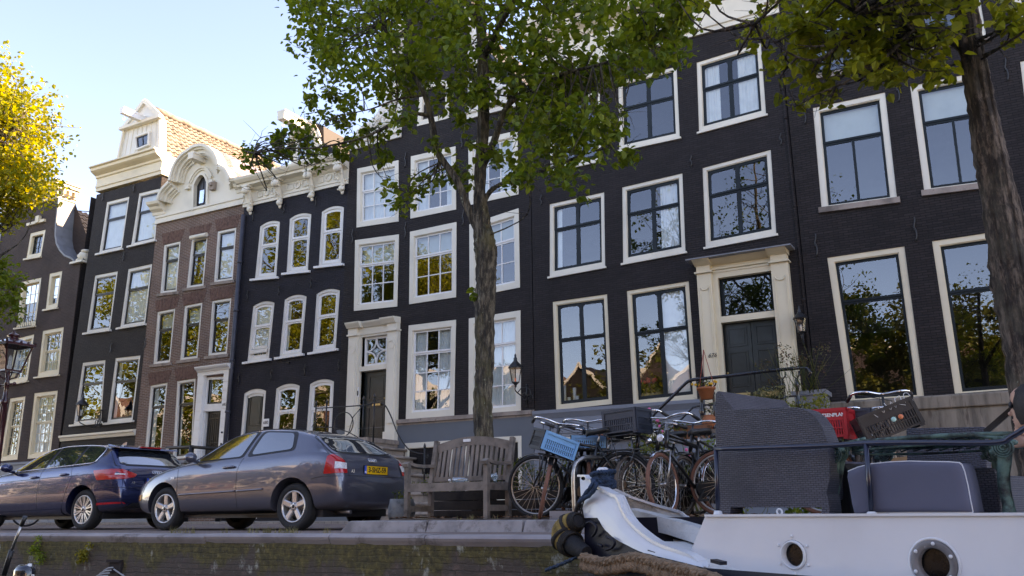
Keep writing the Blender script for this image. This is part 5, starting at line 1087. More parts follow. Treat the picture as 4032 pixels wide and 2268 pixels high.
spray2(1945, 1965, 232, 242, 1, .05, 3, .05); spray2(2240, 2400, 170, 200, 4, .12, 12, .3); spray2(2545, 2620, 0, 85, 5, .17, 30, .3); spray2(2330, 2420, 100, 170, 3, .12, 10, .3)
spray2(1750, 2700, -160, -30, 34, .4, 70, 1.6); spray2(1900, 2700, -500, -160, 30, .6, 80, 2)
tree_at('nearer tree with furrowed brown bark leaning through the right of the frame', tb, trunk, limbs, bl, LEAF2, BARK2, .085, 'lime_tree', 5, .16,
        [(E_(2490, 330, -.06), .05, 3), (E_(2470, 205, .02), .05, 3)], tn=26)
# ---- trees further along the quay to the left, and on the far bank (seen in the window panes)
def round_tree(label, x, y, hgt, cr, leafm, seed, n, lsz=.16, zc=None, name='street_tree', group='trees along the quay', nb=70):
    rn = random.Random(seed); b = Vector((x, y, .0)); zc = zc or hgt*.68; tp = Vector((x+rn.gauss(0, .3), y+rn.gauss(0, .3), hgt*.9))
    tr = ([b, b+Vector((0, 0, hgt*.2)), b.lerp(tp, .5)+Vector((rn.gauss(0, .15), 0, 0)), tp], [.24, .19, .14, .04]); li = []; bl = []
    for k in range(9):
        s = b.lerp(tp, .35+.05*k); a = k*2.4; e = s+Vector((math.cos(a)*cr*.7, math.sin(a)*cr*.7, rn.uniform(.5, 2.2))); li.append(([s, (s+e)/2+Vector((0, 0, -.2)), e], [.08, .05, .015]))
    for k in range(nb):
        a = rn.uniform(0, 2*PI); z = rn.uniform(-1, 1); q = math.sqrt(1-z*z); rr = rn.random()**.45
        bl.append((Vector((x+math.cos(a)*q*cr*rr, y+math.sin(a)*q*cr*rr, zc+z*(hgt-zc)*rr)), cr*rn.uniform(.16, .3), int(n/nb)))
    return tree_at(label, b, tr, li, bl, leafm, BARK, lsz, name, seed, .1, (), group, 12)
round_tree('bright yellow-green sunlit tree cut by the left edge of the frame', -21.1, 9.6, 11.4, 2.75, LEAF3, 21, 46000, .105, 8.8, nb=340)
round_tree('darker green tree at the left edge, beneath the sunlit yellow crown', -18.5, 9.2, 6.3, 1.35, LEAF1, 27, 6500, .10, 4.6, nb=80)  # shade of the lower crown put into an added tree with darker leaves
round_tree('sunlit tree on the quay beyond the left edge', -28.5, 9.3, 17, 4.2, LEAF3, 22, 17000, .17, 9.5, nb=110)
round_tree('sunlit tree further left along the quay', -38, 9.5, 16.5, 4, LEAF3, 23, 13000, .19, 9.5, nb=100)
round_tree('sunlit tree farthest left along the quay', -48, 9.5, 12, 3.8, LEAF3, 24, 4000, .2, 7.5)
for i, (x, s, lf) in enumerate(((-78, 37, LEAF4), (-66, 38, LEAF4), (-55, 39, LEAF4), (-44, 40, LEAF4), (-33, 31, LEAF4), (-25, 41, LEAF4), (-17, 32, LEAF4), (-8.5, 33, LEAF4), (-1, 36, LEAF4), (7, 34, LEAF4))):
    round_tree('tree on the far bank behind the camera, seen only in the window panes', x, -25.5, 16.5 if x > -12 else 12.5+rn.uniform(-1.5, 1.5), 5.2 if x > -12 else 4.6, lf, s, 20000 if x > -12 else 6500, .28, 8 if x > -12 else 6.8, group='trees on the far bank')
# ---- simple gabled houses across the canal, behind the camera
xs = -110; k = 0; PALE = M('pale_bounce_render', (.62, .54, .42), .8, var=.1, vs=.4); CREN = M('cream_bounce_render', (.7, .66, .58), .8, var=.1, vs=.4)  # pale fronts chosen to bounce warm sunlight onto the shaded facades
while xs < 40:
    w = rn.uniform(5.5, 7.5); FB = [BRK_PURPLE, BRK_BROWN, BRK_TAR] if -52 < xs < 14 else [PALE, BRK_RED, CREN]; hh = rn.uniform(10.5, 12.5); y = -36
    e = empty('canal_house', 'gabled brick house across the canal behind the camera', 'house', (xs+w/2, y, 0), 0, 'houses across the canal')
    mb = MB(); mb.prism([(xs, y, 0), (xs+w, y, 0), (xs+w, y, hh), (xs+w*.5, y, hh+3.2), (xs, y, hh)], (0, -9, 0)); mb.build('wall', FB[k % 3], e)
    mb = MB(); mb.bar((xs-.1, y+.1, hh+.02), (xs+w/2, y+.1, hh+3.3), .3, .3, (0, 1, 0)); mb.bar((xs+w+.1, y+.1, hh+.02), (xs+w/2, y+.1, hh+3.3), .3, .3, (0, 1, 0)); mb.build('gable_trim', CREAM2, e)
    for r in range(3):
        for c_ in range(3):
            x = xs+w*(.2+.3*c_); z = 1.8+3*r; mb = MB(); mb.box((x, y+.04, z+.9), (1.2, .1, 1.9)); f = mb.build('window', CREAM2, e); mb = MB(); mb.box((x, y+.1, z+.9), (.95, .05, 1.65)); mb.build('pane', SLATE, f)
    xs += w+.02; k += 1
# ---------------------------------------------------------------- cars: a lofted body, wheel arches cut out, panes and lamps laid on the real skin
def pl(x, pts):
    for (a, b), (c, d) in zip(pts, pts[1:]):
        if x <= c: t = max(0, (x-a)/(c-a)) if c > a else 0; return b+(d-b)*t
    return pts[-1][1]
def body_mesh(S, wheels, rw, L):
    mb = MB(); xs = S['x']; n = 12; V = []
    for x in xs:
        zt = pl(x, S['top']); w = pl(x, S['w']); zb = pl(x, S['bot']); be = min(pl(x, S['belt']), zt-.07); g = min(1, max(0, (zt-pl(x, S['belt']))/.40)); wr = w*.88*(1-g)+S['roof']*g
        zr = max(be+.03, zt-.085); c = [(w*.88, zb), (w*.965, zb+.10), (w, zb+(be-zb)*.45), (w*.992, zb+(be-zb)*.75), (w*.968, be-.03), (w*.925, be+.02)]
        a = c[-1]; c += [(a[0]+(wr-a[0])*.34, a[1]+(zr-a[1])*.36), (a[0]+(wr-a[0])*.68, a[1]+(zr-a[1])*.72), (wr, zr), (wr-.05, (zr+zt)/2+.015), (wr*.62, zt-.008), (0, zt)]
        V += [(x, -y, z) for y, z in c]+[(x, y, z) for y, z in c[-2::-1]]
    m = 2*n-1; Fc = []
    for i in range(len(xs)-1):
        for k in range(m-1): Fc.append((i*m+k, i*m+k+1, (i+1)*m+k+1, (i+1)*m+k))
        Fc.append((i*m+m-1, i*m, (i+1)*m, (i+1)*m+m-1))
    Fc.append(tuple(range(m))); Fc.append(tuple(range(len(xs)*m-1, (len(xs)-1)*m-1, -1)))
    mb.smooth = True; mb.add(V, Fc); ob = mb.build('tmp', PLGREY)
    s = ob.modifiers.new('s', 'SUBSURF'); s.levels = 2; s.render_levels = 2
    dg = bpy.context.evaluated_depsgraph_get(); me = bpy.data.meshes.new_from_object(ob.evaluated_get(dg)); ob.modifiers.clear(); ob.data = me
    bm = bmesh.new(); bm.from_mesh(me); tree = BVHTree.FromBMesh(bm); bm.free(); cuts = []
    for wx, wz in wheels:
        for sy in (-1, 1):
            c = MB(); c.lathe([(.001, -.3), (rw+.055, -.3), (rw+.055, .3), (.001, .3)], (wx, sy*.84, wz+.01), 40, 'Y'); co = c.build('cut', PLGREY); bo = ob.modifiers.new('b', 'BOOLEAN'); bo.object = co; bo.operation = 'DIFFERENCE'; bo.solver = 'EXACT'; cuts.append(co)
    dg = bpy.context.evaluated_depsgraph_get(); me = bpy.data.meshes.new_from_object(ob.evaluated_get(dg))
    for c in cuts+[ob]: bpy.data.objects.remove(c)
    for p in me.polygons: p.use_smooth = True
    return me, tree
class Car:
    def __init__(s, me, tree, root, paint):
        s.tree, s.root = tree, root; me.materials.clear(); me.materials.append(paint); o = bpy.data.objects.new('body', me); COL.objects.link(o); o.parent = root; s.body = o
        try: me.set_sharp_from_angle(angle=R(50))
        except Exception: pass
    def hit(s, p, d, off):
        d = Vector(d).normalized(); h = s.tree.ray_cast(Vector(p)-d*1.5, d, 4)
        if h[0] is None: return None
        n = h[1]
        if n.dot(d) > 0: n = -n
        return h[0]+n*off
    def patch(s, poly, d, off, mat, name, parent=None, cuts=5, smooth=True, label=None):
        poly = [Vector(p) for p in poly]; bm = bmesh.new(); vs = [bm.verts.new(p) for p in poly]
        if len(vs) == 4: bm.faces.new(vs)
        else:
            for t in tessellate_polygon([poly]): bm.faces.new([vs[i] for i in t])
        bmesh.ops.subdivide_edges(bm, edges=bm.edges[:], cuts=cuts, use_grid_fill=True)
        for v in bm.verts:
            h = s.hit(v.co, d, off)
            if h: v.co = h
        for f in bm.faces: f.smooth = smooth
        me = bpy.data.meshes.new(name); bm.to_mesh(me); bm.free(); me.materials.append(mat); o = bpy.data.objects.new(name, me); COL.objects.link(o); o.parent = parent or s.root
        if label: o['label'] = label
        return o
    def strip(s, pts, d, w, off, mat, name, parent=None, r=None, closed=False):
        P = []; pts = [Vector(p) for p in pts]
        if closed: pts = pts+[pts[0]]
        for a, b in zip(pts, pts[1:]):
            n = max(2, int((b-a).length/.04))
            for i in range(n):
                h = s.hit(a.lerp(b, i/n), d, off)
                if h: P.append(h)
        h = s.hit(pts[-1], d, off)
        if h: P.append(h)
        mb = MB(); mb.tube(P, w, 6); o = mb.build(name, mat, parent or s.root, Vector((0, 0, 0))); return o
def rnd(poly, r, k=3):
    poly = [Vector(p) for p in poly]; out = []; n = len(poly)
    for i in range(n):
        a, b, c = poly[i-1], poly[i], poly[(i+1) % n]; u = (a-b); v = (c-b); q = min(r, u.length*.45, v.length*.45); p0 = b+u.normalized()*q; p1 = b+v.normalized()*q
        for j in range(k+1): t = j/k; out.append(p0*(1-t)**2+b*2*t*(1-t)+p1*t*t)
    return out
def carpaint(name, col, metal, rough=.32):
    m, t, p, o = _mat(name); v = coords(t); n = noise(t, v, 2200, 2); c = ramp(t, n, [(.35, tuple(x*.75 for x in col)), (.7, tuple(min(1, x*1.35) for x in col))])
    d = noise(t, coords(t, (1, 1, 1)), 3, 5); tc = nd(t, 'ShaderNodeTexCoord'); sx = nd(t, 'ShaderNodeSeparateXYZ'); t.links.new(tc.outputs['Object'], sx.inputs[0])
    mr = nd(t, 'ShaderNodeMapRange'); mr.inputs[1].default_value = .55; mr.inputs[2].default_value = .1; t.links.new(sx.outputs[2], mr.inputs[0]); mu = nd(t, 'ShaderNodeMath', operation='MULTIPLY'); t.links.new(mr.outputs[0], mu.inputs[0]); t.links.new(d, mu.inputs[1])
    c = mixc(t, mu.outputs[0], c, (.11, .095, .08)); t.links.new(c, p.inputs['Base Color'])
    p.inputs['Metallic'].default_value = metal; p.inputs['Roughness'].default_value = rough; p.inputs['Coat Weight'].default_value = 1; p.inputs['Coat Roughness'].default_value = .03; p.inputs['Coat IOR'].default_value = 1.6
    return m
PGREY = carpaint('grey_metallic_paint', (.085, .09, .125), .5); PBLUE = carpaint('dark_blue_metallic_paint', (.008, .020, .085), .6, .25)
m, t, p, o = _mat('car_glass'); p.inputs['Base Color'].default_value = (.02, .025, .03, 1); p.inputs['Roughness'].default_value = .02; p.inputs['Coat Weight'].default_value = 1; p.inputs['Coat IOR'].default_value = 2.8; p.inputs['IOR'].default_value = 1.7; CARGL = m
RUB = M('tyre_rubber', (.016, .016, .017), .8, var=.15, vs=8, bs=60, bd=.2); TRIM = M('black_trim', (.014, .014, .016), .45, var=.1, bs=60, bd=.1)
ALU = M('silver_alloy', (.55, .54, .53), .32, metal=.75, var=.06, vs=6, bs=40, bd=.05, dirt=((.25, .22, .2), 9, .66)); CHR = M('chrome', (.75, .75, .76), .08, metal=1, var=.02, bd=0)
RED = M('red_lamp', (.50, .012, .015), .12, var=.1, vs=20, bs=60, bd=.1, coat=1); CLR = M('clear_lamp', (.62, .60, .60), .15, var=.15, vs=40, bs=60, bd=.3, coat=1); AMB = M('amber_lamp', (.7, .25, .02), .2, coat=1)
YEL = M('number_plate_yellow', (.80, .42, .008), .4, var=.02, bd=0); PBL = M('plate_blue', (.02, .09, .5), .4, bd=0); INK = M('black_ink', (.01, .01, .01), .5, bd=0)
DISC = M('brake_steel', (.2, .19, .19), .4, metal=.8)
def wheel(root, x, y, z, r, wd, side, spokes, twin=False, rimr=.66):
    """side -1: outer face looks to -Y"""
    e = bpy.data.objects.new('wheel', None); COL.objects.link(e); e.parent = root; e.location = (x, y, z)
    o_ = side; rr = r*rimr; P = lambda pr: [(a, b*o_) for a, b in pr]
    mb = MB(); mb.lathe(P([(rr, -wd), (r*.86, -wd), (r*.96, -wd*.92), (r, -wd*.75), (r, -wd*.25), (r*.965, -.02), (r*.88, .0), (rr+.012, -.008), (rr, -.03)]), (0, 0, 0), 44, 'Y'); t = mb.build('tyre', RUB, e, Vector((0, 0, 0))); t.location = (0, 0, 0)
    mb = MB()
    mb.lathe(P([(rr+.004, -.03), (rr+.004, -.006), (rr-.012, -.004), (rr-.018, -.03), (rr-.03, -.1), (rr-.04, -.16)]), (0, 0, 0), 44, 'Y')
    if not twin:
        for k in range(spokes):
            a = 2*PI*k/spokes+PI/2; c, s_ = math.cos(a), math.sin(a); q = lambda u, v, d: Vector((c*u-s_*v, d*o_, s_*u+c*v))
            w0, w1 = .036, .040; u0, u1 = .02, rr-.008
            pts = [q(u0, -w0, -.028), q(u1, -w1, -.014), q(u1, w1, -.014), q(u0, w0, -.028)]; back = [p_+Vector((0, -.04*o_, 0)) for p_ in pts]
            ins = [q(u0, -w0*.6, -.018), q(u1-.01, -w1*.66, -.006), q(u1-.01, w1*.66, -.006), q(u0, w0*.6, -.018)]
            mb.add(pts+back+ins, [(8, 9, 10, 11), (0, 1, 9, 8), (1, 2, 10, 9), (2, 3, 11, 10), (3, 0, 8, 11), (0, 4, 5, 1), (1, 5, 6, 2), (2, 6, 7, 3), (3, 7, 4, 0)])
    else:
        for k in range(spokes):
            for j in (-1, 1):
                a = 2*PI*k/spokes+PI/2; b = a+j*.115; mb.bar((math.cos(a+j*.03)*.03, -.03*o_, math.sin(a+j*.03)*.03), (math.cos(b)*(rr-.01), -.012*o_, math.sin(b)*(rr-.01)), .016, .02, (0, 1, 0))
    mb.lathe(P([(.062, -.03), (.058, -.012), (.03, -.008), (.001, -.008)]), (0, 0, 0), 20, 'Y')
    mb.build('rim', ALU, e, Vector((0, 0, 0))); mb = MB(); mb.lathe(P([(.001, -.075), (.14, -.075), (.14, -.09), (.001, -.09)]), (0, 0, 0), 28, 'Y'); mb.build('brake_disc', DISC, e, Vector((0, 0, 0)))
    mb = MB(); mb.lathe(P([(.001, -.10), (rr-.03, -.10), (rr-.02, -.17), (.001, -.17)]), (0, 0, 0), 30, 'Y'); 
    for k in range(5): a = 2*PI*k/5+PI/2+.63; mb.lathe(P([(.011, -.03), (.011, -.009), (.001, -.008)]), (.043*math.cos(a), 0, .043*math.sin(a)), 8, 'Y')
    mb.lathe(P([(.026, -.02), (.024, -.005), (.001, -.005)]), (0, 0, 0), 16, 'Y'); mb.build('wheel_hub', TRIM, e, Vector((0, 0, 0)))
    for ch in e.children: ch.location = (0, 0, 0)
    return e
def rings4(car, c, r, gap, dx, up, d, off, parent):
    mb = MB(); c = Vector(c); dx = Vector(dx); up = Vector(up)
    for k in range(4):
        cc_ = c+dx*(k-1.5)*gap; P = []
        for j in range(18):
            a = 2*PI*j/18; h = car.hit(cc_+dx*r*math.cos(a)+up*r*math.sin(a), d, off)
            if h: P.append(h)
        mb.tube(P, .0065, 5, True)
    return mb.build('badge', CHR, parent, Vector((0, 0, 0)))
def underbody(root, x0, x1, w, z0, z1):
    mb = MB(); mb.box(((x0+x1)/2, 0, (z0+z1)/2), (x1-x0, w*2, z1-z0)); return mb.build('underbody', TRIM, root, Vector((0, 0, 0)))
Z0 = Vector((0, 0, 0))
# ======== grey three-door hatchback
GX = onY('N', 295, 1035, 8.86).x-3.38; GY = 8.86+.80
S = dict(x=[0, .05, .16, .34, .6, .87, 1.15, 1.3, 1.5, 1.72, 1.95, 2.2, 2.5, 2.8, 3.1, 3.38, 3.52, 3.62, 3.75, 3.88, 3.98, 4.06, 4.12, 4.15],
 top=[(0, .50), (.05, .62), (.16, .70), (.34, .79), (.6, .865), (.87, .915), (1.15, .965), (1.3, 1.01), (1.5, 1.13), (1.72, 1.26), (1.95, 1.355), (2.2, 1.405), (2.5, 1.422), (2.8, 1.41), (3.1, 1.38), (3.38, 1.325), (3.52, 1.285), (3.62, 1.24), (3.75, 1.15), (3.88, 1.06), (3.98, .99), (4.06, .92), (4.12, .78), (4.15, .62)],
 w=[(0, .50), (.05, .60), (.16, .70), (.34, .78), (.6, .83), (.87, .862), (1.5, .868), (3.1, .868), (3.52, .862), (3.75, .845), (3.88, .825), (3.98, .80), (4.06, .77), (4.12, .72), (4.15, .66)],
 bot=[(0, .28), (.34, .20), (.6, .19), (3.6, .21), (3.9, .24), (4.06, .27), (4.15, .33)], belt=[(0, .60), (.6, .80), (1.2, .905), (2, .935), (3, .97), (3.6, 1.0), (4.0, .98), (4.15, .9)], roof=.585)
root = empty('parked_car', 'dark grey three-door hatchback with yellow rear plate parked beside the bench', 'car', (GX, GY, 0), 0, 'cars parked along the quay')
me, tree = body_mesh(S, [(.87, .31), (3.38, .31)], .315, 4.15); car = Car(me, tree, root, PGREY)
SD = (0, 1, 0); sp = lambda pts: [(x, -.8, z) for x, z in pts]
for sx, d, yy in (('near', (0, 1, 0), -.8), ('far', (0, -1, 0), .8)):
    q = lambda pts: [(x, yy, z) for x, z in pts]
    fr_ = car.patch(rnd(q([(1.36, .945), (1.98, 1.315), (2.50, 1.372), (2.40, .985)]), .05), d, .004, TRIM, 'window_frame'); car.patch(rnd(q([(1.43, .962), (1.99, 1.292), (2.455, 1.345), (2.36, 1.0)]), .05), d, .009, CARGL, 'side_window', fr_)
    fr_ = car.patch(rnd(q([(2.46, .99), (2.545, 1.366), (3.20, 1.325), (3.34, 1.05)]), .07), d, .004, TRIM, 'window_frame'); car.patch(rnd(q([(2.54, 1.015), (2.60, 1.34), (3.15, 1.30), (3.285, 1.068)]), .07), d, .009, CARGL, 'side_window', fr_)
    car.strip(q([(1.12, .96), (1.16, .78), (1.20, .30)]), d, .0035, .0, TRIM, 'door_seam', car.body); car.strip(q([(2.42, .98), (2.36, .80), (2.38, .32), (2.33, .27)]), d, .0035, .0, TRIM, 'door_seam', car.body)
    car.strip(q([(1.22, .50), (2.36, .53)]), d, .014, .006, PGREY, 'side_moulding'); car.strip(q([(2.39, .53), (2.88, .545)]), d, .014, .006, PGREY, 'side_moulding')
    car.patch(q([(1.24, .255), (2.98, .255), (2.98, .205), (1.24, .205)]), d, .012, TRIM, 'sill_trim', cuts=8)
    car.patch(q([(1.02, .72), (1.02, .755), (1.10, .76), (1.10, .725)]), d, .006, CLR, 'side_indicator', cuts=2)
    mb = MB(); h = car.hit((2.20, yy, .855), d, .018); mb.tube([h+Vector((-.11, 0, -.005)), h+Vector((-.08, 0, 0)), h+Vector((.08, 0, .006)), h+Vector((.11, 0, .004))], [.012, .02, .02, .012], 8); mb.build('door_handle', PGREY, root, Z0)
    mb = MB(); s_ = -1 if yy < 0 else 1; h = Vector((1.52, s_*.90, .985)); mb.smooth = True; mb.ball(h+Vector((0, s_*.05, .03)), .1, 12, 8, (.75, .95, .72)); mb.bar(h+Vector((-.02, -s_*.08, -.03)), h+Vector((0, s_*.02, 0)), .06, .04); mb.build('door_mirror', PGREY, root, Z0)
    car.strip(q([(1.25, .985), (1.5, 1.17), (1.95, 1.36), (2.5, 1.42), (3.3, 1.39)]) if 0 else q([(1.30, .97), (1.96, 1.335), (2.5, 1.392), (3.28, 1.372)]), d, .006, .004, TRIM, 'roof_gutter', car.body)
# windscreen and rear
car.patch([(1.32, -.62, 1.05), (1.96, -.52, 1.4), (1.96, .52, 1.4), (1.32, .62, 1.05)], (0, 0, -1), .006, CARGL, 'windscreen', cuts=8)
dr = Vector((-1, 0, -.75)); fr_ = car.patch(rnd([(3.62, -.60, 1.33), (4.00, -.70, 1.02), (4.00, .70, 1.02), (3.62, .60, 1.33)], .07), dr, .004, TRIM, 'rear_window_frame', cuts=7); car.patch(rnd([(3.67, -.56, 1.30), (3.975, -.64, 1.045), (3.975, .64, 1.045), (3.67, .56, 1.30)], .08), dr, .009, CARGL, 'rear_window', fr_, cuts=7)
car.strip([(3.5, -.60, 1.34), (3.62, -.655, 1.26), (3.9, -.745, 1.0), (4.02, -.745, .9)], (-1, 1, -.3), .004, 0, TRIM, 'tailgate_seam', car.body)
car.strip([(4.15, -.62, .70), (4.15, .62, .70)], (-1, 0, 0), .004, 0, TRIM, 'tailgate_seam', car.body); car.strip([(4.1, -.585, .96), (4.15, -.585, .70)], (-1, 0, 0), .004, 0, TRIM, 'tailgate_seam', car.body)
for s_ in (-1, 1):
    dl = Vector((-1, -s_*1.05, -.1)); P0 = lambda a, z: Vector((4.1-.0, s_*.78, 0))+Vector((1, -s_*1, 0)).normalized()*a+Vector((0, 0, z))
    rl_ = car.patch(rnd([P0(-.17, .725), P0(-.13, .96), P0(-.05, .99), P0(.10, .90), P0(.14, .735)], .02), dl, .010, RED, 'rear_lamp', cuts=5)
    car.patch([P0(-.03, .79), P0(-.03, .88), P0(.12, .87), P0(.125, .79)], dl, .014, CLR, 'lamp_lens', rl_, cuts=4)
car.strip([(4.15, -.745, .69), (3.9, -.84, .69), (3.72, -.86, .66)], (-.5, 1, 0), .004, 0, TRIM, 'bumper_seam', car.body)
mb = MB(); mb.bar((4.045, -.04, .985), (4.0, .43, 1.03), .02, .015); mb.build('wiper', TRIM, root, Z0)
h = car.hit((4.15, .0, .785), (-1, 0, 0), .0); plx = h.x+.012
mb = MB(); mb.box((plx, 0, .785), (.012, .53, .125)); pt = mb.build('number_plate', TRIM, root, Z0)
mb = MB(); mb.box((plx+.008, .02, .785), (.004, .46, .108)); mb.build('plate_face', YEL, pt, Z0); mb = MB(); mb.box((plx+.008, -.232, .785), (.004, .042, .108)); mb.build('plate_band', PBL, pt, Z0)
def ctext(txt, loc, size, mat, parent, name='lettering', ex=.0012, shear=0, bold=.002, xd=(0, 1, 0)):
    t_ = text(txt, name, mat, None, (0, 0, 0), size, ex, xd, (0, 0, 1), shear, bold); t_.data.transform(Matrix.Translation(loc)); t_.parent = parent; return t_
ctext('3-SHZ-59', (plx+.0115, .02, .786), .098, INK, pt)
ctext('NL', (plx+.0115, -.232, .755), .03, WHITE2, pt)
rings4(car, (4.1, 0, .925), .026, .040, (0, 1, 0), (0, 0, 1), (-1, 0, -.2), .012, car.body)
h = car.hit((4.12, -.49, .755), (-1, 0, 0), .008); ctext('A3', h, .06, CHR, car.body, bold=.001)
mb = MB(); mb.tube([(3.1, -.2, 1.42), (3.18, -.2, 1.52), (3.3, -.2, 1.68)], .005, 5); mb.build('aerial', TRIM, root, Z0)
underbody(root, .5, 3.8, .68, .17, .32); mb = MB(); mb.tube([(3.8, -.45, .24), (4.08, -.45, .23)], .028, 10); mb.build('exhaust_pipe', DISC, root, Z0)
mb = MB(); car.patch(rnd([(.03, -.5, .60), (.22, -.72, .76), (.30, -.74, .62), (.08, -.6, .50)], .03), (1, .9, -.2), .008, CLR, 'headlight', cuts=4)
car.patch([(.12, -.66, .50), (.30, -.76, .52), (.30, -.76, .44), (.12, -.66, .42)], (.6, 1, 0), .008, AMB, 'front_indicator', cuts=3)
for x in (.87, 3.38):
    wheel(root, x, -.80, .31, .312, .2, -1, 5); wheel(root, x, .80, .31, .312, .2, 1, 5)
# ======== dark blue five-door hatchback
BX = onY('L', 822, 825, 9.15).x-3.52; BY = 9.15+.82
S = dict(x=[0, .05, .16, .34, .6, .88, 1.15, 1.32, 1.55, 1.8, 2.05, 2.3, 2.6, 2.9, 3.2, 3.5, 3.68, 3.82, 3.92, 4.02, 4.12, 4.2, 4.27, 4.31],
 top=[(0, .46), (.05, .60), (.16, .68), (.34, .77), (.6, .86), (.88, .92), (1.15, .975), (1.32, 1.03), (1.55, 1.16), (1.8, 1.28), (2.05, 1.365), (2.3, 1.41), (2.6, 1.428), (2.9, 1.425), (3.2, 1.412), (3.5, 1.385), (3.68, 1.36), (3.82, 1.325), (3.92, 1.25), (4.02, 1.14), (4.12, 1.02), (4.2, .93), (4.27, .78), (4.31, .62)],
 w=[(0, .52), (.05, .64), (.16, .73), (.34, .81), (.6, .86), (.88, .885), (1.5, .892), (3.3, .892), (3.6, .888), (3.82, .865), (4.02, .83), (4.12, .80), (4.2, .77), (4.27, .72), (4.31, .66)],
 bot=[(0, .26), (.34, .19), (.6, .18), (3.7, .20), (4.0, .24), (4.2, .28), (4.31, .34)], belt=[(0, .60), (.6, .81), (1.2, .92), (2, .955), (3, .99), (3.6, 1.02), (4.1, .99), (4.31, .9)], roof=.60)
root = empty('parked_car', 'dark blue five-door hatchback with chrome-lined windows parked ahead of the grey one', 'car', (BX, BY, 0), 0, 'cars parked along the quay')
me, tree = body_mesh(S, [(.88, .32), (3.52, .32)], .325, 4.31); car = Car(me, tree, root, PBLUE)
for d, yy in (((0, 1, 0), -.8), ((0, -1, 0), .8)):
    q = lambda pts: [(x, yy, z) for x, z in pts]
    out = q([(1.40, .965), (1.72, 1.165), (2.1, 1.325), (2.6, 1.385), (3.2, 1.375), (3.62, 1.345), (3.70, 1.27), (3.66, 1.06)])
    fr_ = car.patch(rnd(out, .05, 2), d, .003, TRIM, 'window_frame', cuts=4); car.strip(rnd(out, .05, 2), d, .007, .004, CHR, 'chrome_trim', fr_, closed=True)
    car.patch(rnd(q([(1.48, .985), (1.75, 1.155), (2.12, 1.305), (2.42, 1.35), (2.33, 1.01)]), .02), d, .008, CARGL, 'side_window', fr_); car.patch(rnd(q([(2.42, 1.012), (2.51, 1.355), (3.14, 1.36), (3.12, 1.045)]), .02), d, .008, CARGL, 'side_window', fr_)
    car.patch(rnd(q([(3.19, 1.05), (3.21, 1.355), (3.60, 1.325), (3.665, 1.255), (3.63, 1.075)]), .03), d, .008, CARGL, 'side_window', fr_)
    for line in ([(1.16, .96), (1.20, .70), (1.22, .28)], [(2.38, 1.0), (2.36, .75), (2.36, .28)], [(3.16, 1.03), (3.22, .85), (3.12, .60), (3.02, .35), (2.98, .27)]): car.strip(q(line), d, .0035, 0, TRIM, 'door_seam', car.body)
    for hx, hz in ((2.22, .86), (3.02, .885)):
        mb = MB(); h = car.hit((hx, yy, hz), d, .016); mb.tube([h+Vector((-.1, 0, -.005)), h+Vector((-.07, 0, 0)), h+Vector((.07, 0, .006)), h+Vector((.1, 0, .004))], [.012, .019, .019, .012], 8); mb.build('door_handle', PBLUE, root, Z0)
    car.strip(q([(1.2, .80), (2.4, .84), (3.3, .865), (3.9, .88)]), d, .006, -.001, PBLUE, 'shoulder_line', car.body)
    car.patch(q([(1.24, .30), (3.02, .34), (3.02, .21), (1.24, .20)]), d, .010, PBLUE, 'sill_trim', cuts=8)
    mb = MB(); s_ = -1 if yy < 0 else 1; h = Vector((1.56, s_*.93, 1.01)); mb.smooth = True; mb.ball(h+Vector((0, s_*.05, .03)), .105, 12, 8, (.7, 1.05, .72)); mb.bar(h+Vector((-.02, -s_*.1, -.04)), h+Vector((0, s_*.02, -.02)), .06, .04); mb.build('door_mirror', PBLUE, root, Z0)
car.patch([(1.36, -.64, 1.05), (2.05, -.54, 1.4), (2.05, .54, 1.4), (1.36, .64, 1.05)], (0, 0, -1), .006, CARGL, 'windscreen', cuts=8)
fr_ = car.patch(rnd([(3.86, -.62, 1.32), (4.14, -.72, 1.02), (4.14, .72, 1.02), (3.86, .62, 1.32)], .07), dr, .004, TRIM, 'rear_window_frame', cuts=7); car.patch(rnd([(3.92, -.56, 1.28), (4.12, -.64, 1.045), (4.12, .64, 1.045), (3.92, .56, 1.28)], .08), dr, .009, CARGL, 'rear_window', fr_, cuts=7)
mb = MB(); mb.prism([(3.62, -.56, 1.385), (3.98, -.60, 1.325), (4.0, -.60, 1.30), (3.7, -.58, 1.34)], (0, 1.16, 0)); mb.build('roof_spoiler', PBLUE, root, Z0); mb = MB(); mb.box((3.985, 0, 1.335), (.03, .42, .02)); mb.build('brake_light', RED, root, Z0)
for s_ in (-1, 1):
    dl = Vector((-1, -s_*1.0, -.1)); P0 = lambda a, z: Vector((4.2, s_*.8, 0))+Vector((1, -s_*1, 0)).normalized()*a+Vector((0, 0, z))
    rl_ = car.patch(rnd([P0(-.36, .955), P0(-.34, .90), P0(-.28, .79), P0(.12, .79), P0(.28, .84), P0(.30, .89), P0(.1, .955)], .02), dl, .010, RED, 'rear_lamp', cuts=5); car.patch([P0(.0, .86), P0(.0, .885), P0(.14, .88), P0(.14, .86)], dl, .014, CLR, 'lamp_lens', rl_, cuts=2)
    car.patch([P0(-.25, .40), P0(-.25, .435), P0(.16, .435), P0(.2, .41)], dl, .008, RED, 'reflector', cuts=4)
car.strip([(4.3, -.7, .66), (4.1, -.84, .66), (3.86, -.88, .64)], (-.5, 1, 0), .004, 0, TRIM, 'bumper_seam', car.body); car.strip([(4.3, .7, .66), (4.3, -.7, .66)], (-1, 0, 0), .004, 0, TRIM, 'bumper_seam', car.body)
car.patch([(4.3, -.62, .34), (4.3, -.5, .42), (4.3, .5, .42), (4.3, .62, .34)], (-1, 0, 0), .008, TRIM, 'diffuser', cuts=5)
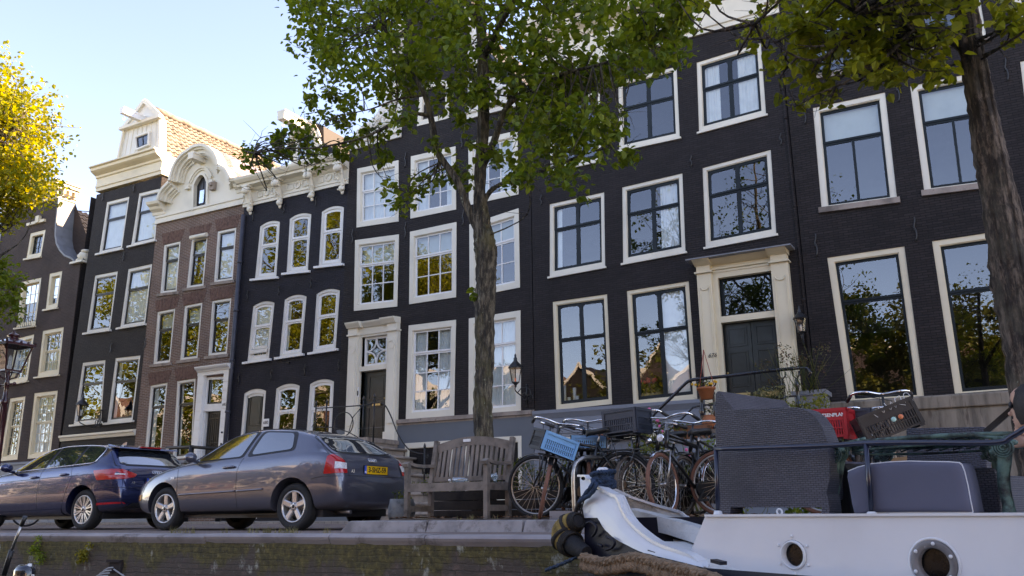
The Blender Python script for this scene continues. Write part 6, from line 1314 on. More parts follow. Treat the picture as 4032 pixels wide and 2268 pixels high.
h = car.hit((4.3, 0, .76), (-1, 0, 0), 0); plx = h.x+.02
mb = MB(); mb.box((plx, 0, .76), (.012, .53, .125)); pt = mb.build('number_plate', TRIM, root, Z0); mb = MB(); mb.box((plx+.008, .02, .76), (.004, .46, .108)); mb.build('plate_face', YEL, pt, Z0); mb = MB(); mb.box((plx+.008, -.232, .76), (.004, .042, .108)); mb.build('plate_band', PBL, pt, Z0); ctext('NL', (plx+.0115, -.232, .73), .03, WHITE2, pt); ctext('9', (plx+.0115, -.18, .761), .098, INK, pt)
rings4(car, (4.24, 0, .915), .028, .043, (0, 1, 0), (0, 0, 1), (-1, 0, -.2), .012, car.body); h = car.hit((4.28, -.5, .73), (-1, 0, 0), .008); ctext('A3', h, .055, CHR, car.body, bold=.001)
mb = MB(); mb.prism([(3.2, 0, 1.41), (3.36, 0, 1.405), (3.36, 0, 1.46), (3.32, 0, 1.465)], (0, .02, 0)); mb.build('roof_aerial', PBLUE, root, Z0)
underbody(root, .5, 3.9, .70, .17, .32)
car.patch(rnd([(.05, -.55, .60), (.3, -.78, .72), (.34, -.78, .62), (.1, -.64, .52)], .03), (1, .9, -.2), .008, CLR, 'headlight', cuts=4)
for x in (.88, 3.52):
    wheel(root, x, -.82, .32, .322, .2, -1, 10, True, .70); wheel(root, x, .82, .32, .322, .2, 1, 10, True, .70)
# ---------------------------------------------------------------- street furniture
OLDW = M('weathered_teak', (.21, .17, .14), .85, var=.28, vs=5, bs=60, bd=.4, stretch=(1, 1, 1), dirt=((.06, .05, .045), 7, .58))
OLDW2 = M('dark_timber', (.045, .035, .028), .9, var=.3, vs=4, bs=50, bd=.5)
bx0 = onY('O', 150, 1140, 9.0).x; bx1 = onY('O', 1062, 1140, 9.0).x; yb = 9.52; zb = .13
bench = empty('park_bench', 'weathered wooden slatted bench with curved top rail and small white plaque', 'bench', ((bx0+bx1)/2, 9.25, zb))
sx0, sx1 = bx0, bx1; W_ = sx1-sx0
for x in (sx0, sx1):
    mb = MB(); mb.bar((x, 9.0, zb), (x, 9.0, zb+.66), .055, .065, (0, 1, 0)); mb.build('leg', OLDW, bench)
    mb = MB(); mb.bar((x, yb, zb), (x, yb, zb+.43), .055, .065, (0, 1, 0)); mb.bar((x, yb, zb+.42), (x, yb+.13, zb+1.0), .055, .065, (0, 1, 0)); mb.build('leg', OLDW, bench)
    mb = MB(); P = [(x, 8.93, zb+.655), (x, 9.0, zb+.685), (x, 9.12, zb+.665), (x, 9.3, zb+.66), (x, yb+.04, zb+.675)]
    for a, b in zip(P, P[1:]): mb.bar(a, b, .075, .04)
    mb.build('armrest', OLDW, bench)
    mb = MB(); mb.bar((x, 9.0, zb+.13), (x, yb, zb+.13), .04, .07); mb.bar((x, 9.0, zb+.38), (x, yb, zb+.38), .04, .08); mb.build('side_rail', OLDW, bench)
mb = MB(); mb.bar((sx0+.02, 8.99, zb+.375), (sx1-.02, 8.99, zb+.375), .04, .085)
for k in range(5): mb.bar((sx0-.01, 9.02+.105*k, zb+.425-.008*math.sin(k)), (sx1+.01, 9.02+.105*k, zb+.425-.008*math.sin(k)), .085, .022)
mb.build('seat', OLDW, bench)
mb = MB(); n = 12
for k in range(n):
    u0, u1 = k/n, (k+1)/n; f = lambda u: (sx0+.03+(W_-.06)*u, yb+.125, zb+.90+.085*math.sin(PI*u)); mb.bar(f(u0), (f(u1)[0]+.002, f(u1)[1], f(u1)[2]), .045, .11, (0, 0, 1))
mb.bar((sx0+.03, yb+.03, zb+.5), (sx1-.03, yb+.03, zb+.5), .04, .06); mb.build('back_rail', OLDW, bench)
n = 15
for k in range(n):
    u = (k+.6)/(n+.2); x = sx0+.03+(W_-.06)*u; mb = MB(); mb.bar((x, yb+.03, zb+.5), (x, yb+.12, zb+.87+.085*math.sin(PI*u)), .042, .018, (0, 1, 0)); mb.build('back_slat', OLDW, bench)
mb = MB(); mb.box((sx0+.03+(W_-.06)*.42, yb+.095, zb+.99), (.11, .012, .035)); mb.build('plaque', WHITE2, bench)
BOT = glassmat('clear_bottle_plastic', .25, .08, (.8, .88, .9), .2, 30)
mb = MB(); c = onY('O', 745, 705, 9.15); c.z = zb+.47; bt = empty('plastic_bottle', 'clear plastic bottle lying on the bench seat', 'bottle', c); mb.lathe([(.001, -.09), (.028, -.09), (.032, -.07), (.028, -.02), (.032, .03), (.03, .06), (.014, .1), (.012, .13), (.001, .13)], c, 14, 'X'); o = mb.build('bottle_body', BOT, bt); mb = MB(); mb.lathe([(.014, -.15), (.014, -.125), (.001, -.125)], c, 10, 'X'); mb.build('cap', WHITE2, bt)
for a in (0,): pass
mb = MB(); c = onY('O', 1165, 705, 9.2); c.z = zb+.48; rn = random.Random(3)
for k in range(14): mb.ball(c+Vector((rn.gauss(0, .02), rn.gauss(0, .015), rn.uniform(-.03, .05))), rn.uniform(.012, .028), 6, 5)
tag(mb.build('crumpled_wrapper', BOT), 'crumpled clear plastic wrapper standing on the bench seat by the armrest', 'litter')
# timber planter and its plants
px0, px1 = onY('O', 430, 900, 10.0).x, -3.2; pt_ = onY('O', 800, 815, 10.0).z
pb = empty('timber_planter', 'dark timber plank planter behind the bench round the tree trunk', 'planter', ((px0+px1)/2, 10.4, .12))
for k in range(3):
    z0 = .12+(pt_-.12)*k/3; z1 = .12+(pt_-.12)*(k+1)/3-.008; mb = MB(); mb.box(((px0+px1)/2, 10.02, (z0+z1)/2), (px1-px0, .06, z1-z0)); mb.box((px0+.03, 10.6, (z0+z1)/2), (.06, 1.1, z1-z0)); mb.build('plank', OLDW2, pb)
mb = MB(); mb.box(((px0+px1)/2, 10.6, pt_-.06), (px1-px0-.08, 1.1, .04)); mb.build('soil', EARTH, pb)
HERB = leafmat('herb_leaf', [(.03, .055, .012), (.07, .10, .02), (.16, .17, .04)], .4)
rn = random.Random(41)
def herb(name, lab, c, w, h, n, lm, stems=14, flower=None, grp='plants in the planter', lsz=.035):
    e = empty(name, lab, 'plant', c, 0, grp); mb = MB()
    for k in range(stems):
        b = Vector(c)+Vector((rn.gauss(0, w*.3), rn.gauss(0, w*.2), 0)); t_ = b+Vector((rn.gauss(0, w*.35), rn.gauss(0, w*.2), h*rn.uniform(.6, 1.1))); mb.tube([b, (b+t_)/2+Vector((rn.gauss(0, .02), 0, 0)), t_], [.005, .004, .002], 4)
    mb.build('stems', HERB, e); mb = MB(); leaves(mb, [(Vector(c)+Vector((rn.gauss(0, w*.33), rn.gauss(0, w*.2), h*rn.uniform(.15, .95))), w*.24) for k in range(9)], n, lsz, rn); mb.build('foliage', lm, e, fixn=False)
    if flower:
        mb = MB()
        for k in range(flower[1]): mb.ball(Vector(c)+Vector((rn.gauss(0, w*.4), rn.gauss(0, w*.2)-.05, h*rn.uniform(.6, 1.15))), flower[2], 7, 5, (1, 1, .7))
        mb.build('flowers', flower[0], e)
    return e
YFL = M('yellow_flower', (.75, .38, .02), .6); PFL = M('pink_flower', (.65, .12, .28), .6); RFL = M('red_flower', (.6, .03, .03), .6)
for i, (x, h, lab, fl) in enumerate(((-6.9, .22, 'low green herbs at the left end of the planter', None), (-6.4, .16, 'short green herbs behind the bench seat', None), (-5.75, .45, 'leafy green plant with one orange-yellow flower behind the bench', (YFL, 1, .03)), (-5.3, .30, 'tall loose herbs beside the right bench armrest', None), (-4.9, .5, 'yellow-green grassy herbs seen through the black bicycle wheel', None), (-4.4, .45, 'bushy herbs behind the leaning bicycles', None), (-3.8, .5, 'tall green weeds behind the bicycles', None))):
    herb('planter_herb', lab, (x, 10.35, pt_-.04), .5, h, 420, HERB, 16, fl)
# wattle sacks / stone at the left of the bench
c = onY('N', 1530, 1060, 9.4); c.z = .13; e = empty('wrapped_plant_tub', 'grey wrapped plant tub with weeds at the left end of the bench', 'plant tub', c); mb = MB(); mb.smooth = True; rough_tube(mb, [c+Vector((0, 0, z)) for z in (0, .08, .16, .26)], [.16, .17, .165, .15], 16, .25, 4); mb.build('tub', M('grey_sack', (.16, .17, .17), .9, var=.3, vs=8, bs=20, bd=.8), e)
mb = MB(); leaves(mb, [(c+Vector((.02, -.02, .28)), .13)], 90, .03, rn); mb.build('foliage', HERB, e, fixn=False)
# ---------------------------------------------------------------- old street lamp, far left
LRED = M('oxblood_lamp_paint', (.055, .008, .012), .3, var=.25, vs=5, bs=30, bd=.15, coat=.6)
LY = 11.3; lc = onY('W', 60, 600, LY); lx = lc.x; zc_ = onY('W', 60, 590, LY).z; zl0 = onY('W', 120, 465, LY).z; zl1 = onY('W', 120, 245, LY).z; zt = onY('W', 120, 125, LY).z
lp = empty('street_lamp', 'old oxblood red cast iron street lamp with a four-sided glass lantern', 'street lamp', (lx, LY, 0)); hw = .30
mb = MB(); mb.lathe([(.17, 0), (.17, .12), (.13, .16), (.13, .7), (.15, .74), (.10, .8), (.085, 1.0), (.10, 1.04), (.10, 1.1), (.07, 1.15), (.06, zc_-.45), (.085, zc_-.42), (.085, zc_-.36), (.05, zc_-.32), (.045, zc_), (.06, zc_+.02), (.045, zc_+.06), (.03, zl0)], (lx, LY, 0), 16)
for k in range(8): a = PI/4*k; mb.bar((lx+.085*math.cos(a), LY+.085*math.sin(a), 1.2), (lx+.064*math.cos(a), LY+.064*math.sin(a), zc_-.5), .014, .014)
mb.build('post', LRED, lp)
mb = MB(); mb.tube([(lx-.28, LY, zc_), (lx+.28, LY, zc_)], .022, 8)
for s_ in (-1, 1): mb.ball((lx+s_*.28, LY, zc_), .04, 8, 6)
mb.build('ladder_bar', LRED, lp)
mb = MB(); w0 = hw*.58
for a in range(4):
    an = PI/4+a*PI/2; f = lambda w, z: (lx+math.cos(an)*w*1.414, LY+math.sin(an)*w*1.414, z)
    mb.tube([(lx, LY, zc_+.08), f(w0*.3, zc_+.14), f(w0*.55, (zc_+zl0)/2), f(w0, zl0)], .016, 6); mb.bar(f(w0, zl0), f(hw, zl1), .03, .03, (0, 0, 1))
    an2 = an+PI/2; g = lambda w, z: (lx+math.cos(an2)*w*1.414, LY+math.sin(an2)*w*1.414, z)
    mb.bar(f(w0, zl0), g(w0, zl0), .035, .035); mb.bar(f(hw+.03, zl1), g(hw+.03, zl1), .05, .05)
    for k in range(5): u = k/4; p = Vector(f(hw+.03, zl1+.05)).lerp(Vector(g(hw+.03, zl1+.05)), u); mb.ball(p, .028, 6, 5, (1, 1, 1.4))
mb.build('lantern_frame', LRED, lp)
mb = MB(); f = lambda an, w, z: (lx+math.cos(an)*w*1.414, LY+math.sin(an)*w*1.414, z)
for a in range(4): an = PI/4+a*PI/2; mb.add([f(an, w0, zl0), f(an+PI/2, w0, zl0), f(an+PI/2, hw, zl1), f(an, hw, zl1)], [(0, 1, 2, 3)])
mb.build('lantern_glass', glassmat('lantern_glass', .08, .02, (.82, .84, .82), .1, 6), lp)
mb = MB(); zr = (zt-zl1)
for a in range(4): an = PI/4+a*PI/2; mb.add([f(an, hw+.05, zl1+.02), f(an+PI/2, hw+.05, zl1+.02), f(an+PI/2, hw*.4, zl1+zr*.45), f(an, hw*.4, zl1+zr*.45)], [(0, 1, 2, 3)])
mb.lathe([(hw*.5, zl1+zr*.42), (.10, zl1+zr*.5), (.10, zl1+zr*.62), (.14, zl1+zr*.66), (.13, zl1+zr*.74), (.07, zl1+zr*.86), (.03, zl1+zr*.9), (.035, zl1+zr), (.001, zl1+zr*1.06)], (lx, LY, 0), 14); mb.build('lantern_roof', LRED, lp)
mb = MB(); mb.lathe([(.05, zl0+.02), (.05, zl0+.12), (.035, zl0+.14), (.04, zl0+.3), (.02, zl0+.36), (.001, zl0+.37)], (lx, LY, 0), 12); mb.build('bulb', CLR, lp)
# ---------------------------------------------------------------- wall lanterns
def wall_lantern(lab, P, wallp, s, mat=IRON, lit=False, scroll=True, hang=False):
    P = Vector(P); e = empty('wall_lantern', lab, 'lantern', P); mb = MB(); w0, w1, hh = .10*s, .17*s, .38*s
    fx = lambda a, w, z: P+Vector((math.cos(a)*w, math.sin(a)*w, z)); N = 6
    for k in range(N): a = 2*PI*k/N; b = a+2*PI/N; mb.bar(fx(a, w0, 0), fx(a, w1, hh), .016*s, .016*s, (0, .3, 1)); mb.bar(fx(a, w0, 0), fx(b, w0, 0), .02*s, .02*s); mb.bar(fx(a, w1*1.05, hh), fx(b, w1*1.05, hh), .03*s, .03*s)
    mb.lathe([(w1*1.25, hh), (w1*.9, hh+.08*s), (w1*.4, hh+.16*s), (w1*.3, hh+.2*s), (w1*.32, hh+.24*s), (.03*s, hh+.28*s), (.03*s, hh+.33*s), (.001, hh+.38*s)], P, N); mb.lathe([(w0, 0), (w0*.6, -.04*s), (.03*s, -.07*s), (.03*s, -.12*s)], P, 8); mb.build('lantern_frame', mat, e)
    mb = MB()
    for k in range(N): a = 2*PI*k/N; b = a+2*PI/N; mb.add([fx(a, w0*.97, 0), fx(b, w0*.97, 0), fx(b, w1*.97, hh), fx(a, w1*.97, hh)], [(0, 1, 2, 3)])
    mb.build('lantern_glass', GLASSL, e)
    wp = Vector(wallp); mb = MB(); q = P+Vector((0, 0, -.10*s)); mid = Vector(((P.x*.45+wp.x*.55), (P.y*.3+wp.y*.7), q.z-.22*s))
    mb.tube(smoothpath([q, q+Vector((0, 0, -.12*s)), mid, wp+Vector((0, -.02, .05))], 5), .016*s, 6)
    if scroll: c = (mid+wp)/2+Vector((0, 0, .05)); mb.tube([c+Vector(((.02+.017*j)*math.cos(j*.7), 0, (.02+.017*j)*math.sin(j*.7)))*s for j in range(14)], .013*s, 6); mb.tube([c+Vector(((.01+.01*j)*math.cos(j*.8)+.14, 0, (.01+.01*j)*math.sin(j*.8)-.1))*s for j in range(12)], .011*s, 6)
    mb.tube([wp+Vector((0, 0, -.22*s)), wp+Vector((0, 0, .28*s))], .02*s, 6); mb.ball(wp+Vector((0, 0, .3*s)), .03*s, 6, 5); mb.ball(wp+Vector((0, 0, -.25*s)), .03*s, 6, 5); mb.build('bracket', mat, e)
    mb = MB(); k_ = .6 if lit else 1; mb.lathe([(.025*s*k_, 0), (.025*s*k_, .1*s*k_), (.03*s*k_, .13*s*k_), (.018*s*k_, .2*s*k_), (.001, .21*s*k_)], P, 8)
    if lit:
        m = bpy.data.materials.new('flame_glow'); m.use_nodes = True; b_ = m.node_tree.nodes['Principled BSDF']; b_.inputs['Base Color'].default_value = (1, .3, .1, 1); b_.inputs['Emission Color'].default_value = (1, .22, .05, 1); b_.inputs['Emission Strength'].default_value = .45; mb.build('bulb', m, e)
    else: mb.build('bulb', CLR, e)
    return e
GLASSL = glassmat('small_lantern_glass', .1, .02, (.85, .85, .82), 0)
P = onY('B', 432, 595, FY-.9); wall_lantern('black six-sided lantern on a scrolled bracket on the tall black house', P, F('B', 535, 610, -.03), 1.05)
P = onY('E', 312, 415, FY-.75); wall_lantern('lit black lantern with an orange bulb on the wall right of the elm', P, F('E', 372, 490, -.03), 1.0, lit=True)
P = onY('J', 572, 815, FY-.35); wall_lantern('small black lantern beside the cream double door', P, F('J', 585, 860, -.03), .8, scroll=False)
# ---------------------------------------------------------------- stoop and railing of the cream door house
zs6 = onY('Z', 660, 850, 18.6).z
YS = 18.5; G6 = lambda c, x, y: onY(c, x, y, YS)
sxa, sxb = G6('Z', 545, 870).x, G6('Z', 1900, 700).x+.4
s6 = empty('grey_stoop', 'blue-grey plastered stoop with a stone top in front of the cream double door', 'steps', ((sxa+sxb)/2, YS+.7, 0))
mb = MB(); mb.box(((sxa+sxb)/2, (YS+FY)/2-.03, zs6-.05), (sxb-sxa+.16, FY-YS+.1, .10)); mb.build('stoop_top', STONE, s6); mb = MB(); mb.box(((sxa+sxb)/2, (YS+FY)/2-.03, (zs6-.12)/2), (sxb-sxa, FY-YS-.05, zs6-.12)); mb.build('stoop_base', PLGREY, s6)
for k in range(7):
    zt_ = zs6-.17*(k+1)
    if zt_ > 0.05: mb = MB(); mb.box((sxa-.14-.28*k+.02, (YS+FY)/2+.05, zt_/2), (.34, FY-YS-.25, zt_)); mb.build('step', STONE, s6)
r6 = empty('stoop_railing', 'heavy black iron railing with turned posts before the cream double door', 'railing', ((sxa+sxb)/2, YS, zs6))
BI = M('glossy_black_iron', (.010, .012, .02), .25, var=.2, bs=30, bd=.1, coat=.5)
top = [G6('S', 560, 260), G6('Z', 100, 640), G6('Z', 270, 480), G6('Z', 430, 320), G6('Z', 490, 285), G6('Z', 560, 270), G6('Z', 900, 235), G6('Z', 1300, 185), G6('Z', 1730, 140)]
mb = MB(); mb.tube(smoothpath(top, 3), .038, 8); c = top[-1]; mb.tube([c, c+Vector((.15, .02, -.02)), c+Vector((.22, .03, -.12)), c+Vector((.16, .03, -.2))], .035, 8); mb.build('handrail', BI, r6)
mb = MB(); mb.tube([G6('S', 745, 390), G6('Z', 350, 760), G6('Z', 520, 590), G6('Z', 600, 570), G6('Z', 760, 560), G6('Z', 1000, 530), G6('Z', 1500, 475), G6('Z', 1830, 450)], .022, 8); mb.build('lower_rail', BI, r6)
for (x, yt, yb_, big) in ((598, 270, 850, 1), (740, 290, 860, 0), (1530, 190, 760, 1), (1690, 180, 760, 1)):
    a = G6('Z', x, yt); b = Vector((a.x, YS, zs6)); H_ = a.z-b.z; mb = MB(); k_ = 1.0 if big else .7
    mb.lathe([(.07*k_, 0), (.08*k_, .06), (.045*k_, .12), (.05*k_, H_*.3), (.075*k_, H_*.36), (.045*k_, H_*.42), (.038*k_, H_*.7), (.06*k_, H_*.74), (.03*k_, H_*.8), (.03*k_, H_*.86)], b, 12)
    mb.tube([b+Vector((-.07, 0, H_-.0)), b+Vector((-.065, 0, H_*.92)), b+Vector((0, 0, H_*.86)), b+Vector((.065, 0, H_*.92)), b+Vector((.07, 0, H_))], .018, 6)
    for a_ in range(4): mb.tube([b+Vector((0, 0, .12)), b+Vector((.09*math.cos(a_*PI/2+.7), .09*math.sin(a_*PI/2+.7), .06)), b+Vector((.12*math.cos(a_*PI/2+.7), .12*math.sin(a_*PI/2+.7), 0))], .014, 5)
    mb.build('baluster', BI, r6)
def pot_plant(lab, P, s, lm, fl=None, w=.3, h=.25, n=160, shape=0, hang=0):
    e = empty('flower_pot', lab, 'plant pot', P, 0, None); P = Vector(P); mb = MB(); pr = [(.001, 0), (.65*s, 0), (.95*s, s*1.1), (1.08*s, s*1.12), (1.08*s, s*1.35), (.95*s, s*1.35), (.9*s, s*1.1), (.001, s*1.1)] if not shape else [(.001, 0), (.6*s, 0), (1.0*s, s*.6), (.95*s, s*1.1), (.75*s, s*1.3), (.8*s, s*1.4), (.7*s, s*1.4), (.001, s*1.2)]
    mb.lathe(pr, P, 16); mb.build('pot', TERRA, e); mb = MB(); leaves(mb, [(P+Vector((rn.gauss(0, w*.4), rn.gauss(0, w*.3), s*1.4+h*rn.random())), w*.35) for k in range(6)], n, .045, rn); mb.build('foliage', lm, e, fixn=False)
    if fl:
        mb = MB()
        for k in range(fl[1]): mb.ball(P+Vector((rn.gauss(0, w*.6), -abs(rn.gauss(0, w*.4)), s*1.4+h*rn.uniform(0, 1))), fl[2], 7, 5)
        mb.build('flowers', fl[0], e)
    if hang:
        mb = MB()
        for a in range(3): mb.tube([P+Vector((s*math.cos(a*2.1), s*math.sin(a*2.1), s*1.3)), P+Vector((0, 0, s*1.3+hang))], .008, 4)
        mb.build('hanger', M('red_cord', (.35, .08, .06), .8, bd=0), e)
    return e
pot_plant('terracotta pot hung by red cords from the stoop railing', onY('Z', 675, 500, YS-.1), .19, HERB, (YFL, 8, .03), .28, .12, 120, hang=.85)
c = G6('Z', 715, 830); pot_plant('round terracotta pot beside a black railing post', (c.x, YS+.1, zs6), .22, HERB, (WHITE2, 4, .03), .25, .3, 150, shape=1)
c = onY('Z', 490, 960, YS-.5); tr6 = empty('flower_trough', 'long brown terracotta trough trailing flowers left of the stoop', 'plant trough', c); mb = MB(); mb.prism([c+Vector((-.32, 0, 0)), c+Vector((.32, 0, 0)), c+Vector((.38, 0, .3)), c+Vector((-.38, 0, .3))], (0, .3, 0)); mb.build('trough', M('brown_terracotta', (.2, .08, .04), .8, var=.2), tr6)
mb = MB(); leaves(mb, [(c+Vector((rn.uniform(-1.3, .3), rn.uniform(-.2, .2), rn.uniform(-.5, .35))), .2) for k in range(14)], 700, .07, rn); mb.build('foliage', HERB, tr6, fixn=False)
mb = MB(); mb.box(c+Vector((0, .15, -.3)), (1.3, .5, .6)); mb.box(c+Vector((0, .15, -.03)), (1.45, .6, .06)); mb.build('ledge', PLGREY, tr6)
for i, (x, y, lab) in enumerate(((545, 165, 'tallest pink hollyhock against the blue-grey plinth'), (680, 280, 'pink hollyhock above the chrome handlebar'), (890, 525, 'pink hollyhock by the black bicycle saddle'))):
    c = onY('S', x, y, 14.0); e = empty('hollyhock', lab, 'flower', (c.x, 14, .1), 0, 'hollyhocks behind the bicycles'); mb = MB(); st_ = [Vector((c.x+.1*i, 14, .1)), Vector((c.x+.05, 14, c.z*.6)), c]; mb.tube(st_, [.02, .014, .006], 5); mb.build('stem', HERB, e); mb = MB(); leaves(mb, [(st_[0].lerp(c, .25+.1*k)+Vector((rn.gauss(0, .08), 0, 0)), .16) for k in range(6)], 70, .12, rn); mb.build('foliage', HERB, e, fixn=False)
    mb = MB(); 
    for k in range(4): mb.ball(c+Vector((rn.gauss(0, .05), 0, -.09*k)), .034-.005*k, 7, 5, (1, .6, 1))
    mb.build('flowers', PFL, e)
herb('climbing_shrub', 'green climbing shrub at the foot of the stoop behind the bicycles', (-3.9, 16.6, .1), 1.8, 1.5, 1500, LEAF1, 10, None, None, .1)
herb('dry_shrub', 'pale grey-green bushy plant in front of the cream double door', onY('Z', 1300, 590, YS-.15), .9, .35, 600, leafmat('sage_leaf', [(.09, .10, .05), (.15, .16, .08), (.22, .22, .12)], .3), 20, None, None, .05)
herb('dry_climber', 'brown withered climber hanging under the small lantern', onY('Z', 1740, 420, YS), .8, .95, 420, leafmat('dry_leaf', [(.08, .045, .03), (.14, .08, .05), (.1, .1, .04)], .2), 46, None, None, .05)
herb('potted_conifer', 'yellow-green feathery plant to the right of the stoop railing', onY('Z', 1800, 660, YS-.3), .7, .3, 420, leafmat('lime_leaf', [(.10, .12, .02), (.18, .2, .03), (.25, .25, .06)], .4), 10, None, None, .06)
c = onY('Y', 390, 200, FY-.5); e = empty('grey_planter_box', 'grey square planter box at the foot of the dark wall', 'planter', c); mb = MB(); mb.box(c+Vector((0, 0, -.35)), (.62, .6, .9)); mb.box(c+Vector((0, 0, .13)), (.72, .7, .1)); mb.build('box', LEAD, e)
# black railing of the brown brick house, behind the cars
rb = empty('black_railing', 'thick black tubular railing before the rusticated white door surround', 'railing', onY('M', 740, 500, 18.6)); YB = 18.6; g = lambda x, y: onY('M', x, y, YB)
mb = MB(); mb.tube([g(375, 440), g(455, 330), g(740, 318), g(1100, 345)], .05, 8); mb.tube([g(660, 500), g(850, 505)], .05, 8); mb.build('handrail', BLACKP, rb)
for x, y in ((455, 325), (740, 300), (1095, 345)): mb = MB(); a = g(x, y); mb.tube([(a.x, YB, 0), (a.x, YB, a.z)], .08, 8); mb.build('post', BLACKP, rb)
# pots and candles, flowers on inner window ledges
def candle(c, h): 
    e = empty('candle', 'white candle behind the ground-floor pane left of the double door', 'candle', c, 0, 'white candles on the window ledge'); mb = MB(); mb.tube([c, c+Vector((0, 0, h))], .045, 8); mb.build('wax', WHITE2, e); mb = MB(); mb.lathe([(.09, -.01), (.09, .02), (.03, .04)], c, 10); mb.build('holder', BRASS, e)
zl = F('E', 600, 520).z
for x, h in ((575, .5), (598, .18), (612, .1), (628, .42), (642, .2)): candle(Vector((F('E', x, 510, .4).x, FY+.4, zl)), h)
for i, x in enumerate((990, 1018, 1045, 1078)):
    c = Vector((F('E', x, 480, .4).x, FY+.4, F('E', 1020, 490, .4).z)); e = empty('red_tulip_pot', 'pot of red tulips behind the pane beside the drawn white curtain', 'plant pot', c, 0, 'red tulips on the window ledge'); mb = MB(); mb.ball(c, .12, 9, 7, (1, 1, .8)); mb.build('pot', M('straw_pot%d' % i, (.35, .25, .14), .9), e)
    mb = MB(); leaves(mb, [(c+Vector((0, 0, .2)), .12)], 26, .12, rn); mb.build('foliage', HERB, e, fixn=False); mb = MB()
    for k in range(3): mb.ball(c+Vector((rn.gauss(0, .05), 0, .36+rn.random()*.08)), .038, 7, 6, (1, 1, 1.3))
    mb.build('flowers', RFL, e)
# ---------------------------------------------------------------- bicycles
TBROWN = M('brown_tyre', (.20, .085, .055), .8, var=.12, vs=6, bs=60, bd=.2); TGREY = M('worn_tyre', (.10, .075, .06), .85, var=.15, vs=6, bs=60, bd=.2); STEEL = M('dull_steel', (.42, .40, .38), .3, metal=.9, var=.2, vs=12, bs=40, bd=.05)
BLK = M('black_frame', (.010, .010, .011), .3, var=.2, vs=6, bs=30, bd=.08, coat=.5, dirt=((.07, .05, .04), 9, .66)); SADB = M('black_saddle', (.02, .02, .02), .5, bs=60, bd=.15); SADT = M('tan_saddle', (.33, .10, .05), .45, bs=60, bd=.15)
CRB = M('black_crate_plastic', (.016, .017, .020), .45, var=.15, vs=5, bs=50, bd=.08); CRN = M('navy_crate_plastic', (.018, .026, .042), .4, var=.12, vs=5, bs=50, bd=.08); CRBL = M('light_blue_crate', (.13, .38, .66), .4, var=.06, bs=50, bd=.05); CRR = M('red_crate_plastic', (.50, .012, .02), .4, var=.06, bs=50, bd=.05); CRG = M('grey_blue_crate', (.05, .06, .085), .45, var=.1, bs=50, bd=.05)
def bwheel(root, c, r, tyre, rim, rot, spokes=28):
    """rot turns local (plane xz) wheel"""
    e = bpy.data.objects.new('wheel', None); COL.objects.link(e); e.parent = root; e.matrix_local = Matrix.Translation(c) @ rot.to_4x4()
    mb = MB(); mb.tube(rings((0, 0, 0), r-.022, 40), .022, 8, True); mb.build('tyre', tyre, e, Vector()); mb = MB(); mb.tube(rings((0, 0, 0), r-.05, 40), .011, 6, True); mb.build('rim', rim, e, Vector())
    mb = MB()
    for k in range(spokes):
        a = 2*PI*k/spokes; s_ = 1 if k % 2 else -1; b = a+(.5 if k % 4 < 2 else -.5); mb.bar((.02*math.cos(b), s_*.03, .02*math.sin(b)), ((r-.055)*math.cos(a), 0, (r-.055)*math.sin(a)), .0035, .0035)
    mb.tube([(0, -.05, 0), (0, .05, 0)], .02, 8); mb.build('spokes', STEEL, e, Vector())
    for ch in e.children: ch.location = (0, 0, 0)
    return e
def crate(root, c, sz, mat, rot=None, panel=None, label=None, name='crate'):
    """open plastic crate: walls with rims, ribs and slots; panel = colour of the front wall"""
    rot = rot or Matrix.Identity(3); L, W, H = sz; o = bpy.data.objects.new('tmp', None); mb = MB(); t = .012
    T = lambda p: Vector(c)+rot @ Vector(p)
    def bx(m, a, b):
        q = [(x, y, z) for x in (a[0], b[0]) for y in (a[1], b[1]) for z in (a[2], b[2])]; m.add([T(p) for p in q], [(0,1,3,2),(4,6,7,5),(0,4,5,1),(2,3,7,6),(0,2,6,4),(1,5,7,3)])
    bx(mb, (-L/2, -W/2, 0), (L/2, W/2, t)); bx(mb, (-L/2, -W/2, -.02), (L/2, -W/2+.05, 0)); bx(mb, (-L/2, W/2-.05, -.02), (L/2, W/2, 0))
    for ax in (0, 1):
        for s_ in (-1, 1):
            A = (L if ax == 0 else W)/2; B = (W if ax == 0 else L)/2*s_
            def w(m, u0, u1, z0, z1, pr=0):
                lo, hi = sorted((B+s_*pr, B-s_*t)); a = (u0, lo, z0) if ax == 0 else (lo, u0, z0); b = (u1, hi, z1) if ax == 0 else (hi, u1, z1); bx(m, a, b)
            tgt = MB() if (panel and ax == 1 and s_ == 1) else mb
            w(tgt, -A, A, H*.62, H*.90, 0); w(tgt, -A, A, H-.03, H, .012); w(tgt, -A, A, H*.86, H*.90, .008); w(tgt, -A, A, H*.58, H*.62, .006); w(tgt, -A, A, 0, H*.08, .004); w(tgt, -A, A, H*.3, H*.34, .006)
            n = int(A*2/.028)
            for k in range(n): u = -A+.03+(2*A-.06)*(k+.5)/n; w(tgt, u-.007, u+.007, H*.08, H*.58, 0)
            for u in (-A, A-.03): w(tgt, u, u+.03, 0, H, .010)
            if H*.1: w(tgt, -A, -.06, H*.90, H-.03, 0); w(tgt, .06, A, H*.90, H-.03, 0)
            if tgt is not mb: pan = tgt
    cr = mb.build(name, mat, root, Vector((0, 0, 0)), label); cr.location = (0, 0, 0)
    if panel: q = pan.build('front_panel', panel, cr, Vector((0, 0, 0))); q.location = (0, 0, 0)
    return cr
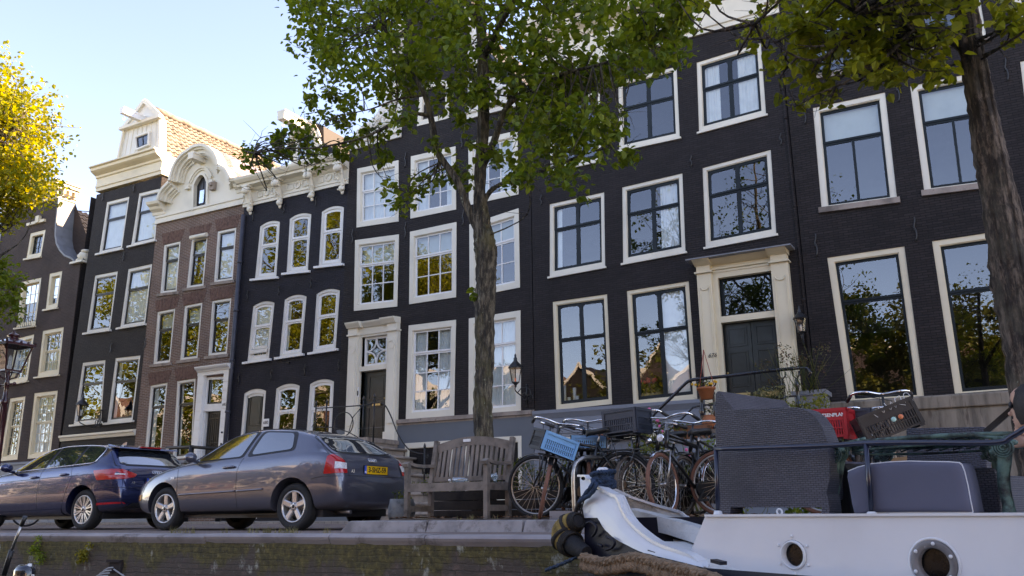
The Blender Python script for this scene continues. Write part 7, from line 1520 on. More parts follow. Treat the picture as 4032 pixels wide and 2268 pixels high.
def bicycle(lab, base, head, lean=0, steer=0, tyre=RUB, rim=STEEL, frame=BLK, saddle=SADB, bar='swept', front=None, rear=None, r=.34, lamp=True, guard=None, fr_crate=None, hb=1.08, rtyre=None, parent_label=None):
    """head = world angle of travel; lean in radians to its left"""
    root = empty('bicycle', lab, 'bicycle', base, 0, 'bicycles parked on the quay'); root.rotation_mode = 'XYZ'; root.rotation_euler = (-lean, 0, 0)
    root.matrix_world = Matrix.Translation(base) @ Matrix.Rotation(head, 4, 'Z') @ Matrix.Rotation(-lean, 4, 'X')
    Z = Vector((0, 0, 0)); RA = Vector((-.53, 0, r)); FA = Vector((.57, 0, r)); BB = Vector((-.10, 0, .29)); ST = Vector((-.24, 0, .84)); HT = Vector((.36, 0, .90)); HB = Vector((.40, 0, .76))
    S3 = Matrix.Translation((.40, 0, 0)) @ Matrix.Rotation(steer, 4, 'Z') @ Matrix.Translation((-.40, 0, 0)); s = lambda p: S3 @ Vector(p)
    mb = MB(); tb = mb.tube
    tb([BB, HB+Vector((0, 0, -.02))], .019, 8); tb([BB, ST], .018, 8); tb([ST+Vector((.02, 0, -.06)), HT], .016, 8); tb([HB+Vector((.005, 0, -.03)), HT+Vector((-.005, 0, .03))], .024, 8)
    for y in (-.055, .055): tb([BB+Vector((0, y*.6, 0)), RA+Vector((0, y, 0))], .011, 6); tb([ST+Vector((0, y*.4, -.04)), RA+Vector((0, y, 0))], .009, 6)
    mb.build('frame', frame, root, Z).location = Z
    mb = MB()
    for y in (-.055, .055): mb.tube([s((.425, y, .70)), s((.47, y, .55)), s((.57, y, r))], .011, 6)
    mb.tube([s((.425, -.055, .70)), s((.425, .055, .70))], .016, 6); mb.tube([s((.42, 0, .7)), s((.36, 0, .94)), s((.345, 0, hb-.02))], .013, 8); mb.build('fork', frame if not guard else STEEL, root, Z).location = Z
    mb = MB(); P = [(.22, -.30, hb-.04), (.33, -.27, hb), (.39, -.16, hb+.0), (.345, 0, hb-.02), (.39, .16, hb), (.33, .27, hb), (.22, .30, hb-.04)] if bar == 'swept' else [(.14, -.31, hb-.02), (.28, -.30, hb+.02), (.40, -.2, hb+.06), (.37, 0, hb-.02), (.40, .2, hb+.06), (.28, .30, hb+.02), (.14, .31, hb-.02)]
    Hh = smoothpath([s(p) for p in P], 4); mb.tube(Hh, .0125, 8); h = mb.build('handlebar', CHR, root, Z); h.location = Z
    for e_, q in ((Hh[0], Hh[2]), (Hh[-1], Hh[-3])): mb = MB(); d = (e_-q).normalized(); mb.tube([e_+d*.06, e_-d*.02, e_-d*.06], .019, 8); mb.build('grip', SADB, h, Z).location = Z
    mb = MB(); mb.tube([Hh[3], s((.45, .06, hb-.1)), s((.43, .02, .8))], .004, 4); mb.tube([Hh[-4], s((.47, -.06, hb-.06)), s((.43, -.02, .8))], .004, 4); mb.build('cables', SADB, h, Z).location = Z
    mb = MB(); mb.smooth = True; V = []; K = 12; prof = [(-.15, .085, .02), (-.12, .105, .03), (-.04, .09, .02), (.04, .045, .01), (.13, .022, .0), (.16, .008, -.01)]
    for x, w, dz in prof:
        for k in range(K): a = 2*PI*k/K; V.append(Vector((ST.x-.02+x, w*math.cos(a), ST.z+.11+dz*.8+.028*math.sin(a)-(.012 if math.sin(a) < 0 else 0))))
    mb.add(V, [(i*K+k, i*K+(k+1) % K, (i+1)*K+(k+1) % K, (i+1)*K+k) for i in range(len(prof)-1) for k in range(K)]+[tuple(range(K)), tuple(range(len(V)-1, len(V)-1-K, -1))]); sd_ = mb.build('saddle', saddle, root, Z); sd_.location = Z
    mb = MB(); mb.tube([ST+Vector((.01, 0, -.05)), ST+Vector((-.03, 0, .1))], .013, 6)
    for k in range(4): mb.tube(rings((ST.x-.12, (-.04 if k % 2 else .04), ST.z+.06+.012*(k//2)), .014, 8, 'Z'), .004, 4, True)
    mb.build('seat_post', STEEL, sd_, Z).location = Z
    Rr = Matrix.Identity(3); bwheel(root, RA, r, rtyre or tyre, rim, Rr); bwheel(root, s(FA), r, tyre, rim, S3.to_3x3())
    for A_, a0, a1, T_ in ((RA, -.5, 2.7, None), (FA, .9, 3.0, S3)):
        mb = MB(); V = []; n = 16
        for k in range(n+1):
            a = a0+(a1-a0)*k/n
            for y, dr_ in ((-.028, -.012), (0, 0), (.028, -.012)): p = A_+Vector(((r+.022+dr_)*math.cos(a), y, (r+.022+dr_)*math.sin(a))); V.append(T_ @ p if T_ else p)
        mb.smooth = True; mb.add(V, [(3*k+j, 3*k+3+j, 3*k+4+j, 3*k+1+j) for k in range(n) for j in (0, 1)]); mb.build('mudguard', guard or frame, root, Z).location = Z
    mb = MB(); P = [BB+Vector((.11*math.cos(a), .06, .09*math.sin(a))) for a in [PI*.5-PI*k/8 for k in range(9)]]+[RA+Vector((.06*math.cos(a), .06, .06*math.sin(a))) for a in [-PI*.5-PI*k/6 for k in range(7)]]; mb.prism(P, (0, .025, 0)); mb.build('chain_case', BLK, root, Z).location = Z
    mb = MB()
    for sg in (-1, 1): q = BB+Vector((.12*sg, .09*sg, -.12*sg)); mb.bar(BB+Vector((0, .09*sg, 0)), q, .016, .022, (0, 1, 0)); mb.box(q+Vector((0, .06*sg, 0)), (.09, .09, .025))
    mb.build('pedals', SADB, root, Z).location = Z
    mb = MB()
    for y in (-.06, .06): mb.tube([(-.28, y*.4, .74), (-.36, y, .735), (-.76, y, .735)], .008, 5)
    for x in (-.4, -.55, -.72): mb.tube([(x, -.06, .735), (x, .06, .735)], .006, 5)
    for y in (-.065, .065): mb.tube([(-.7, y, .735), RA+Vector((0, y, 0))], .007, 5)
    mb.build('carrier', frame, root, Z).location = Z
    if lamp:
        L_ = s((.50, 0, .84)) if not front else s((.56, 0, .66)); Rm = S3.to_3x3(); mb = MB(); mb.lathe([(.001, -.05), (.025, -.045), (.042, -.01), (.046, .02), (.04, .03)], L_, 14, 'X', Rm); l_ = mb.build('headlight', CHR, root, Z); l_.location = Z; mb = MB(); mb.lathe([(.04, .028), (.02, .034), (.001, .035)], L_, 14, 'X', Rm); mb.build('lens', CLR, l_, Z).location = Z
    if front:
        c0_ = front[0]; mb = MB(); z = c0_[2]-.035
        for y in (-.15, .15):
            mb.tube([s((.36, y*.5, z)), s((.42, y, z)), s((.76, y, z))], .009, 5); mb.tube([s((.72, y*.9, z)), s((.57, y*.45, r))], .007, 5)
        for x in (.44, .58, .74): mb.tube([s((x, -.15, z)), s((x, .15, z))], .008, 5)
        mb.build('front_rack', frame, root, Z).location = Z
        c, sz, mat, tilt, pan = front; crate(root, s((c[0], c[1], c[2])), sz, mat, S3.to_3x3() @ tilt, pan)
    return root
I3 = Matrix.Identity(3); RX = lambda a: Matrix.Rotation(a, 3, 'X'); RYm = lambda a: Matrix.Rotation(a, 3, 'Y'); RZ = lambda a: Matrix.Rotation(a, 3, 'Z')
def at_front(c, x, y, Y, head, steer=0, r=.34, lean=0, z=.135):
    """base point so that the front hub falls on the sight line (c,x,y) at depth Y"""
    P = onY(c, x, y, Y); loc = Matrix.Rotation(head, 3, 'Z') @ Matrix.Rotation(-lean, 3, 'X') @ (Matrix.Translation((.4, 0, 0)) @ Matrix.Rotation(steer, 4, 'Z') @ Matrix.Translation((-.4, 0, 0)) @ Vector((.57, 0, r))); return (P.x-loc.x, P.y-loc.y, z)
h1 = R(182); bicycle('black bicycle standing side-on against the planter, its front wheel touching the bench', at_front('Q', 320, 975, 9.15, h1), h1, .04, 0, RUB, STEEL, r=.36, lamp=False, saddle=SADB)
h2 = R(-84); bicycle('brown-tyred bicycle leaning right under a black crate with a light blue front', at_front('Q', 430, 1000, 8.75, h2, .35, lean=.24), h2, .24, .35, TBROWN, CHR, front=((.58, -.02, .74), (.32, .43, .21), CRB, RZ(.45) @ RX(-.14), CRBL), guard=None, hb=1.1)
h3 = R(-70); bicycle('bicycle with high chrome handlebars and a light blue topped crate', at_front('Q', 905, 800, 9.35, h3, .1), h3, .03, .1, TBROWN, STEEL, front=((.56, 0, .80), (.28, .40, .14), CRB, RYm(.1), CRBL), bar='swept', hb=1.14)
h4 = R(108); bicycle('bicycle with a tan leather saddle parked nose-in', (onY('Q', 1150, 900, 10.2).x, 10.3, .135), h4, .05, .1, TGREY, STEEL, saddle=SADT, lamp=False)
h5 = R(-112); bicycle('black bicycle with a large navy crate over its front wheel', at_front('S', 372, 885, 9.2, h5, .2), h5, -.05, .2, TGREY, STEEL, front=((.56, 0, .92), (.34, .44, .26), CRN, I3, None), hb=1.17)
h6 = R(-106); bicycle('old bicycle with chrome swept handlebars, chrome mudguard and black sprung saddle', at_front('S', 700, 945, 9.0, h6, .12), h6, -.06, .12, TBROWN, CHR, guard=CHR, bar='swept', hb=1.09, saddle=SADB)
h7 = R(-100); bicycle('dark bicycle with a black saddle behind the chrome mudguard one', (onY('S', 960, 1200, 9.9).x+.1, 10.2, .135), h7, .08, 0, TGREY, STEEL, saddle=SADB, lamp=False)
h8 = R(176); P = onY('S', 1300, 975, 9.6); bicycle('bicycle with a red-brown tyre and pale rim half hidden by the wicker chair', at_front('S', 1290, 975, 9.6, h8), h8, 0, 0, TBROWN, ALU, r=.36, lamp=False)
for i, (c, x, y, Y, hd, mt, tl, sz, lab) in enumerate((('Y', 560, 600, 9.4, -95, CRR, I3, (.34, .48, .29), 'bicycle carrying a red crate with white lettering, right of the wicker chair'), ('Y', 860, 500, 9.7, -92, CRG, I3, (.30, .34, .2), 'bicycle with a small grey-blue crate between the red and tilted crates'), ('Y', 1230, 560, 9.1, -72, CRB, RX(.36), (.34, .54, .27), 'bicycle with a tilted black crate scrawled with white graffiti'))):
    P = onY(c, x, y, Y); hd = R(hd); fx = .60; base = Vector((P.x-math.cos(hd)*fx, P.y-math.sin(hd)*fx, .135)); b = bicycle(lab, base, hd, 0, 0, TGREY, STEEL, front=((fx, 0, P.z-.135), sz, mt, tl, None), hb=P.z-.135+sz[2]+.03 if i != 2 else 1.2)
    if i == 0:
        t_ = text('GROTE FIETSENPLAN', 'lettering', WHITE2, None, (0, 0, 0), .048, .001, (0, 1, 0), bold=.0015); t_.data.transform(Matrix.Translation((fx+sz[0]/2+.004, .0, P.z-.135+sz[2]*.76))); t_.parent = [q for q in b.children if q.name.startswith('crate')][0]
    if i == 2:
        cr_ = [q for q in b.children if q.name.startswith('crate')][0]; C0 = Vector((fx, 0, P.z-.135)); mb = MB()
        pt = lambda u, v: C0+tl @ Vector((sz[0]/2+.006, u, v))
        for st_ in (((.02, .30), (.05, .22), (.08, .29), (.10, .22), (.13, .31)), ((.13, .30), (.18, .31), (.17, .26), (.13, .25), (.19, .21)), ((.20, .23), (.22, .31), (.26, .30), (.27, .22)), ((-.12, .25), (-.09, .2)), ((-.05, .28), (-.02, .22), (.0, .28))): mb.tube(smoothpath([pt(*q) for q in st_], 3), .003, 4)
        mb.build('graffiti', WHITE2, cr_, Z0).location = Z0
        for u, col in ((.03, (.35, .6, .55)), (.10, (.75, .2, .08))): mb = MB(); mb.lathe([(.024, 0), (.02, .003), (.001, .004)], pt(u, .13), 14, 'X', tl); mb.build('sticker', M('sticker_%d' % int(u*100), col, .4, bd=0), cr_, Z0).location = Z0
bicycle('black bicycle wedged between the crated ones, its bars turned left', (onY('Q', 1000, 1000, 10.0).x, 9.95, .135), R(-96), .1, .5, RUB, STEEL, saddle=SADB, hb=1.05)
bicycle('shabby bicycle with a worn grey tyre nearest the wicker chair', (onY('S', 880, 1100, 9.5).x, 9.75, .135), R(-118), -.05, -.3, TGREY, STEEL, saddle=SADB, hb=1.0)
# stainless steel bike hoop
c = onY('Q', 752, 900, 8.75); e = empty('bike_hoop', 'stainless steel tubular cycle hoop between the crated bicycles', 'bike rack', (c.x, 8.75, .13)); mb = MB(); zt = onY('Q', 762, 590, 8.75).z; mb.tube(smoothpath([(c.x, 8.75, .12), (c.x, 8.75, zt-.15), (c.x+.03, 8.85, zt-.02), (c.x+.1, 9.05, zt+.02), (c.x+.22, 9.35, zt-.02), (c.x+.25, 9.45, zt-.15), (c.x+.25, 9.45, .12)], 4), .024, 10); mb.build('tube', STEEL, e)
# bicycle behind the street lamp
bicycle('bicycle with chrome handlebars behind the blue car, beside the street lamp', (onY('L', 60, 480, 12.6).x+.1, 12.6, 0), R(20), 0, .5, RUB, STEEL, lamp=False, hb=1.14)
# flat grey utility slab by the hoop
mb = MB(); p = onY('Q', 640, 1230, 8.9); mb.box((p.x, 8.95, .16), (.26, .3, .11)); tag(mb.build('concrete_block', COPE), 'small grey concrete block at the foot of the cycle hoop', 'block')
# ---------------------------------------------------------------- white barge moored along the quay
BW = M('white_hull_paint', (.66, .68, .70), .32, var=.04, vs=1.5, bs=6, bd=.06, coat=.25, dirt=((.45, .43, .40), 5, .70)); BW2 = M('worn_white_deck', (.62, .62, .60), .6, var=.12, vs=6, bs=60, bd=.5, dirt=((.25, .22, .19), 9, .62))
NAVY = M('navy_hull_paint', (.009, .009, .018), .5, var=.3, vs=3, bs=12, bd=.3, dirt=((.05, .05, .06), 5, .66), spec=.25); RAILM = M('navy_rail_paint', (.010, .014, .035), .3, var=.2, bs=30, bd=.1, coat=.4)
boat = empty('moored_barge', 'white steel barge with raised bow, round portholes and navy hull moored at the quay', 'boat', (0, 5.4, -1.3))
HA = Vector((-3.1, 6.2, 0)); HB_ = Vector((-1.2, 4.95, 0)); hd_ = (HB_-HA).normalized(); HN = Vector((-hd_.y, hd_.x, 0))    # hull side plane, HN looks inboard
CA = Vector((-1.68, 5.5, 0)); CB = Vector((.05, 4.9, 0)); cd_ = (CB-CA).normalized(); CN = Vector((-cd_.y, cd_.x, 0))     # cabin side plane
hp = lambda x, y, o=0: onP('U', x, y, HA+HN*o, HN); cp = lambda c, x, y, o=0: onP(c, x, y, CA+CN*o, CN)
top = [(462, 82), (545, 80), (592, 130), (648, 152), (685, 190), (760, 240), (850, 290), (940, 340), (1000, 358), (1045, 450), (1090, 560), (1140, 645), (1200, 725), (1270, 795), (1350, 862), (1430, 925), (1520, 985), (1620, 1030), (1700, 1062), (1800, 1095), (1900, 1132), (1990, 1165), (2060, 1205), (2120, 1260), (2165, 1315)]
bot = [(522, 655), (560, 655), (610, 655), (655, 655), (700, 655), (730, 700), (765, 765), (800, 815), (850, 862), (890, 900), (935, 935), (985, 968), (1040, 995), (1110, 1030), (1180, 1068), (1260, 1105), (1340, 1135), (1420, 1150), (1520, 1180), (1620, 1205), (1720, 1228), (1830, 1255), (1950, 1285), (2060, 1312), (2165, 1338)]
mb = MB(); V = []; n = len(top); K = 5
for (a, b) in zip(top, bot):
    A_ = hp(*a, .05); B_ = hp(*b)
    for k in range(K+1): t = k/K; V.append(A_.lerp(B_, t)-HN*(.010*math.sin(PI*t)))
F_ = [(i*(K+1)+k, (i+1)*(K+1)+k, (i+1)*(K+1)+k+1, i*(K+1)+k+1) for i in range(n-1) for k in range(K)]
m_ = len(V); V2 = [p+HN*.035 for p in V]; mb.smooth = False; mb.add(V+V2, F_+[(d+m_, c+m_, b+m_, a+m_) for a, b, c, d in F_]+[(k, k+1, k+1+m_, k+m_) for k in range(K)])
mb.build('bulwark', BW, boat)
mb = MB(); cap = [hp(*a, .065) for a in top]
for a, b in zip(cap[4:], cap[5:]): mb.bar(a, b, .075, .022)
for a, b in zip(cap[:4], cap[1:5]): mb.bar(a, b, .05, .015)
mb.build('bulwark_cap', BW, boat)
mb = MB()
for (x, y) in ((645, 570), (528, 118)): p = hp(x, y, .03)-HN*.015; mb.lathe([(.011, -.01), (.014, .01), (.001, .012)], p, 10, 'Y')
mb.build('fixing_hole', NAVY, boat)
# navy hull below the white strake, rounded forward to the stem
mb = MB(); V = []; rows = 6; low = [(520, 1500), (560, 1520)]
for i, b in enumerate(bot):
    t0 = hp(*b, .01); u = i/(len(bot)-1)
    e = t0+hd_*(.10*(1-u)+.02)+HN*(.30-.25*u); e.z = -1.4
    for k in range(rows+1): t = k/rows; V.append(Vector((t0.x+(e.x-t0.x)*t**1.4, t0.y+(e.y-t0.y)*t**1.4, t0.z+(e.z-t0.z)*t))-HN*.05*math.sin(PI*min(1, t*1.6)))
last = V[-(rows+1):]
for k in range(1, 6): V += [p+hd_*(.8*k) for p in last]
nn = len(V)//(rows+1); mb.smooth = True; mb.add(V, [(i*(rows+1)+k, (i+1)*(rows+1)+k, (i+1)*(rows+1)+k+1, i*(rows+1)+k+1) for i in range(nn-1) for k in range(rows)])
first = V[:rows+1]; far = [p+HN*.9+hd_*1.2 for p in first]; mb.add(first+far, [(k, k+1, k+2+rows, k+1+rows) for k in range(rows)])
mb.build('hull', NAVY, boat)
mb = MB()
for P in ([(600, 730), (660, 712), (735, 770), (725, 850), (680, 905)], [(760, 1020), (800, 1030), (820, 1040)], [(880, 915), (960, 950), (985, 1000), (950, 1060), (870, 1090)]): mb.tube(smoothpath([hp(*p)-HN*.03 for p in P], 4), .010, 7)
mb.build('rubbing_bar', NAVY, boat)
# inboard side of the far bulwark with its locker panels
fp = lambda x, y, o: onP('U', x, y, HA+HN*o, HN)
mb = MB(); tp = [(880, 255, .25), (1120, 365, .45), (1450, 470, .62), (1820, 572, .75), (1900, 640, .78), (2040, 775, .78)]; bt_ = [(1000, 400, .25), (1060, 560, .45), (1400, 800, .62), (1900, 1000, .75), (2000, 1000, .78), (2090, 1000, .78)]
V = [fp(*a) for a in tp]+[fp(b[0], b[1], b[2]) for b in bt_]; n = len(tp); V += [v+HN*.03 for v in V]; mb.add(V, [(i, i+1, i+1+n, i+n) for i in range(n-1)]+[(i+2*n, i+3*n, i+1+3*n, i+1+2*n) for i in range(n-1)]+[(i, i+2*n, i+1+2*n, i+1) for i in range(n-1)]); mb.build('far_bulwark', BW2, boat)
mb = MB()
for a, b in zip([fp(*q) for q in tp], [fp(*q) for q in tp][1:]): mb.bar(a, b, .05, .018)
mb.build('far_rail', BW, boat)
def pan(pts, o, th, mat, name):
    P = [fp(x, y, o) for x, y in pts]; mb = MB(); mb.prism(P, HN*th); return mb.build(name, mat, boat)
pan([(1100, 525), (1350, 585), (1700, 680), (2115, 800), (2020, 1000), (1650, 880), (1290, 795), (1180, 680)], .34, .10, BW2, 'locker_side'); pan([(1310, 810), (1860, 985), (1880, 1030), (1400, 890)], .40, .05, BW2, 'locker_base')
pan([(1290, 795), (1650, 880), (2020, 1000), (2010, 1090), (1400, 900)], .46, .03, NAVY, 'locker_recess')
# deck strip
mb = MB(); D0 = [hp(x, y, .09) for x, y in ((1350, 885), (1520, 1005), (1700, 1085), (1900, 1155), (2060, 1230), (2165, 1340))]; D1 = [cp('U', x, y, .02) for x, y in ((1500, 975), (1700, 1035), (1850, 1075), (1975, 1130), (2200, 1200), (2420, 1275))]
D0 += [hp('p' and 2400, 1470, .09), D0[-1]+hd_*3.2+Vector((0, 0, -.5))]; D1 += [cp('p', 3100, 2300, .02), cp('p', 4100, 2640, .02)]; n = len(D0); V = D0+D1+[p-Vector((0, 0, .06)) for p in D0]+[p+HN*.6-Vector((0, 0, .02)) for p in D1]; mb.add(V, [(i, i+1, i+1+n, i+n) for i in range(n-1)]+[(i, i+2*n, i+1+2*n, i+1) for i in range(n-1)]+[(i+n, i+1+n, i+1+3*n, i+3*n) for i in range(n-1)]); mb.build('side_deck', BW2, boat)
mb = MB()
for a, b in (((1430, 1132), (1530, 1165)), ((2290, 1265), (2427, 1300))): mb.bar(hp(*a, .03)+Vector((0, 0, .01)), hp(*b, .03)+Vector((0, 0, .01)), .05, .02)
mb.build('scupper', NAVY, boat)
# cabin: side with two portholes, sloping front, flat roof
c0 = cp('U', 2180, 618); c1 = cp('U', 1968, 1130); rt = cp('p', 4032, 2047); tz = c0.z; rt2 = c0+cd_*4.2; rt2.z = tz-.004; c1b = c0+cd_*4.2; c1b.z = -.75; c1l = Vector(c1); c1l.z = c1.z
ph = [(cp('F', 635, 1325), .064, .082), (cp('G', 800, 1370), .077, .118)]
bl_ = Vector(c1)+cd_*.35; bl_.z = -.75
outl = [c0, rt2, c1b, bl_, c1]
ex = cd_; hol = []
for c, r0, r1 in ph: hol.append([c+ex*(r0+.02)*math.cos(a)+Vector((0, 0, (r0+.02)*math.sin(a))) for a in [2*PI*k/24 for k in range(24)]])
tri = tessellate_polygon([outl]+hol); V = outl[:]+hol[0]+hol[1]; mb = MB(); mb.add(V, [tuple(t) for t in tri])
inn = CN*2.0-cd_*0; f2 = c0+CN*1.9-cd_*.25; f3 = c1+CN*1.9-cd_*.25; mb.add([c0, c1, f3, f2], [(0, 1, 2, 3)])
mb.add([c0, rt2, rt2+CN*2.0, f2], [(0, 1, 2, 3)]); cab = mb.build('cabin', BW, boat, fixn=False)
mb = MB(); mb.bar(c0+Vector((0, 0, -.003)), rt2+Vector((0, 0, -.003)), .03, .014); mb.build('coaming_edge', BW, cab)
Mx = Matrix((( cd_.x, -CN.x*-1, 0), (cd_.y, -CN.y*-1, 0), (0, 0, 1))); MR = Matrix(((cd_.x, CN.x, 0), (cd_.y, CN.y, 0), (0, 0, 1)))
for i, (c, r0, r1) in enumerate(ph):
    mb = MB(); mb.lathe([(r0, .05), (r0, -.004), (r0+.006, -.014), (r1-.012, -.016), (r1-.004, -.012), (r1, .0)], c, 40, 'Y', MR); fr_ = mb.build('porthole', BW if i == 0 else M('grey_flange', (.16, .15, .15), .5, var=.2, dirt=((.5, .5, .5), 14, .6)), boat)
    if i: mb = MB(); mb.lathe([(r1-.002, .0), (r1+.004, -.008), (r1+.012, -.006), (r1+.014, .0)], c, 40, 'Y', MR); mb.build('rim', BW, fr_)
    mb = MB(); mb.lathe([(r0+.001, .03), (.001, .03)], c, 30, 'Y', MR); mb.build('pane', M('porthole_pane', (.008, .008, .009), .22, var=.4, vs=30, bd=0, spec=.25), fr_)
    for k in range(6):
        mb = MB(); a = 2*PI*k/6+(.52 if i == 0 else .4); rr = r1+.022 if i == 0 else r1-.018; p = c+ex*rr*math.cos(a)+Vector((0, 0, rr*math.sin(a)))-CN*(.004 if i == 0 else .016); mb.ball(p, .009 if i == 0 else .010, 8, 6); mb.build('bolt', BW, fr_)
mb = MB(); mb.add([c0+CN*.5+Vector((0, 0, -.05)), rt2+CN*.5+Vector((0, 0, -.05)), rt2+CN*.5+Vector((0, 0, -.8)), c0+CN*.5+Vector((.2, 0, -.8))], [(0, 1, 2, 3)]); mb.build('cabin_lining', TRIM, cab)
p = cp('F', 555, 1090, .05); mb = MB(); q = p+Vector((0, 0, .018)); mb.tube([q+cd_*.017*math.cos(a)+Vector((0, 0, .017*math.sin(a))) for a in [2*PI*k/16 for k in range(16)]], .006, 6, True); mb.tube([p+Vector((0, 0, -.02)), p+Vector((0, 0, .002))], .008, 6); mb.build('ring_bolt', BW, cab)
# railing on the cabin edge
rp = lambda c, x, y: cp(c, x, y, .04); rail = [rp('F', 172, 702), rp('F', 500, 692), rp('F', 855, 680), rp('G', 345, 577), rp('G', 700, 572), rp('G', 1195, 572), rp('G', 1300, 535), rp('G', 1400, 475), rp('G', 1500, 420)]
mb = MB(); mb.tube(smoothpath(rail, 4), .0145, 8); mb.build('deck_rail', RAILM, boat)
for a, b in ((rp('F', 178, 702), rp('F', 190, 1075)), (rp('G', 350, 577), rp('G', 388, 1040))):
    mb = MB(); mb.tube([a, b], .0145, 8); s_ = mb.build('stanchion', RAILM, boat); mb = MB(); mb.lathe([(.03, -.012), (.026, .006), (.018, .012)], b, 10); mb.build('stanchion_foot', BW, s_)
# bollard with its wound rope, chain line, rope fender, thick braided fender, lines
c = fp(775, 0, .12); bd_ = Vector((c.x, c.y, 0)); ztop = fp(775, -10, .12).z; zbt = fp(780, 235, .12).z; mb = MB(); mb.lathe([(.045, zbt-.2), (.045, ztop), (.03, ztop+.012), (.001, ztop+.014)], bd_, 16); bo = mb.build('bollard', BW, boat)
def twist(mb, path, r, turns, strands=3, sr=None, n=6, seg=None):
    L = sum((b-a).length for a, b in zip(path, path[1:])); sr = sr or r*.62; N = len(path)
    for s_ in range(strands):
        P = []
        for i, p in enumerate(path):
            t = (path[min(i+1, N-1)]-path[max(i-1, 0)]).normalized(); u = t.cross(Vector((0, 0, 1))); u = u.normalized() if u.length > .1 else Vector((1, 0, 0)); w = t.cross(u); a = turns*2*PI*i/(N-1)+2*PI*s_/strands; P.append(p+(u*math.cos(a)+w*math.sin(a))*r*.5)
        mb.tube(P, sr, n)
BLR = M('blue_rope', (.022, .05, .095), .9, var=.3, vs=20, bs=120, bd=.8); TANR = M('tan_braided_rope', (.24, .155, .095), .9, var=.25, vs=12, bs=110, bd=.8); YELR = M('yellow_coir', (.30, .20, .06), .95, var=.3, vs=14, bs=90, bd=1.0, stretch=(1, 1, 1)); BKR = M('black_tarred_rope', (.02, .017, .015), .85, var=.3, vs=14, bs=90, bd=.9); SACK = M('black_sleeve', (.013, .013, .016), .8, var=.3, vs=6, bs=60, bd=.5)
mb = MB(); rn = random.Random(6)
for k in range(9):
    z = zbt+.0+(ztop-.03-zbt)*k/8; rr = .075+rn.uniform(-.008, .012); P = [bd_+Vector((rr*math.cos(a), rr*math.sin(a), z+.012*math.sin(a+k)+rn.uniform(-.003, .003))) for a in [2*PI*j/40 for j in range(41)]]; twist(mb, P, .017, 9, 3, .0105, 5)
P = smoothpath([bd_+Vector((-.06, -.06, zbt+.05)), fp(650, 180, .0), fp(560, 300, -.03), fp(450, 450, -.03)], 10); twist(mb, P, .018, 8, 3, .010, 5); P = smoothpath([bd_+Vector((-.05, -.07, zbt+.0)), fp(690, 200, -.0), fp(610, 330, -.04), fp(470, 420, -.04)], 10); twist(mb, P, .018, 8, 3, .010, 5)
tag(mb.build('mooring_rope', BLR), 'dark blue rope wound round the white bollard on the bow', 'rope')
mb = MB(); P = smoothpath([fp(455, 440, -.03), fp(420, 520, -.03), fp(400, 600, -.03)], 10); twist(mb, P, .015, 5, 3, .009, 5); P2 = smoothpath([fp(520, 400, -.03), fp(490, 520, -.03), fp(460, 620, -.03)], 8); mb.tube(P2, .006, 5); tag(mb.build('fender_lashing', BKR), 'short twisted lashing holding the bow fender to the stem', 'rope')
# bow fender: a fat curved roll bound with rope
fe = empty('bow_fender', 'fat curved bow fender wound in yellow coir with black rope bindings', 'fender', hp(330, 850)); ctr = [hp(480, 690, -.02)-HN*.02, hp(420, 740)-HN*.04, hp(375, 820)-HN*.06, hp(375, 900)-HN*.07, hp(420, 975)-HN*.07, hp(495, 1030)-HN*.07, hp(580, 1080)-HN*.07, hp(670, 1130)-HN*.07]
Pc = smoothpath(ctr, 12); N = len(Pc); rad = lambda t: pl(t, [(0, .05), (.12, .075), (.3, .096), (.5, .098), (.7, .082), (1, .055)])
mb = MB(); mb.tube(Pc, [rad(i/(N-1))-.01 for i in range(N)], 20); mb.build('core', SACK, fe)
def wind(mb, t0, t1, turns, r, off=0):
    P = []; n = int(turns*22)
    for j in range(n+1):
        t = (t0+(t1-t0)*j/n)*(N-1); i = min(int(t), N-2); p = Pc[i].lerp(Pc[i+1], t-i); d = (Pc[i+1]-Pc[i]).normalized(); u = d.cross(Vector((0, 0, 1))).normalized(); w = d.cross(u); a = 2*PI*turns*j/n; P.append(p+(u*math.cos(a)+w*math.sin(a))*(rad((t0+(t1-t0)*j/n))+off))
    mb.tube(P, r, 5)
mb = MB(); wind(mb, .10, .18, 4, .009); wind(mb, .21, .47, 13, .009); wind(mb, .50, .58, 4, .009); mb.build('coir_winding', YELR, fe)
mb = MB(); wind(mb, .0, .09, 5, .009); wind(mb, .175, .205, 2, .014, .006); wind(mb, .46, .50, 2.5, .015, .006); wind(mb, .575, .68, 7, .010, .003); mb.build('rope_binding', BKR, fe)
# braided fender rope along the side
mb = MB(); P = smoothpath([hp(660, 1240)-HN*.09, hp(820, 1275)-HN*.12, hp(1000, 1310)-HN*.13, hp(1200, 1285)-HN*.13, hp(1400, 1250)-HN*.13, hp(1580, 1275)-HN*.13, hp(1760, 1325)-HN*.14, hp(1950, 1370)-HN*.14, hp(2150, 1410)-HN*.15, hp(2400, 1475)-HN*.16, hp(2700, 1560)-HN*.18], 16)
N2 = len(P)
for s_ in range(3):          # three fat strands plaited over one another, each itself a bundle of yarns
    Q_ = []
    for i, p in enumerate(P):
        t = (P[min(i+1, N2-1)]-P[max(i-1, 0)]).normalized(); u = Vector((0, 0, 1)); w = t.cross(u).normalized(); ph_ = i*.62+s_*2*PI/3; Q_.append(p+u*.044*math.sin(ph_)+w*.026*math.sin(2*ph_))
    twist(mb, Q_, .021, N2/16, 4, .0125, 5)
tag(mb.build('rope_fender', TANR), 'thick brown braided rope hung as a fender along the navy hull', 'rope')
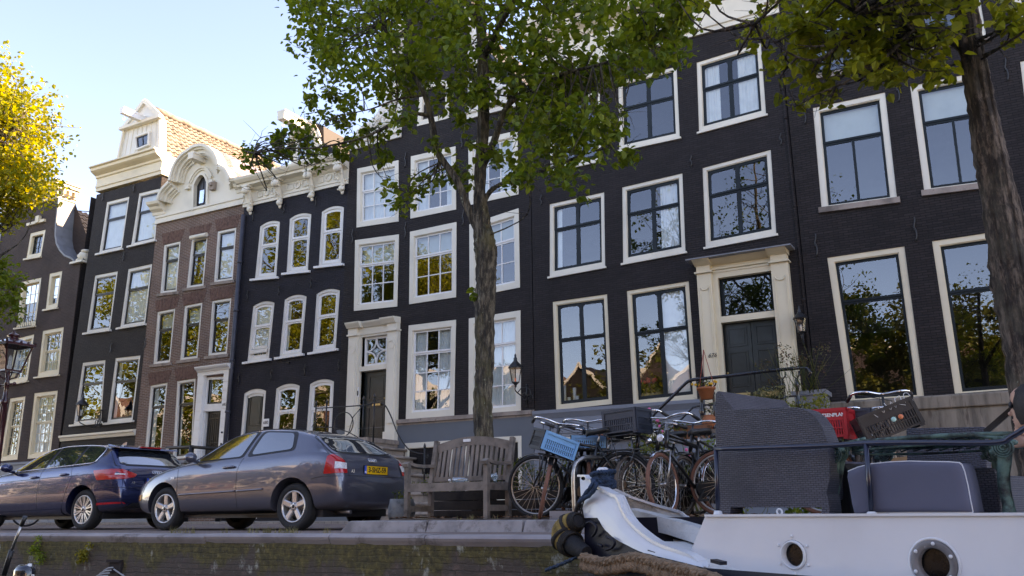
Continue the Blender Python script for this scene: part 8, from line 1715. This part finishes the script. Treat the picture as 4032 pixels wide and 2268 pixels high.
mb = MB(); P = [hp(240, 1010)-HN*.05, hp(120, 1180)+HN*.2, onY('U', 0, 1370, 6.95)]; twist(mb, smoothpath(P, 10), .018, 10, 3, .011, 5); tag(mb.build('bow_line', BLR), 'dark mooring line from the bow fender down to the quay wall', 'rope')
# ---------------------------------------------------------------- furniture on the deck
def wickermat(name, ax):
    m, t, p, o = _mat(name); tc = nd(t, 'ShaderNodeTexCoord'); sx = nd(t, 'ShaderNodeSeparateXYZ'); t.links.new(tc.outputs['Object'], sx.inputs[0])
    mu = nd(t, 'ShaderNodeMath', operation='ADD'); t.links.new(sx.outputs[0], mu.inputs[0]); t.links.new(sx.outputs[1], mu.inputs[1]); cb = nd(t, 'ShaderNodeCombineXYZ'); t.links.new(mu.outputs[0], cb.inputs[0]); t.links.new(sx.outputs[2], cb.inputs[1])
    b = nd(t, 'ShaderNodeTexBrick'); b.inputs['Scale'].default_value = 1; b.inputs['Brick Width'].default_value = .021; b.inputs['Row Height'].default_value = .0125; b.inputs['Mortar Size'].default_value = .0028; b.inputs['Mortar Smooth'].default_value = 1; b.inputs['Color1'].default_value = (.085, .085, .108, 1); b.inputs['Color2'].default_value = (.062, .062, .082, 1); b.inputs['Mortar'].default_value = (.010, .010, .013, 1)
    t.links.new(cb.outputs[0], b.inputs['Vector']); n = noise(t, tc.outputs['Object'], 3, 4); t.links.new(mixc(t, 1.0, b.outputs[0], ramp(t, n, [(.3, (.8,)*3), (.7, (1.2,)*3)]), 'MULTIPLY'), p.inputs['Base Color']); p.inputs['Roughness'].default_value = .45
    inv = nd(t, 'ShaderNodeMath', operation='SUBTRACT'); inv.inputs[0].default_value = 1; t.links.new(b.outputs['Fac'], inv.inputs[1]); bump(t, p, inv.outputs[0], 1, .004); return m
WICK = wickermat('woven_rattan', 0); CUSH = M('grey_blue_cushion', (.10, .105, .15), .9, var=.05, vs=2, bs=260, bd=.35, dist=.003); PIPE = M('white_piping', (.65, .65, .66), .8, bd=0); VERD = M('verdigris_iron', (.06, .12, .10), .6, var=.45, vs=12, bs=50, bd=.3, dirt=((.012, .013, .014), 7, .5))
DOFF = .16; dp = lambda c, x, y, o=DOFF: cp(c, x, y, o); zd = c0.z-.002
def wick(pts, o, th, parent, name='side_panel', mat=None):
    P = [dp(*q, o) for q in pts]; mb = MB(); mb.prism(P, CN*th); ob = mb.build(name, mat or WICK, parent); bv = ob.modifiers.new('b', 'BEVEL'); bv.width = .012; bv.segments = 2; return ob
ch = empty('wicker_armchair', 'large dark grey woven armchair seen from its side on the barge deck', 'armchair', dp('F', 500, 1085))
arm = [('F', 190, 1082), ('F', 173, 520), ('F', 172, 472), ('F', 400, 463), ('F', 600, 454), ('F', 660, 456), ('F', 715, 472), ('F', 762, 508), ('F', 800, 562), ('F', 822, 620), ('F', 838, 662), ('F', 848, 760), ('F', 848, 880), ('F', 830, 960), ('F', 806, 1046), ('F', 804, 1082), ('F', 850, 1084), ('F', 848, 1050), ('F', 800, 1046), ('F', 265, 1044), ('F', 262, 1082)]
arm = arm[:14]+[('F', 842, 1000), ('F', 850, 1084), ('F', 800, 1084), ('F', 800, 1046), ('F', 265, 1044), ('F', 262, 1082)]
wick(arm, DOFF, .14, ch, 'arm'); wick(arm, DOFF+.68, .14, ch, 'arm')
wick([('F', 172, 474), ('F', 172, 375), ('F', 186, 360), ('F', 200, 359), ('F', 232, 402), ('F', 292, 474), ('F', 330, 560), ('F', 340, 1000), ('F', 180, 1000)], DOFF+.02, .80, ch, 'backrest')
wick([('F', 300, 840), ('F', 830, 840), ('F', 830, 1000), ('F', 300, 1000)], DOFF+.14, .54, ch, 'seat_base'); wick([('F', 300, 760), ('F', 822, 765), ('F', 825, 838), ('F', 300, 838)], DOFF+.15, .52, ch, 'seat_cushion', CUSH)
ch2 = empty('wicker_armchair', 'second woven armchair mostly hidden behind the big grey cushion', 'armchair', dp('G', 1120, 1055, .5)); wick([('G', 960, 1050), ('G', 960, 760), ('G', 1000, 738), ('G', 1190, 738), ('G', 1205, 780), ('G', 1225, 900), ('G', 1245, 1062)], .52, .12, ch2, 'arm'); wick([('G', 980, 1050), ('G', 980, 780), ('G', 1215, 785), ('G', 1240, 1060)], .64, .6, ch2, 'seat_base')
ch3 = empty('wicker_armchair', 'third woven chair whose backrest top shows above the green iron table', 'armchair', dp('G', 880, 800, 1.3)); wick([('G', 622, 900), ('G', 614, 484), ('G', 640, 478), ('G', 1125, 468), ('G', 1143, 480), ('G', 1146, 900)], 1.3, .08, ch3, 'backrest'); wick([('G', 640, 1000), ('G', 640, 800), ('G', 1120, 800), ('G', 1120, 1000)], 1.0, .35, ch3, 'seat_base')
cu = empty('seat_cushion', 'big grey-blue cushion with white piping propped on its edge on the deck', 'cushion', dp('G', 640, 1050)); ol = [(235, 762), (300, 735), (385, 713), (520, 700), (640, 695), (760, 698), (900, 700), (968, 706), (985, 722), (1000, 760), (1022, 850), (1040, 950), (1056, 1030), (900, 1030), (650, 1030), (400, 1032), (280, 1050), (262, 980), (240, 850), (229, 800)]
P = [dp('G', x, y, .10) for x, y in ol]; c_ = sum(P, Vector())/len(P); V = []; R_ = [(0, 1), (-.012, .985), (-.03, .93), (-.038, .8), (-.04, .55), (-.041, .25)]
for off, s_ in R_: V += [c_+(p-c_)*s_+CN*(off) for p in P]
V += [c_-CN*.041]; n = len(P); mb = MB(); mb.smooth = True; mb.add(V, [(i*n+k, i*n+(k+1) % n, (i+1)*n+(k+1) % n, (i+1)*n+k) for i in range(len(R_)-1) for k in range(n)]+[((len(R_)-1)*n+k, (len(R_)-1)*n+(k+1) % n, len(R_)*n) for k in range(n)])
B_ = [p+CN*.14 for p in P]; mb.add(P+B_, [(k, (k+1) % n, (k+1) % n+n, k+n) for k in range(n)]+[tuple(range(n, 2*n))]); mb.build('cover', CUSH, cu)
mb = MB(); mb.tube([p-CN*.004 for p in P[:9]], .0045, 6); mb.tube([p-CN*.004 for p in P[12:17]], .0045, 6); mb.tube([p-CN*.004 for p in P[8:13]], .003, 5); mb.build('piping', PIPE, cu)
wick([('G', 130, 1040), ('G', 150, 880), ('G', 180, 700), ('G', 235, 755), ('G', 262, 1045)], .5, .5, empty('dark_cushion', 'black cushion leaning behind the green table leg', 'cushion', dp('G', 200, 1040, .5)), 'cover', M('black_fabric', (.014, .014, .016), .9, bs=200, bd=.2))
tb = empty('garden_table', 'cast iron garden table with verdigris rose-patterned legs and a thin oval top', 'table', dp('G', 700, 1055, .3))
TO = .26; a = dp('G', 120, 588, TO); b = dp('G', 1330, 535, TO); zt_ = (a.z+b.z)/2; L = (b-a).length; ax = Vector((b.x-a.x, b.y-a.y, 0)).normalized(); ay = Vector((-ax.y, ax.x, 0)); cx = (a+b)/2; cx.z = zt_+.02; cx = cx+ay*.3; tp = [cx+ax*(L/2+.02)*math.cos(t)+ay*.42*math.sin(t) for t in [2*PI*k/40 for k in range(40)]]
mb = MB(); mb.prism(tp, (0, 0, -.012)); mb.build('table_top', glassmat('table_glass', .25, .02, (.55, .6, .6), .02), tb); mb = MB(); mb.tube([p+Vector((0, 0, -.008)) for p in tp], .013, 8, True)
for k in range(40):
    p = cx+(tp[k]-cx)*.93+Vector((0, 0, -.035)); mb.tube([p, (tp[k]+Vector((0, 0, -.01))), cx+(tp[(k+1) % 40]-cx)*.93+Vector((0, 0, -.035))], .005, 4)
mb.tube([cx+(p-cx)*.93+Vector((0, 0, -.05)) for p in tp], .008, 6, True); mb.build('table_rim', VERD, tb)
def leg(P_, rs, rose, mir=1):
    mb = MB(); Pp = smoothpath(P_, 5); rr = [pl(i/(len(Pp)-1), [(k/(len(rs)-1), r_) for k, r_ in enumerate(rs)]) for i in range(len(Pp))]; mb.tube(Pp, rr, 8); o = mb.build('leg', VERD, tb)
    mb = MB(); c = rose
    for k in range(4): r_ = .012+.012*k; mb.tube([c-CN*.01+cd_*r_*math.cos(t+k)*1.05+Vector((0, 0, r_*math.sin(t+k))) for t in [2*PI*j/14 for j in range(12)]], .0055, 5)
    for k in range(5): t = .5+k*.75; mb.ball(c-CN*.0+cd_*.055*math.cos(t)+Vector((0, 0, .05*math.sin(t))), .018, 7, 5, (1.3, .6, .9))
    mb.tube(smoothpath([c+Vector((0, 0, .05)), c+cd_*.08*mir+Vector((0, 0, .06)), c+cd_*.16*mir+Vector((0, 0, .075))], 4), .010, 6); mb.build('rosette', VERD, o); return o
leg([dp('G', 140, 605, TO), dp('G', 145, 680, TO), dp('G', 150, 760, TO), dp('G', 128, 860, TO), dp('G', 118, 950, TO), dp('G', 92, 1010, TO), dp('G', 88, 1040, TO)], [.03, .028, .02, .017, .017, .022, .03], dp('G', 142, 650, TO-.02)); leg([dp('G', 235, 590, TO+.02), dp('G', 195, 680, TO+.03), dp('G', 175, 780, TO+.03), dp('G', 150, 900, TO+.04), dp('G', 120, 1000, TO+.04), dp('G', 105, 1042, TO+.04)], [.02, .02, .022, .022, .018, .02], dp('G', 185, 640, TO+.02))
leg([dp('G', 1262, 570, TO), dp('G', 1262, 680, TO), dp('G', 1255, 780, TO), dp('G', 1262, 880, TO), dp('G', 1285, 980, TO), dp('G', 1300, 1065, TO)], [.04, .034, .030, .03, .028, .035], dp('G', 1255, 605, TO-.03), -1); leg([dp('G', 1120, 590, TO+.3), dp('G', 1180, 650, TO+.3), dp('G', 1205, 760, TO+.3), dp('G', 1225, 920, TO+.3), dp('G', 1245, 1040, TO+.3)], [.015, .016, .018, .02, .02], dp('G', 1190, 640, TO+.3), -1); leg([dp('G', 520, 600, TO+.62), dp('G', 470, 680, TO+.62), dp('G', 460, 850, TO+.62), dp('G', 430, 1040, TO+.62)], [.015, .016, .018, .02], dp('G', 480, 650, TO+.62))
mb = MB(); mb.bar(dp('G', 1140, 500, .5), dp('G', 1400, 275, .5), .03, .045, (0, 1, 0)); pe = empty('parasol_strut', 'dark slanting strut rising to the right over the table', 'strut', dp('G', 1140, 500, .5)); mb.build('strut', BLACKP, pe)
mb = MB(); a = onY('G', 500, 650, 8.7); b = onY('G', 1190, 600, 8.7); zt9 = onY('G', 600, 650, 8.7).z; mb.prism([(a.x, 8.7, .14), (b.x, 8.7, .14), (b.x, 8.7, zt9+.03), (a.x, 8.7, zt9-.03)], (0, .5, 0)); wb = empty('tan_cargo_box', 'tan plywood cargo box on the quay seen under the table', 'box', ((a.x+b.x)/2, 8.9, .13)); mb.build('box', M('tan_plywood', (.30, .17, .08), .7, var=.12, vs=3), wb)
mb = MB(); q = onY('G', 930, 640, 8.68); mb.box((q.x, 8.68, (q.z+.14)/2+.0), (.1, .03, q.z)); mb.box((q.x-.09, 8.68, (q.z+.14)/2), (.07, .03, q.z-.02)); mb.build('strap', LEAD, wb)
# ---------------------------------------------------------------- outboard motor and tiller of a small boat at the lower left
ob = empty('outboard_motor', 'black outboard motor with a long raised tiller handle at the lower left', 'outboard motor', onY('L', 250, 1450, 5.2)); YO = 5.2; g = lambda x, y, o=0: onY('L', x, y, YO+o)
m_cowl = M('glossy_black_cowl', (.010, .012, .02), .12, var=.1, bs=10, bd=.02, coat=1); c = g(245, 1425); mb = MB(); mb.smooth = True; mb.lathe([(.001, .085), (.06, .08), (.105, .06), (.12, .03), (.125, -.02), (.12, -.12), (.10, -.2)], c, 24, M=Matrix.Diagonal((.95, .7, 1)).to_3x3()); mb.build('cowl', m_cowl, ob)
mb = MB(); q = g(300, 1332); mb.lathe([(.02, -.02), (.018, .006), (.001, .008)], q, 10); q2 = g(330, 1440, -.09); mb.box(q2, (.03, .01, .012)); mb.build('knob', WHITE2, ob)
mb = MB(); mb.tube([g(38, 1440), g(85, 1290), g(118, 1190)], .024, 10); mb.build('handle_bracket', TRIM, ob); mb = MB(); mb.tube([g(118, 1190), g(215, 940)], .013, 10); mb.build('tiller', STEEL, ob); mb = MB(); mb.tube([g(213, 945), g(255, 850)], [.019, .021], 10); mb.build('grip', TRIM, ob)
# ---------------------------------------------------------------- person at the right edge of the frame, only nose, chin, hand and dark clothes in view
SKIN = M('skin', (.55, .30, .21), .5, var=.06, vs=6, bs=90, bd=.1); CLO = M('black_clothes', (.010, .010, .012), .9, var=.2, bs=90, bd=.3); HAIRM = M('dark_hair', (.02, .013, .01), .6, var=.3, vs=30, bs=120, bd=.4)
hc = dp('T', 684, 345, .42); O = Vector((hc.x, hc.y, 0)); back = cd_; sit = Vector((hc.x+.10, hc.y+.02, hc.z-.66))
pr = empty('person', 'person in black sitting on the deck at the right edge, facing left', 'person', (sit.x, sit.y, zd))
def skin(name, pts, edges, rad, mat, parent, sub=2):
    me = bpy.data.meshes.new(name); o0 = org(parent); me.from_pydata([tuple(Vector(p)-o0) for p in pts], edges, []); me.materials.append(mat); ob = bpy.data.objects.new(name, me); COL.objects.link(ob); ob.parent = parent
    s = ob.modifiers.new('skin', 'SKIN'); s.use_smooth_shade = True
    for i, v in enumerate(me.skin_vertices[0].data): r = rad[i]; v.radius = (r, r) if not isinstance(r, tuple) else r; v.use_root = i == 0
    u = ob.modifiers.new('sub', 'SUBSURF'); u.levels = sub; u.render_levels = sub; return ob
L_ = -cd_; S_ = CN; up = Vector((0, 0, 1))
T_ = lambda f, s_, u: sit+L_*f+S_*s_+up*u
pts = [T_(0, 0, 0), T_(.0, 0, .2), T_(-.01, 0, .40), T_(.02, 0, .52), T_(.0, -.17, .42), T_(-.02, -.22, .2), T_(.14, -.16, .06), T_(.0, .17, .42), T_(-.02, .22, .2), T_(.14, .16, .06), T_(.05, -.1, -.02), T_(.14, -.12, -.1), T_(.14, -.12, -.4), T_(.05, .1, -.02), T_(.14, .12, -.1), T_(.14, .12, -.4), T_(.24, -.12, -.42), T_(.24, .12, -.42)]
ed = [(0, 1), (1, 2), (2, 3), (2, 4), (4, 5), (5, 6), (2, 7), (7, 8), (8, 9), (0, 10), (10, 11), (11, 12), (0, 13), (13, 14), (14, 15), (12, 16), (15, 17)]
skin('body', pts, ed, [.15, .13, .14, .06, .06, .045, .035, .06, .045, .035, .10, .07, .045, .10, .07, .045, .035, .035], CLO, pr)
hz = hc.z
mb = MB(); mb.smooth = True; K = 20
# profile rings of a head facing L_: (height, half width, front reach, back reach)
prof = [(-.115, .035, .055, .02), (-.095, .05, .085, .05), (-.07, .058, .088, .075), (-.045, .064, .086, .09), (-.02, .068, .086, .098), (.005, .070, .080, .102), (.03, .072, .084, .104), (.055, .072, .088, .102), (.08, .068, .082, .095), (.10, .055, .062, .078), (.115, .03, .035, .045)]
V = []
for h_, w, fr, bk in prof:
    for k in range(K): a = 2*PI*k/K; c_ = math.cos(a); V.append(hc+L_*((fr if c_ > 0 else bk)*c_)+S_*w*math.sin(a)+up*h_)
mb.add(V, [(i*K+k, i*K+(k+1) % K, (i+1)*K+(k+1) % K, (i+1)*K+k) for i in range(len(prof)-1) for k in range(K)]+[tuple(range(K)), tuple(range(len(V)-1, len(V)-1-K, -1))])
n0 = hc+L_*.078; mb.add([n0+up*.02, n0+up*-.025+L_*.034, n0+up*-.038+L_*.014, n0+up*-.03-S_*.018, n0+up*-.03+S_*.018], [(0, 1, 3), (0, 4, 1), (1, 2, 3), (1, 4, 2)])
mb.ball(n0+up*-.024+L_*.022, .012, 8, 6); mb.ball(n0+up*-.058+L_*.003, .014, 8, 6, (1, 1.6, .6)); mb.ball(n0+up*-.07+L_*.001, .013, 8, 6, (1, 1.5, .6)); mb.ball(n0+up*-.10-L_*.01, .022, 8, 6)
for s_ in (-1, 1): mb.ball(hc+S_*.072*s_+up*-.005, .028, 8, 6, (.6, .4, 1.1))
mb.tube([hc+up*-.09-L_*.02, hc+up*-.2-L_*.04], .055, 12); mb.build('head', SKIN, pr)
mb = MB(); mb.smooth = True; mb.lathe([(.001, .13), (.05, .122), (.085, .09), (.098, .04), (.1, .0), (.095, -.05), (.08, -.09)], hc-L_*.022+up*.0, 20); mb.build('hair', HAIRM, pr)
mb = MB()
for s_ in (-1, 1): mb.ball(hc+L_*.082+S_*.03*s_+up*.018, .024, 10, 7, (.5, 1, .8))
mb.bar(hc+L_*.085-S_*.02+up*.02, hc+L_*.085+S_*.02+up*.02, .006, .006); mb.build('sunglasses', TRIM, pr)
hnd = dp('T', 640, 640, .36); 
pts = [hnd+cd_*.10, hnd+cd_*.05, hnd]; e2 = [(0, 1), (1, 2)]; rad = [.028, .03, .03]
for k in range(4):
    b = len(pts); of = up*(.024-.016*k); l = (.075, .082, .078, .062)[k]; pts += [hnd+of*1.0-cd_*.03, hnd+of*1.15-cd_*(.03+l*.5)+up*.006, hnd+of*1.1-cd_*(.03+l*.85)-up*.008, hnd+of-cd_*(.03+l)-up*.02]; e2 += [(2, b), (b, b+1), (b+1, b+2), (b+2, b+3)]; rad += [.011, .0095, .009, .008]
b = len(pts); pts += [hnd+up*.028+cd_*.02-S_*.02, hnd+up*.05-cd_*.01-S_*.03, hnd+up*.055-cd_*.035-S_*.032]; e2 += [(1, b), (b, b+1), (b+1, b+2)]; rad += [.013, .011, .009]
skin('hand', pts, e2, rad, SKIN, pr, 2)
